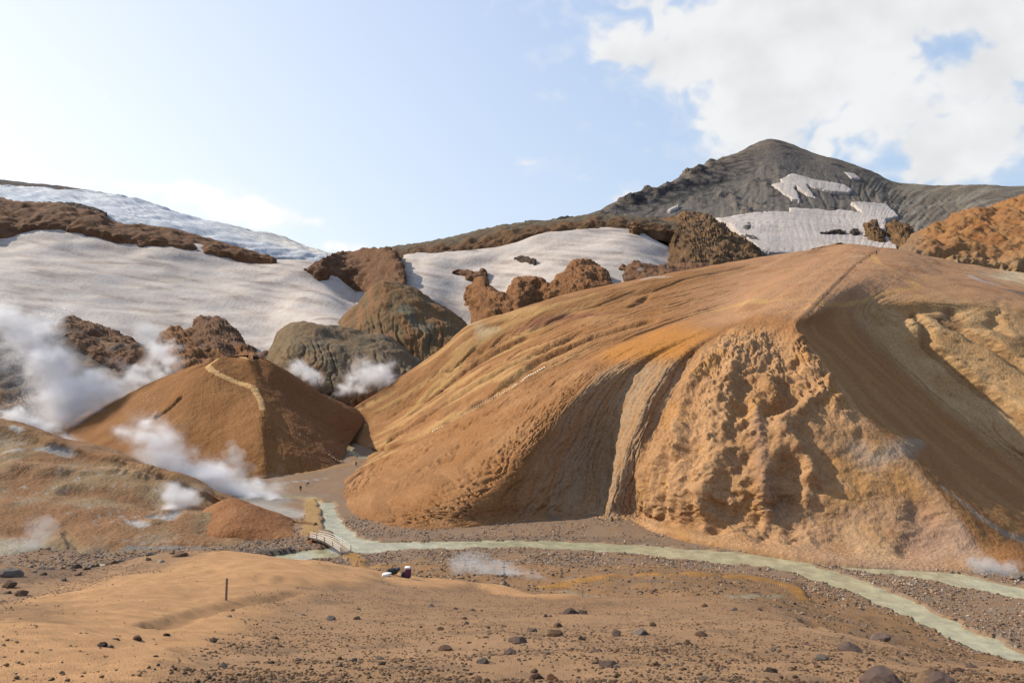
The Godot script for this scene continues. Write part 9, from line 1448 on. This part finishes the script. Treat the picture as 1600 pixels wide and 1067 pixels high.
	stone("foreground", 0.6253, 0.5832, 0.37, "purple", "boulder", "purple boulder leaning on the tan one at the bottom edge", "boulder")
	stone("foreground", 0.479, 0.4509, 0.29, "brown", "boulder", "single dark fronted rock on the gravel in the middle of the foreground", "boulder")
	stone("foreground", 0.491, 0.517, 0.24, "grey", "boulder", "low grey rock at the bottom middle below the dark fronted one", "boulder")
	stone("foreground", 0.499, 0.477, 0.26, "purple", "boulder", "tilted purple shard near the bottom centre", "boulder")
	stone("foreground", 0.507, 0.5731, 0.22, "brown", "boulder", "brown rock cut by the bottom edge right of centre", "boulder")
	stone("foreground", 0.511, 0.5691, 0.15, "rust", "boulder", "rusty rock beside the brown one at the bottom edge", "boulder")
	stone("foreground", 0.3507, 0.501, 0.19, "dark", "boulder", "dark rock at the right edge of the sandy path", "boulder")
	stone("foreground", 0.3467, 0.4729, 0.16, "dark", "boulder", "small dark rock a little above the dark one beside the sandy path", "boulder")
	stone("foreground", 0.1884, 0.2385, 0.92, "grey", "boulder", "round grey boulder at the far left end of the stony edge", "boulder")
	stone("foreground", 0.3146, 0.1824, 0.84, "brown", "boulder", "largest brown boulder on the path crest against the grey bank", "boulder")
	stone("foreground", 0.2385, 0.1703, 0.48, "brown", "boulder", "left one of two brown rocks lying on the sandy path crest", "boulder")
	stone("foreground", 0.2445, 0.1663, 0.48, "brown", "boulder", "right one of two brown rocks lying on the sandy path crest", "boulder")
	stone("foreground", 0.3006, 0.2124, 0.40, "pale", "boulder", "pale broken rock alone on the sandy crest", "boulder")
	stone("valley_floor", 0.3347, 0.4729, 1.26, "rust", "boulder", "rusty boulder under the near left corner of the footbridge", "boulder")
	stone("valley_floor", 0.3447, 0.5471, 0.92, "brown", "boulder", "brown boulder on the near bank left of the bridge end", "boulder")
	stone("valley_floor", 0.3527, 0.5391, 0.93, "brown", "boulder", "tilted brown boulder on the near bank beside the bridge end", "boulder")
	stone("valley_floor", 0.2826, 0.3166, 2.31, "grey", "boulder", "dark grey block of rock half hidden by steam at the foot of the cone hill", "boulder")
	stone("valley_floor", 0.8717, 0.6253, 1.71, "grey", "boulder", "grey rock on the river edge in the steam at the far right", "boulder")
	stone("foreground", 0.1904, 0.2124, 0.36, "brown", "edge_rock", "angular brown rock on the dark stony edge left of the sandy path", "rock", "rocks along the stony edge")
	stone("foreground", 0.2004, 0.2204, 0.31, "dark", "edge_rock", "angular brown rock on the dark stony edge left of the sandy path", "rock", "rocks along the stony edge")
	stone("foreground", 0.1964, 0.1703, 0.57, "grey", "edge_rock", "angular brown rock on the dark stony edge left of the sandy path", "rock", "rocks along the stony edge")
	stone("foreground", 0.2144, 0.1703, 0.57, "dark", "edge_rock", "angular brown rock on the dark stony edge left of the sandy path", "rock", "rocks along the stony edge")
	stone("foreground", 0.2104, 0.1663, 0.29, "grey", "edge_rock", "angular brown rock on the dark stony edge left of the sandy path", "rock", "rocks along the stony edge")
	stone("foreground", 0.2064, 0.1663, 0.38, "dark", "edge_rock", "angular brown rock on the dark stony edge left of the sandy path", "rock", "rocks along the stony edge")
	stone("foreground", 0.2244, 0.1703, 0.38, "grey", "edge_rock", "angular brown rock on the dark stony edge left of the sandy path", "rock", "rocks along the stony edge")
	stone("foreground", 0.2505, 0.1643, 0.39, "grey", "edge_rock", "angular brown rock on the dark stony edge left of the sandy path", "rock", "rocks along the stony edge")
	stone("foreground", 0.2705, 0.1623, 0.48, "grey", "edge_rock", "angular brown rock on the dark stony edge left of the sandy path", "rock", "rocks along the stony edge")
	stone("foreground", 0.2866, 0.1984, 0.32, "dark", "edge_rock", "angular brown rock on the dark stony edge left of the sandy path", "rock", "rocks along the stony edge")
	stone("foreground", 0.2866, 0.1723, 0.57, "grey", "edge_rock", "angular brown rock on the dark stony edge left of the sandy path", "rock", "rocks along the stony edge")
	stone("foreground", 0.3066, 0.1743, 0.33, "brown", "edge_rock", "angular brown rock on the dark stony edge left of the sandy path", "rock", "rocks along the stony edge")
	stone("foreground", 0.1924, 0.2786, 0.52, "brown", "edge_rock", "angular brown rock on the dark stony edge left of the sandy path", "rock", "rocks along the stony edge")
	stone("foreground", 0.2004, 0.3006, 0.55, "brown", "edge_rock", "angular brown rock on the dark stony edge left of the sandy path", "rock", "rocks along the stony edge")
	stone("foreground", 0.2144, 0.2465, 0.33, "grey", "edge_rock", "angular brown rock on the dark stony edge left of the sandy path", "rock", "rocks along the stony edge")
	stone("foreground", 0.2204, 0.2265, 0.43, "brown", "edge_rock", "angular brown rock on the dark stony edge left of the sandy path", "rock", "rocks along the stony edge")
	stone("foreground", 0.2224, 0.1904, 0.37, "brown", "edge_rock", "angular brown rock on the dark stony edge left of the sandy path", "rock", "rocks along the stony edge")
	stone("foreground", 0.1944, 0.2946, 0.35, "dark", "edge_rock", "angular brown rock on the dark stony edge left of the sandy path", "rock", "rocks along the stony edge")
	stone("foreground", 0.2144, 0.1904, 0.28, "dark", "edge_rock", "angular brown rock on the dark stony edge left of the sandy path", "rock", "rocks along the stony edge")
	stone("foreground", 0.2004, 0.1663, 0.43, "grey", "edge_rock", "angular brown rock on the dark stony edge left of the sandy path", "rock", "rocks along the stony edge")
	stone("foreground", 0.1944, 0.1984, 0.36, "grey", "edge_rock", "angular brown rock on the dark stony edge left of the sandy path", "rock", "rocks along the stony edge")
	stone("foreground", 0.2285, 0.1663, 0.34, "brown", "edge_rock", "angular brown rock on the dark stony edge left of the sandy path", "rock", "rocks along the stony edge")
	stone("foreground", 0.3567, 0.501, 0.10, "grey", "loose_stone", "small dark stone lying loose on the gravel of the near slope", "stone", "loose stones on the near slope")
	stone("foreground", 0.3868, 0.3467, 0.18, "brown", "loose_stone", "small dark stone lying loose on the gravel of the near slope", "stone", "loose stones on the near slope")
	stone("foreground", 0.3888, 0.3687, 0.16, "grey", "loose_stone", "small dark stone lying loose on the gravel of the near slope", "stone", "loose stones on the near slope")
	stone("foreground", 0.3948, 0.4329, 0.22, "purple", "loose_stone", "small dark stone lying loose on the gravel of the near slope", "stone", "loose stones on the near slope")
	stone("foreground", 0.3747, 0.4729, 0.11, "brown", "loose_stone", "small dark stone lying loose on the gravel of the near slope", "stone", "loose stones on the near slope")
	stone("foreground", 0.3567, 0.4589, 0.17, "brown", "loose_stone", "small dark stone lying loose on the gravel of the near slope", "stone", "loose stones on the near slope")
	stone("foreground", 0.3667, 0.4329, 0.14, "dark", "loose_stone", "small dark stone lying loose on the gravel of the near slope", "stone", "loose stones on the near slope")
	stone("foreground", 0.3888, 0.515, 0.11, "dark", "loose_stone", "small dark stone lying loose on the gravel of the near slope", "stone", "loose stones on the near slope")
	stone("foreground", 0.4329, 0.3467, 0.32, "grey", "loose_stone", "small dark stone lying loose on the gravel of the near slope", "stone", "loose stones on the near slope")
	stone("foreground", 0.4269, 0.006, 0.45, "brown", "loose_stone", "small dark stone lying loose on the gravel of the near slope", "stone", "loose stones on the near slope")
	stone("foreground", 0.4429, 0.3447, 0.32, "dark", "loose_stone", "small dark stone lying loose on the gravel of the near slope", "stone", "loose stones on the near slope")
	stone("foreground", 0.4529, 0.3587, 0.17, "brown", "loose_stone", "small dark stone lying loose on the gravel of the near slope", "stone", "loose stones on the near slope")
	stone("foreground", 0.4689, 0.4669, 0.10, "dark", "loose_stone", "small dark stone lying loose on the gravel of the near slope", "stone", "loose stones on the near slope")
	stone("foreground", 0.4309, 0.515, 0.12, "dark", "loose_stone", "small dark stone lying loose on the gravel of the near slope", "stone", "loose stones on the near slope")
	stone("foreground", 0.4369, 0.497, 0.12, "purple", "loose_stone", "small dark stone lying loose on the gravel of the near slope", "stone", "loose stones on the near slope")
	stone("foreground", 0.4449, 0.5371, 0.08, "dark", "loose_stone", "small dark stone lying loose on the gravel of the near slope", "stone", "loose stones on the near slope")
	stone("foreground", 0.4529, 0.491, 0.15, "grey", "loose_stone", "small dark stone lying loose on the gravel of the near slope", "stone", "loose stones on the near slope")
	stone("foreground", 0.4609, 0.489, 0.14, "grey", "loose_stone", "small dark stone lying loose on the gravel of the near slope", "stone", "loose stones on the near slope")
	stone("foreground", 0.4168, 0.4048, 0.25, "brown", "loose_stone", "small dark stone lying loose on the gravel of the near slope", "stone", "loose stones on the near slope")
	stone("foreground", 0.4228, 0.4329, 0.18, "brown", "loose_stone", "small dark stone lying loose on the gravel of the near slope", "stone", "loose stones on the near slope")
	stone("foreground", 0.477, 0.5311, 0.08, "grey", "loose_stone", "small dark stone lying loose on the gravel of the near slope", "stone", "loose stones on the near slope")
	stone("foreground", 0.4749, 0.3928, 0.19, "brown", "loose_stone", "small dark stone lying loose on the gravel of the near slope", "stone", "loose stones on the near slope")
	stone("foreground", 0.497, 0.3747, 0.18, "brown", "loose_stone", "small dark stone lying loose on the gravel of the near slope", "stone", "loose stones on the near slope")
	stone("foreground", 0.4689, 0.2986, 0.28, "grey", "loose_stone", "small dark stone lying loose on the gravel of the near slope", "stone", "loose stones on the near slope")
	stone("foreground", 0.507, 0.4068, 0.31, "purple", "loose_stone", "small dark stone lying loose on the gravel of the near slope", "stone", "loose stones on the near slope")
	stone("foreground", 0.517, 0.3808, 0.30, "brown", "loose_stone", "small dark stone lying loose on the gravel of the near slope", "stone", "loose stones on the near slope")
	stone("foreground", 0.5291, 0.5311, 0.10, "grey", "loose_stone", "small dark stone lying loose on the gravel of the near slope", "stone", "loose stones on the near slope")
	stone("foreground", 0.5431, 0.5251, 0.13, "grey", "loose_stone", "small dark stone lying loose on the gravel of the near slope", "stone", "loose stones on the near slope")
	stone("foreground", 0.5451, 0.493, 0.12, "brown", "loose_stone", "small dark stone lying loose on the gravel of the near slope", "stone", "loose stones on the near slope")
	stone("foreground", 0.511, 0.483, 0.12, "grey", "loose_stone", "small dark stone lying loose on the gravel of the near slope", "stone", "loose stones on the near slope")
	stone("foreground", 0.5752, 0.2966, 0.35, "brown", "loose_stone", "small dark stone lying loose on the gravel of the near slope", "stone", "loose stones on the near slope")
	stone("foreground", 0.6012, 0.2946, 0.28, "brown", "loose_stone", "small dark stone lying loose on the gravel of the near slope", "stone", "loose stones on the near slope")
	stone("foreground", 0.5491, 0.3948, 0.24, "brown", "loose_stone", "small dark stone lying loose on the gravel of the near slope", "stone", "loose stones on the near slope")
	stone("foreground", 0.5711, 0.5451, 0.17, "dark", "loose_stone", "small dark stone lying loose on the gravel of the near slope", "stone", "loose stones on the near slope")
	stone("foreground", 0.6934, 0.483, 0.19, "purple", "loose_stone", "small dark stone lying loose on the gravel of the near slope", "stone", "loose stones on the near slope")
	stone("foreground", 0.6693, 0.509, 0.14, "brown", "loose_stone", "small dark stone lying loose on the gravel of the near slope", "stone", "loose stones on the near slope")
	stone("foreground", 0.6974, 0.4449, 0.15, "purple", "loose_stone", "small dark stone lying loose on the gravel of the near slope", "stone", "loose stones on the near slope")
	stone("foreground", 0.5792, 0.5331, 0.11, "brown", "loose_stone", "small dark stone lying loose on the gravel of the near slope", "stone", "loose stones on the near slope")
	stone("foreground", 0.5711, 0.4569, 0.16, "brown", "loose_stone", "small dark stone lying loose on the gravel of the near slope", "stone", "loose stones on the near slope")
	stone("foreground", 0.5591, 0.5271, 0.10, "purple", "loose_stone", "small dark stone lying loose on the gravel of the near slope", "stone", "loose stones on the near slope")
	stone("foreground", 0.6032, 0.4329, 0.14, "purple", "loose_stone", "small dark stone lying loose on the gravel of the near slope", "stone", "loose stones on the near slope")
	stone("foreground", 0.523, 0.4349, 0.16, "dark", "loose_stone", "small dark stone lying loose on the gravel of the near slope", "stone", "loose stones on the near slope")
	stone("foreground", 0.483, 0.3627, 0.19, "dark", "loose_stone", "small dark stone lying loose on the gravel of the near slope", "stone", "loose stones on the near slope")
	stone("foreground", 0.491, 0.4248, 0.16, "brown", "loose_stone", "small dark stone lying loose on the gravel of the near slope", "stone", "loose stones on the near slope")
	loose_stones(70)
	scatter("gravel", "fine ochre and brown gravel covering the near slope", "foreground", 150000, 0.06, 0.94, 0.12, 0.66, 0.014, 0.065, 3.5, 99.0, [Color(0.50, 0.30, 0.155), Color(0.44, 0.255, 0.135), Color(0.34, 0.20, 0.115), Color(0.60, 0.40, 0.23), Color(0.40, 0.28, 0.19), Color(0.22, 0.145, 0.10)], 51, 0.12)
	scatter("coarse_gravel", "coarse dark stones strewn over the near slope", "foreground", 1500, 0.06, 0.94, 0.12, 0.66, 0.04, 0.12, 4.0, 99.0, [Color(0.26, 0.15, 0.085), Color(0.16, 0.10, 0.065), Color(0.26, 0.185, 0.135), Color(0.10, 0.07, 0.05), Color(0.42, 0.27, 0.15)], 52, 0.2)
	scatter("river_gravel", "grey and pinkish pebbles of the bars beside the river", "valley_floor", 40000, 0.12, 0.9, 0.40, 0.80, 0.08, 0.40, 4.0, 1.6, [Color(0.34, 0.245, 0.18), Color(0.29, 0.20, 0.14), Color(0.46, 0.37, 0.29), Color(0.20, 0.135, 0.10), Color(0.36, 0.215, 0.12)], 53, 0.05)
	scatter("terrace_stones", "brown stones scattered on the terrace between near slope and river", "valley_floor", 14000, 0.2, 0.85, 0.62, 0.97, 0.05, 0.35, 5.0, 99.0, [Color(0.32, 0.19, 0.10), Color(0.22, 0.135, 0.08), Color(0.15, 0.105, 0.075), Color(0.40, 0.27, 0.17)], 54, 0.08)

# ------------------------------------------------------------------ steam
# a plume is a cloud of droplets, gathered in billows within billows, in a thin mist
func steam(label: String, path: PackedFloat32Array, count: int, mist: float, seed_: int, stretch := 1.0) -> void:
	var r := RandomNumberGenerator.new()
	r.seed = seed_
	var n := path.size() / 4
	var base := Vector3(path[0], path[1], path[2])
	var o := thing("steam_plume", label, "steam", base)
	if not mats.has("droplets"):
		var m := StandardMaterial3D.new()
		m.resource_name = "droplets"
		m.albedo_color = Color(0.97, 0.97, 0.97)
		m.roughness = 1.0
		m.metallic_specular = 0.0
		m.cull_mode = BaseMaterial3D.CULL_DISABLED
		m.backlight_enabled = true
		m.backlight = Color(0.9, 0.9, 0.9)
		mats["droplets"] = m
		var fm := FogMaterial.new()
		fm.albedo = Color(1, 1, 1)
		mats["mist"] = fm
	if clumps.is_empty():
		for k in 4:
			clumps.append(clump([1000, 2200, 4400, 7200][k], 60 + k))
	var sets: Array = [[], [], [], []]
	var fog_mat: FogMaterial = mats["mist"].duplicate()
	fog_mat.density = mist
	var thin := count == 0
	var billows := n * 14 if thin else maxi(count / 8, 4)
	for b in billows:
		var t := (b + r.randf()) / billows * (n - 1)
		var k := mini(int(t), n - 2)
		var f := t - k
		var rad := lerpf(path[k * 4 + 3], path[k * 4 + 7], f)
		var c := Vector3(path[k * 4], path[k * 4 + 1], path[k * 4 + 2]).lerp(Vector3(path[k * 4 + 4], path[k * 4 + 5], path[k * 4 + 6]), f) - base
		c += Vector3(r.randfn(0, 0.42) * stretch, r.randfn(0, 0.36), r.randfn(0, 0.42)) * rad
		var rb := rad * r.randf_range(0.22, 0.55)
		var weight := r.randf()
		for s in 0 if thin else 8:
			var sc := c + Vector3(r.randfn(0, 0.75) * stretch, r.randfn(0, 0.6), r.randfn(0, 0.75)) * rb
			var rs := rb * r.randf_range(0.25, 0.8)
			var bs := Basis.from_euler(Vector3(r.randf() * TAU, r.randf() * TAU, 0.0)).scaled(Vector3(rs * r.randf_range(0.9, 1.7) * stretch, rs * r.randf_range(0.7, 1.2), rs))
			sets[clampi(int(weight * 3.0 + r.randf() * 1.6 - 0.3), 0, 3)].append(Transform3D(Basis(Vector3(0, 0, 1), r.randf_range(-0.6, 0.4)) * bs, sc))
		if b % (1 if thin else 4) == 0:
			var fog := FogVolume.new()
			fog.name = "mist"
			fog.shape = RenderingServer.FOG_VOLUME_SHAPE_ELLIPSOID
			var w := r.randf_range(0.45, 1.25) if thin else r.randf_range(0.9, 1.5)
			fog.size = Vector3(rad * w * r.randf_range(1.0, 1.8) * stretch, rad * w * r.randf_range(0.7, 1.2), rad * w * r.randf_range(0.9, 1.4))
			fog.material = fog_mat
			fog.position = c
			fog.rotation = Vector3(r.randf_range(-0.6, 0.6), r.randf() * TAU, r.randf_range(-0.6, 0.9))
			o.add_child(fog, true)
	for k in 4:
		if sets[k].is_empty():
			continue
		var mm := MultiMesh.new()
		mm.transform_format = MultiMesh.TRANSFORM_3D
		mm.mesh = clumps[k]
		mm.instance_count = sets[k].size()
		for i in sets[k].size():
			mm.set_instance_transform(i, sets[k][i])
		var d := MultiMeshInstance3D.new()
		d.name = "droplets"
		d.multimesh = mm
		d.material_override = mats["droplets"]
		o.add_child(d, true)
		d.set_meta("kind", "stuff")

var clumps: Array[ArrayMesh] = []
func clump(count: int, seed_: int) -> ArrayMesh:   # a puff of fine droplets, dense within and thin without
	var r := RandomNumberGenerator.new()
	r.seed = seed_
	var p := PackedVector3Array()
	var nn := PackedVector3Array()
	var heart := PackedVector3Array()
	for k in 9:
		heart.append(Vector3(r.randfn(0, 0.75), r.randfn(0, 0.6), r.randfn(0, 0.75)))
	for d in count:
		var q := heart[r.randi() % 9] + Vector3(r.randfn(0, 0.55), r.randfn(0, 0.5), r.randfn(0, 0.55))
		var ax := Vector3(r.randfn(), r.randfn(), r.randfn()).normalized()
		var ay := ax.cross(Vector3(r.randfn(), r.randfn(), r.randfn())).normalized()
		var size := 0.018 * r.randf_range(0.6, 1.4)
		p.append(q + ax * size)
		p.append(q - ax * size * 0.5 + ay * size * 0.87)
		p.append(q - ax * size * 0.5 - ay * size * 0.87)
		for w in 3:
			nn.append(ay.cross(ax))
	var arr := []
	arr.resize(Mesh.ARRAY_MAX)
	arr[Mesh.ARRAY_VERTEX] = p
	arr[Mesh.ARRAY_NORMAL] = nn
	var am := ArrayMesh.new()
	am.add_surface_from_arrays(Mesh.PRIMITIVE_TRIANGLES, arr)
	return am

func make_steam() -> void:
	steam("thick white steam column rising left of the cone hill", PackedFloat32Array([-165.48, 11.48, -292, 6, -165.91, 18.38, -294, 8, -168.46, 25.37, -296, 8.5, -174.84, 32.4, -300, 8, -183.28, 38.41, -304, 7, -191.14, 44.58, -308, 7.5, -200.14, 51.41, -312, 8]), 604, 0.0066, 1, 1)
	steam("white billow of steam just right of the thick column", PackedFloat32Array([-161.8, 13.47, -296, 6, -156.91, 22.15, -298, 7, -160.71, 28.23, -302, 5]), 169, 0.0083, 2, 1)
	steam("torn steam drifting up along the left foot of the cone hill", PackedFloat32Array([-152.5, 15.85, -305, 4.5, -146.36, 23.64, -306, 5, -139.89, 29.23, -308, 5, -133.43, 37.12, -312, 5]), 270, 0.0103, 3, 1)
	steam("faint steam veil in front of the snowfield behind the cone hill", PackedFloat32Array([-148.02, 34.3, -330, 3.5, -151.34, 39.6, -335, 5, -156.88, 46.97, -340, 6]), 0, 0.0223, 4, 1)
	steam("bright steam cloud against the left face of the cone hill", PackedFloat32Array([-83.6, 5.47, -208, 4.5, -89.88, 9, -209, 5, -94.03, 12.23, -210, 5, -101.15, 16.86, -214, 4.5]), 234, 0.0105, 5, 1)
	steam("long low steam bank along the mineral flat towards the bridge", PackedFloat32Array([-55.71, -1.94, -198, 2, -63.64, -0.22, -203, 3, -71.54, 1.5, -206, 3.8, -79.92, 3.8, -208, 4, -85.68, 5.81, -209, 4]), 598, 0.0149, 6, 1.2)
	steam("white steam jet from the grey vent beside the red mound", PackedFloat32Array([-75.27, 0.03, -176, 0.9, -75.41, 2.22, -177, 2, -73.26, 4.01, -178, 2.8, -77.41, 5.68, -179, 3]), 297, 0.0230, 7, 1)
	steam("thin upright wisp of steam near the person in pink", PackedFloat32Array([-77.05, -0.06, -225, 2.4, -78.12, 4.85, -226, 3, -81.01, 9.48, -228, 3]), 0, 0.0450, 8, 1)
	steam("small white steam puff behind the right shoulder of the cone hill", PackedFloat32Array([-92.91, 29.09, -335, 3.2, -86.95, 26.82, -338, 3.4, -80.63, 22.37, -340, 3]), 196, 0.0156, 9, 1)
	steam("curling white steam at the foot of the grey green mound", PackedFloat32Array([-70.98, 19.82, -337, 3.5, -65.21, 22.48, -338, 5, -58.69, 27.37, -338, 5, -52.4, 22.58, -336, 3.5]), 267, 0.0118, 10, 1)
	steam("thin brownish steam drifting over the terrace beyond the near slope", PackedFloat32Array([12.57, 10.09, -92, 0.8, 8.02, 9.87, -95, 1.2, 3.9, 10.25, -97, 1.5, 0, 10.75, -99, 1.9, -5.28, 11.22, -101, 2.2]), 0, 0.0711, 11, 1.3)
	steam("faint steam at the river edge on the far right", PackedFloat32Array([85.64, 0.31, -134, 2.2, 83.09, 1.24, -136, 2.4, 80.43, 0.12, -138, 2.2]), 0, 0.0445, 12, 1)
	steam("faint steam rising beside the pale bank at the lower left", PackedFloat32Array([-94.65, -2.02, -150, 2.4, -92.25, 1.08, -152, 3.2, -89.54, 4.76, -153, 3.2]), 0, 0.0270, 13, 1)
	steam("tiny steam puff below the cliff strip of the snow bowl", PackedFloat32Array([80.13, 85.69, -560, 3, 89.93, 87.92, -565, 4, 95.38, 85.19, -565, 3]), 0, 0.0432, 14, 1)
	steam("steam creeping over the crest of the near left hillside", PackedFloat32Array([-141.35, 19.92, -224, 2.5, -132.95, 16, -222, 2.5, -123.47, 12.2, -221, 2.5]), 301, 0.0200, 15, 1.3)
	pass

func make_post(u: float, v: float) -> void:
	var l: Land = land["foreground"]
	var o := thing("marker_post", "thin weathered wooden marker post beside the sandy path", "post", l.at(u, v))
	var d := 38.0
	var m := BoxMesh.new()
	m.size = Vector3(0.085, 1.25, 0.085)
	part("shaft", m, plain_mat("post_wood", Color(0.20, 0.15, 0.10), 0.85), o, Transform3D(Basis(Vector3(0, 0, 1), -0.04), Vector3(0, 0.45, 0)))
	var cap := BoxMesh.new()
	cap.size = Vector3(0.095, 0.03, 0.095)
	part("cap", cap, plain_mat("grey_wood", Color(0.30, 0.235, 0.17), 0.85), o, Transform3D(Basis(Vector3(0, 0, 1), -0.04), Vector3(0.025, 1.09, 0)))

func make_cairn(u: float, v: float) -> void:
	var l: Land = land["valley_floor"]
	var at := l.at(u, v)
	var o := thing("cairn", "heap of grey stones holding the tall thin signpost", "cairn", at)
	var tones := ["grey", "pale", "brown", "purple"]
	for k in 70:
		var h := pow(rng.randf(), 1.6)
		var a := rng.randf() * TAU
		var rad := (1.0 - h) * 0.85 * sqrt(rng.randf())
		var s := rng.randf_range(0.16, 0.34)
		part("stone", rocks[10 + k % 3], stone_mat(STONE_TONES[tones[k % 4]]), o, Transform3D(Basis.from_euler(Vector3(rng.randf() * 3.0, a, 0)) * Basis.from_scale(Vector3(s, s * 0.8, s)), Vector3(cos(a) * rad, h * 0.72, sin(a) * rad)))
	var p := thing("signpost", "tall thin grey post with a short crossbar standing in the stone heap", "post", at)
	var c := CylinderMesh.new()
	c.top_radius = 0.03
	c.bottom_radius = 0.035
	c.height = 2.9
	part("pole", c, plain_mat("steel", Color(0.16, 0.16, 0.17), 0.5), p, Transform3D(Basis(), Vector3(0, 1.45, 0)))
	var b := BoxMesh.new()
	b.size = Vector3(0.5, 0.06, 0.04)
	part("crossbar", b, plain_mat("steel", Color(0.16, 0.16, 0.17), 0.5), p, Transform3D(Basis(), Vector3(0, 2.25, 0.04)))

func make_stake(u: float, v: float) -> void:
	var l: Land = land["valley_floor"]
	var o := thing("stake", "thin dark stake wedged in small stones in the drifting steam", "post", l.at(u, v))
	var c := CylinderMesh.new()
	c.top_radius = 0.025
	c.bottom_radius = 0.03
	c.height = 1.3
	part("pole", c, plain_mat("iron", Color(0.06, 0.05, 0.045), 0.7), o, Transform3D(Basis(), Vector3(0, 0.6, 0)))
	for k in 7:
		var a := k * 0.9
		part("stone", rocks[10 + k % 3], stone_mat(STONE_TONES["grey"]), o, Transform3D(Basis.from_euler(Vector3(k, a, 0)) * Basis.from_scale(Vector3.ONE * 0.26), Vector3(cos(a) * 0.2, 0.06, sin(a) * 0.2)))

func make_bags(u0: float, v0: float, u1: float, v1: float, u2: float, v2: float, u3: float, v3: float, u4: float, v4: float) -> void:
	var l: Land = land["foreground"]
	var black := plain_mat("pack_black", Color(0.018, 0.02, 0.022), 0.8)
	var white := plain_mat("pack_white", Color(0.75, 0.75, 0.74), 0.8)
	var purple := plain_mat("pack_purple", Color(0.085, 0.02, 0.055), 0.75)
	var o := thing("bag", "white bag lying at the left end of the pile of luggage", "bag", l.at(u0, v0))
	part("sack", lump(Vector3(0.62, 0.30, 0.40), 0.7), white, o, Transform3D(Basis(Vector3(0, 0, 1), 0.15), Vector3(0, 0.14, 0)))
	part("flap", lump(Vector3(0.25, 0.12, 0.3), 0.7), plain_mat("pack_grey", Color(0.45, 0.45, 0.44)), o, Transform3D(Basis(), Vector3(0.26, 0.24, 0)))
	o = thing("backpack", "long black backpack lying on its side in the luggage pile", "backpack", l.at(u1, v1))
	part("main_pocket", lump(Vector3(0.86, 0.42, 0.42), 0.6), black, o, Transform3D(Basis(Vector3(0, 0, 1), 0.16), Vector3(0, 0.2, 0)))
	part("lid", lump(Vector3(0.36, 0.28, 0.40), 0.65), plain_mat("pack_slate", Color(0.04, 0.045, 0.05)), o, Transform3D(Basis(), Vector3(0.42, 0.40, 0)))
	for s in [-0.12, 0.12]:
		part("strap", lump(Vector3(0.7, 0.06, 0.07), 0.6), plain_mat("pack_slate", Color(0.04, 0.045, 0.05)), o, Transform3D(Basis(Vector3(0, 0, 1), 0.16), Vector3(0, 0.42, s)))
	o = thing("bag", "small yellow and grey bag between the black and purple backpacks", "bag", l.at(u2, v2))
	part("sack", lump(Vector3(0.34, 0.30, 0.30), 0.7), plain_mat("pack_yellow", Color(0.62, 0.50, 0.02), 0.7), o, Transform3D(Basis(), Vector3(-0.1, 0.14, 0)))
	part("pocket", lump(Vector3(0.50, 0.24, 0.26), 0.7), plain_mat("pack_grey", Color(0.45, 0.45, 0.44)), o, Transform3D(Basis(), Vector3(0.28, 0.1, 0.05)))
	o = thing("backpack", "upright dark purple backpack with a white top at the right of the luggage", "backpack", l.at(u3, v3))
	part("main_pocket", lump(Vector3(0.48, 0.74, 0.36), 0.55), purple, o, Transform3D(Basis(), Vector3(0.1, 0.36, 0)))
	part("lid", lump(Vector3(0.42, 0.18, 0.36), 0.6), white, o, Transform3D(Basis(), Vector3(0.08, 0.76, 0)))
	part("side_pocket", lump(Vector3(0.34, 0.50, 0.34), 0.6), black, o, Transform3D(Basis(Vector3(0, 0, 1), -0.2), Vector3(-0.24, 0.24, 0.02)))
	o = thing("bag", "little grey pouch lying right of the purple backpack", "bag", l.at(u4, v4))
	part("sack", lump(Vector3(0.36, 0.24, 0.26), 0.7), plain_mat("pack_grey", Color(0.45, 0.45, 0.44)), o, Transform3D(Basis(), Vector3(0, 0.1, 0)))
	part("flap", lump(Vector3(0.2, 0.2, 0.2), 0.7), black, o, Transform3D(Basis(), Vector3(-0.05, 0.24, 0)))

func loose_stones(count: int) -> void:
	var l: Land = land["foreground"]
	var done := 0
	var tones := ["brown", "dark", "purple", "brown", "grey", "tan"]
	while done < count:
		var u := rng.randf_range(0.22, 0.80)
		var v := rng.randf_range(0.30, 0.62)
		var p := l.at(u, v)
		var k := int(v * (l.nv - 1)) * l.nu + int(u * (l.nu - 1))
		if l.bare[k] > 0.2 or absf(p.x) > -p.z * 0.66 or p.z > -11.0:
			continue
		stone("foreground", u, v, rng.randf_range(0.07, 0.20) * (0.4 + 0.6 * rng.randf()) * lerpf(0.6, 1.5, clampf(-p.z / 50.0, 0.0, 1.0)), tones[rng.randi() % 6], "loose_stone", "small dark stone lying loose on the gravel of the near slope", "stone", "loose stones on the near slope")
		done += 1
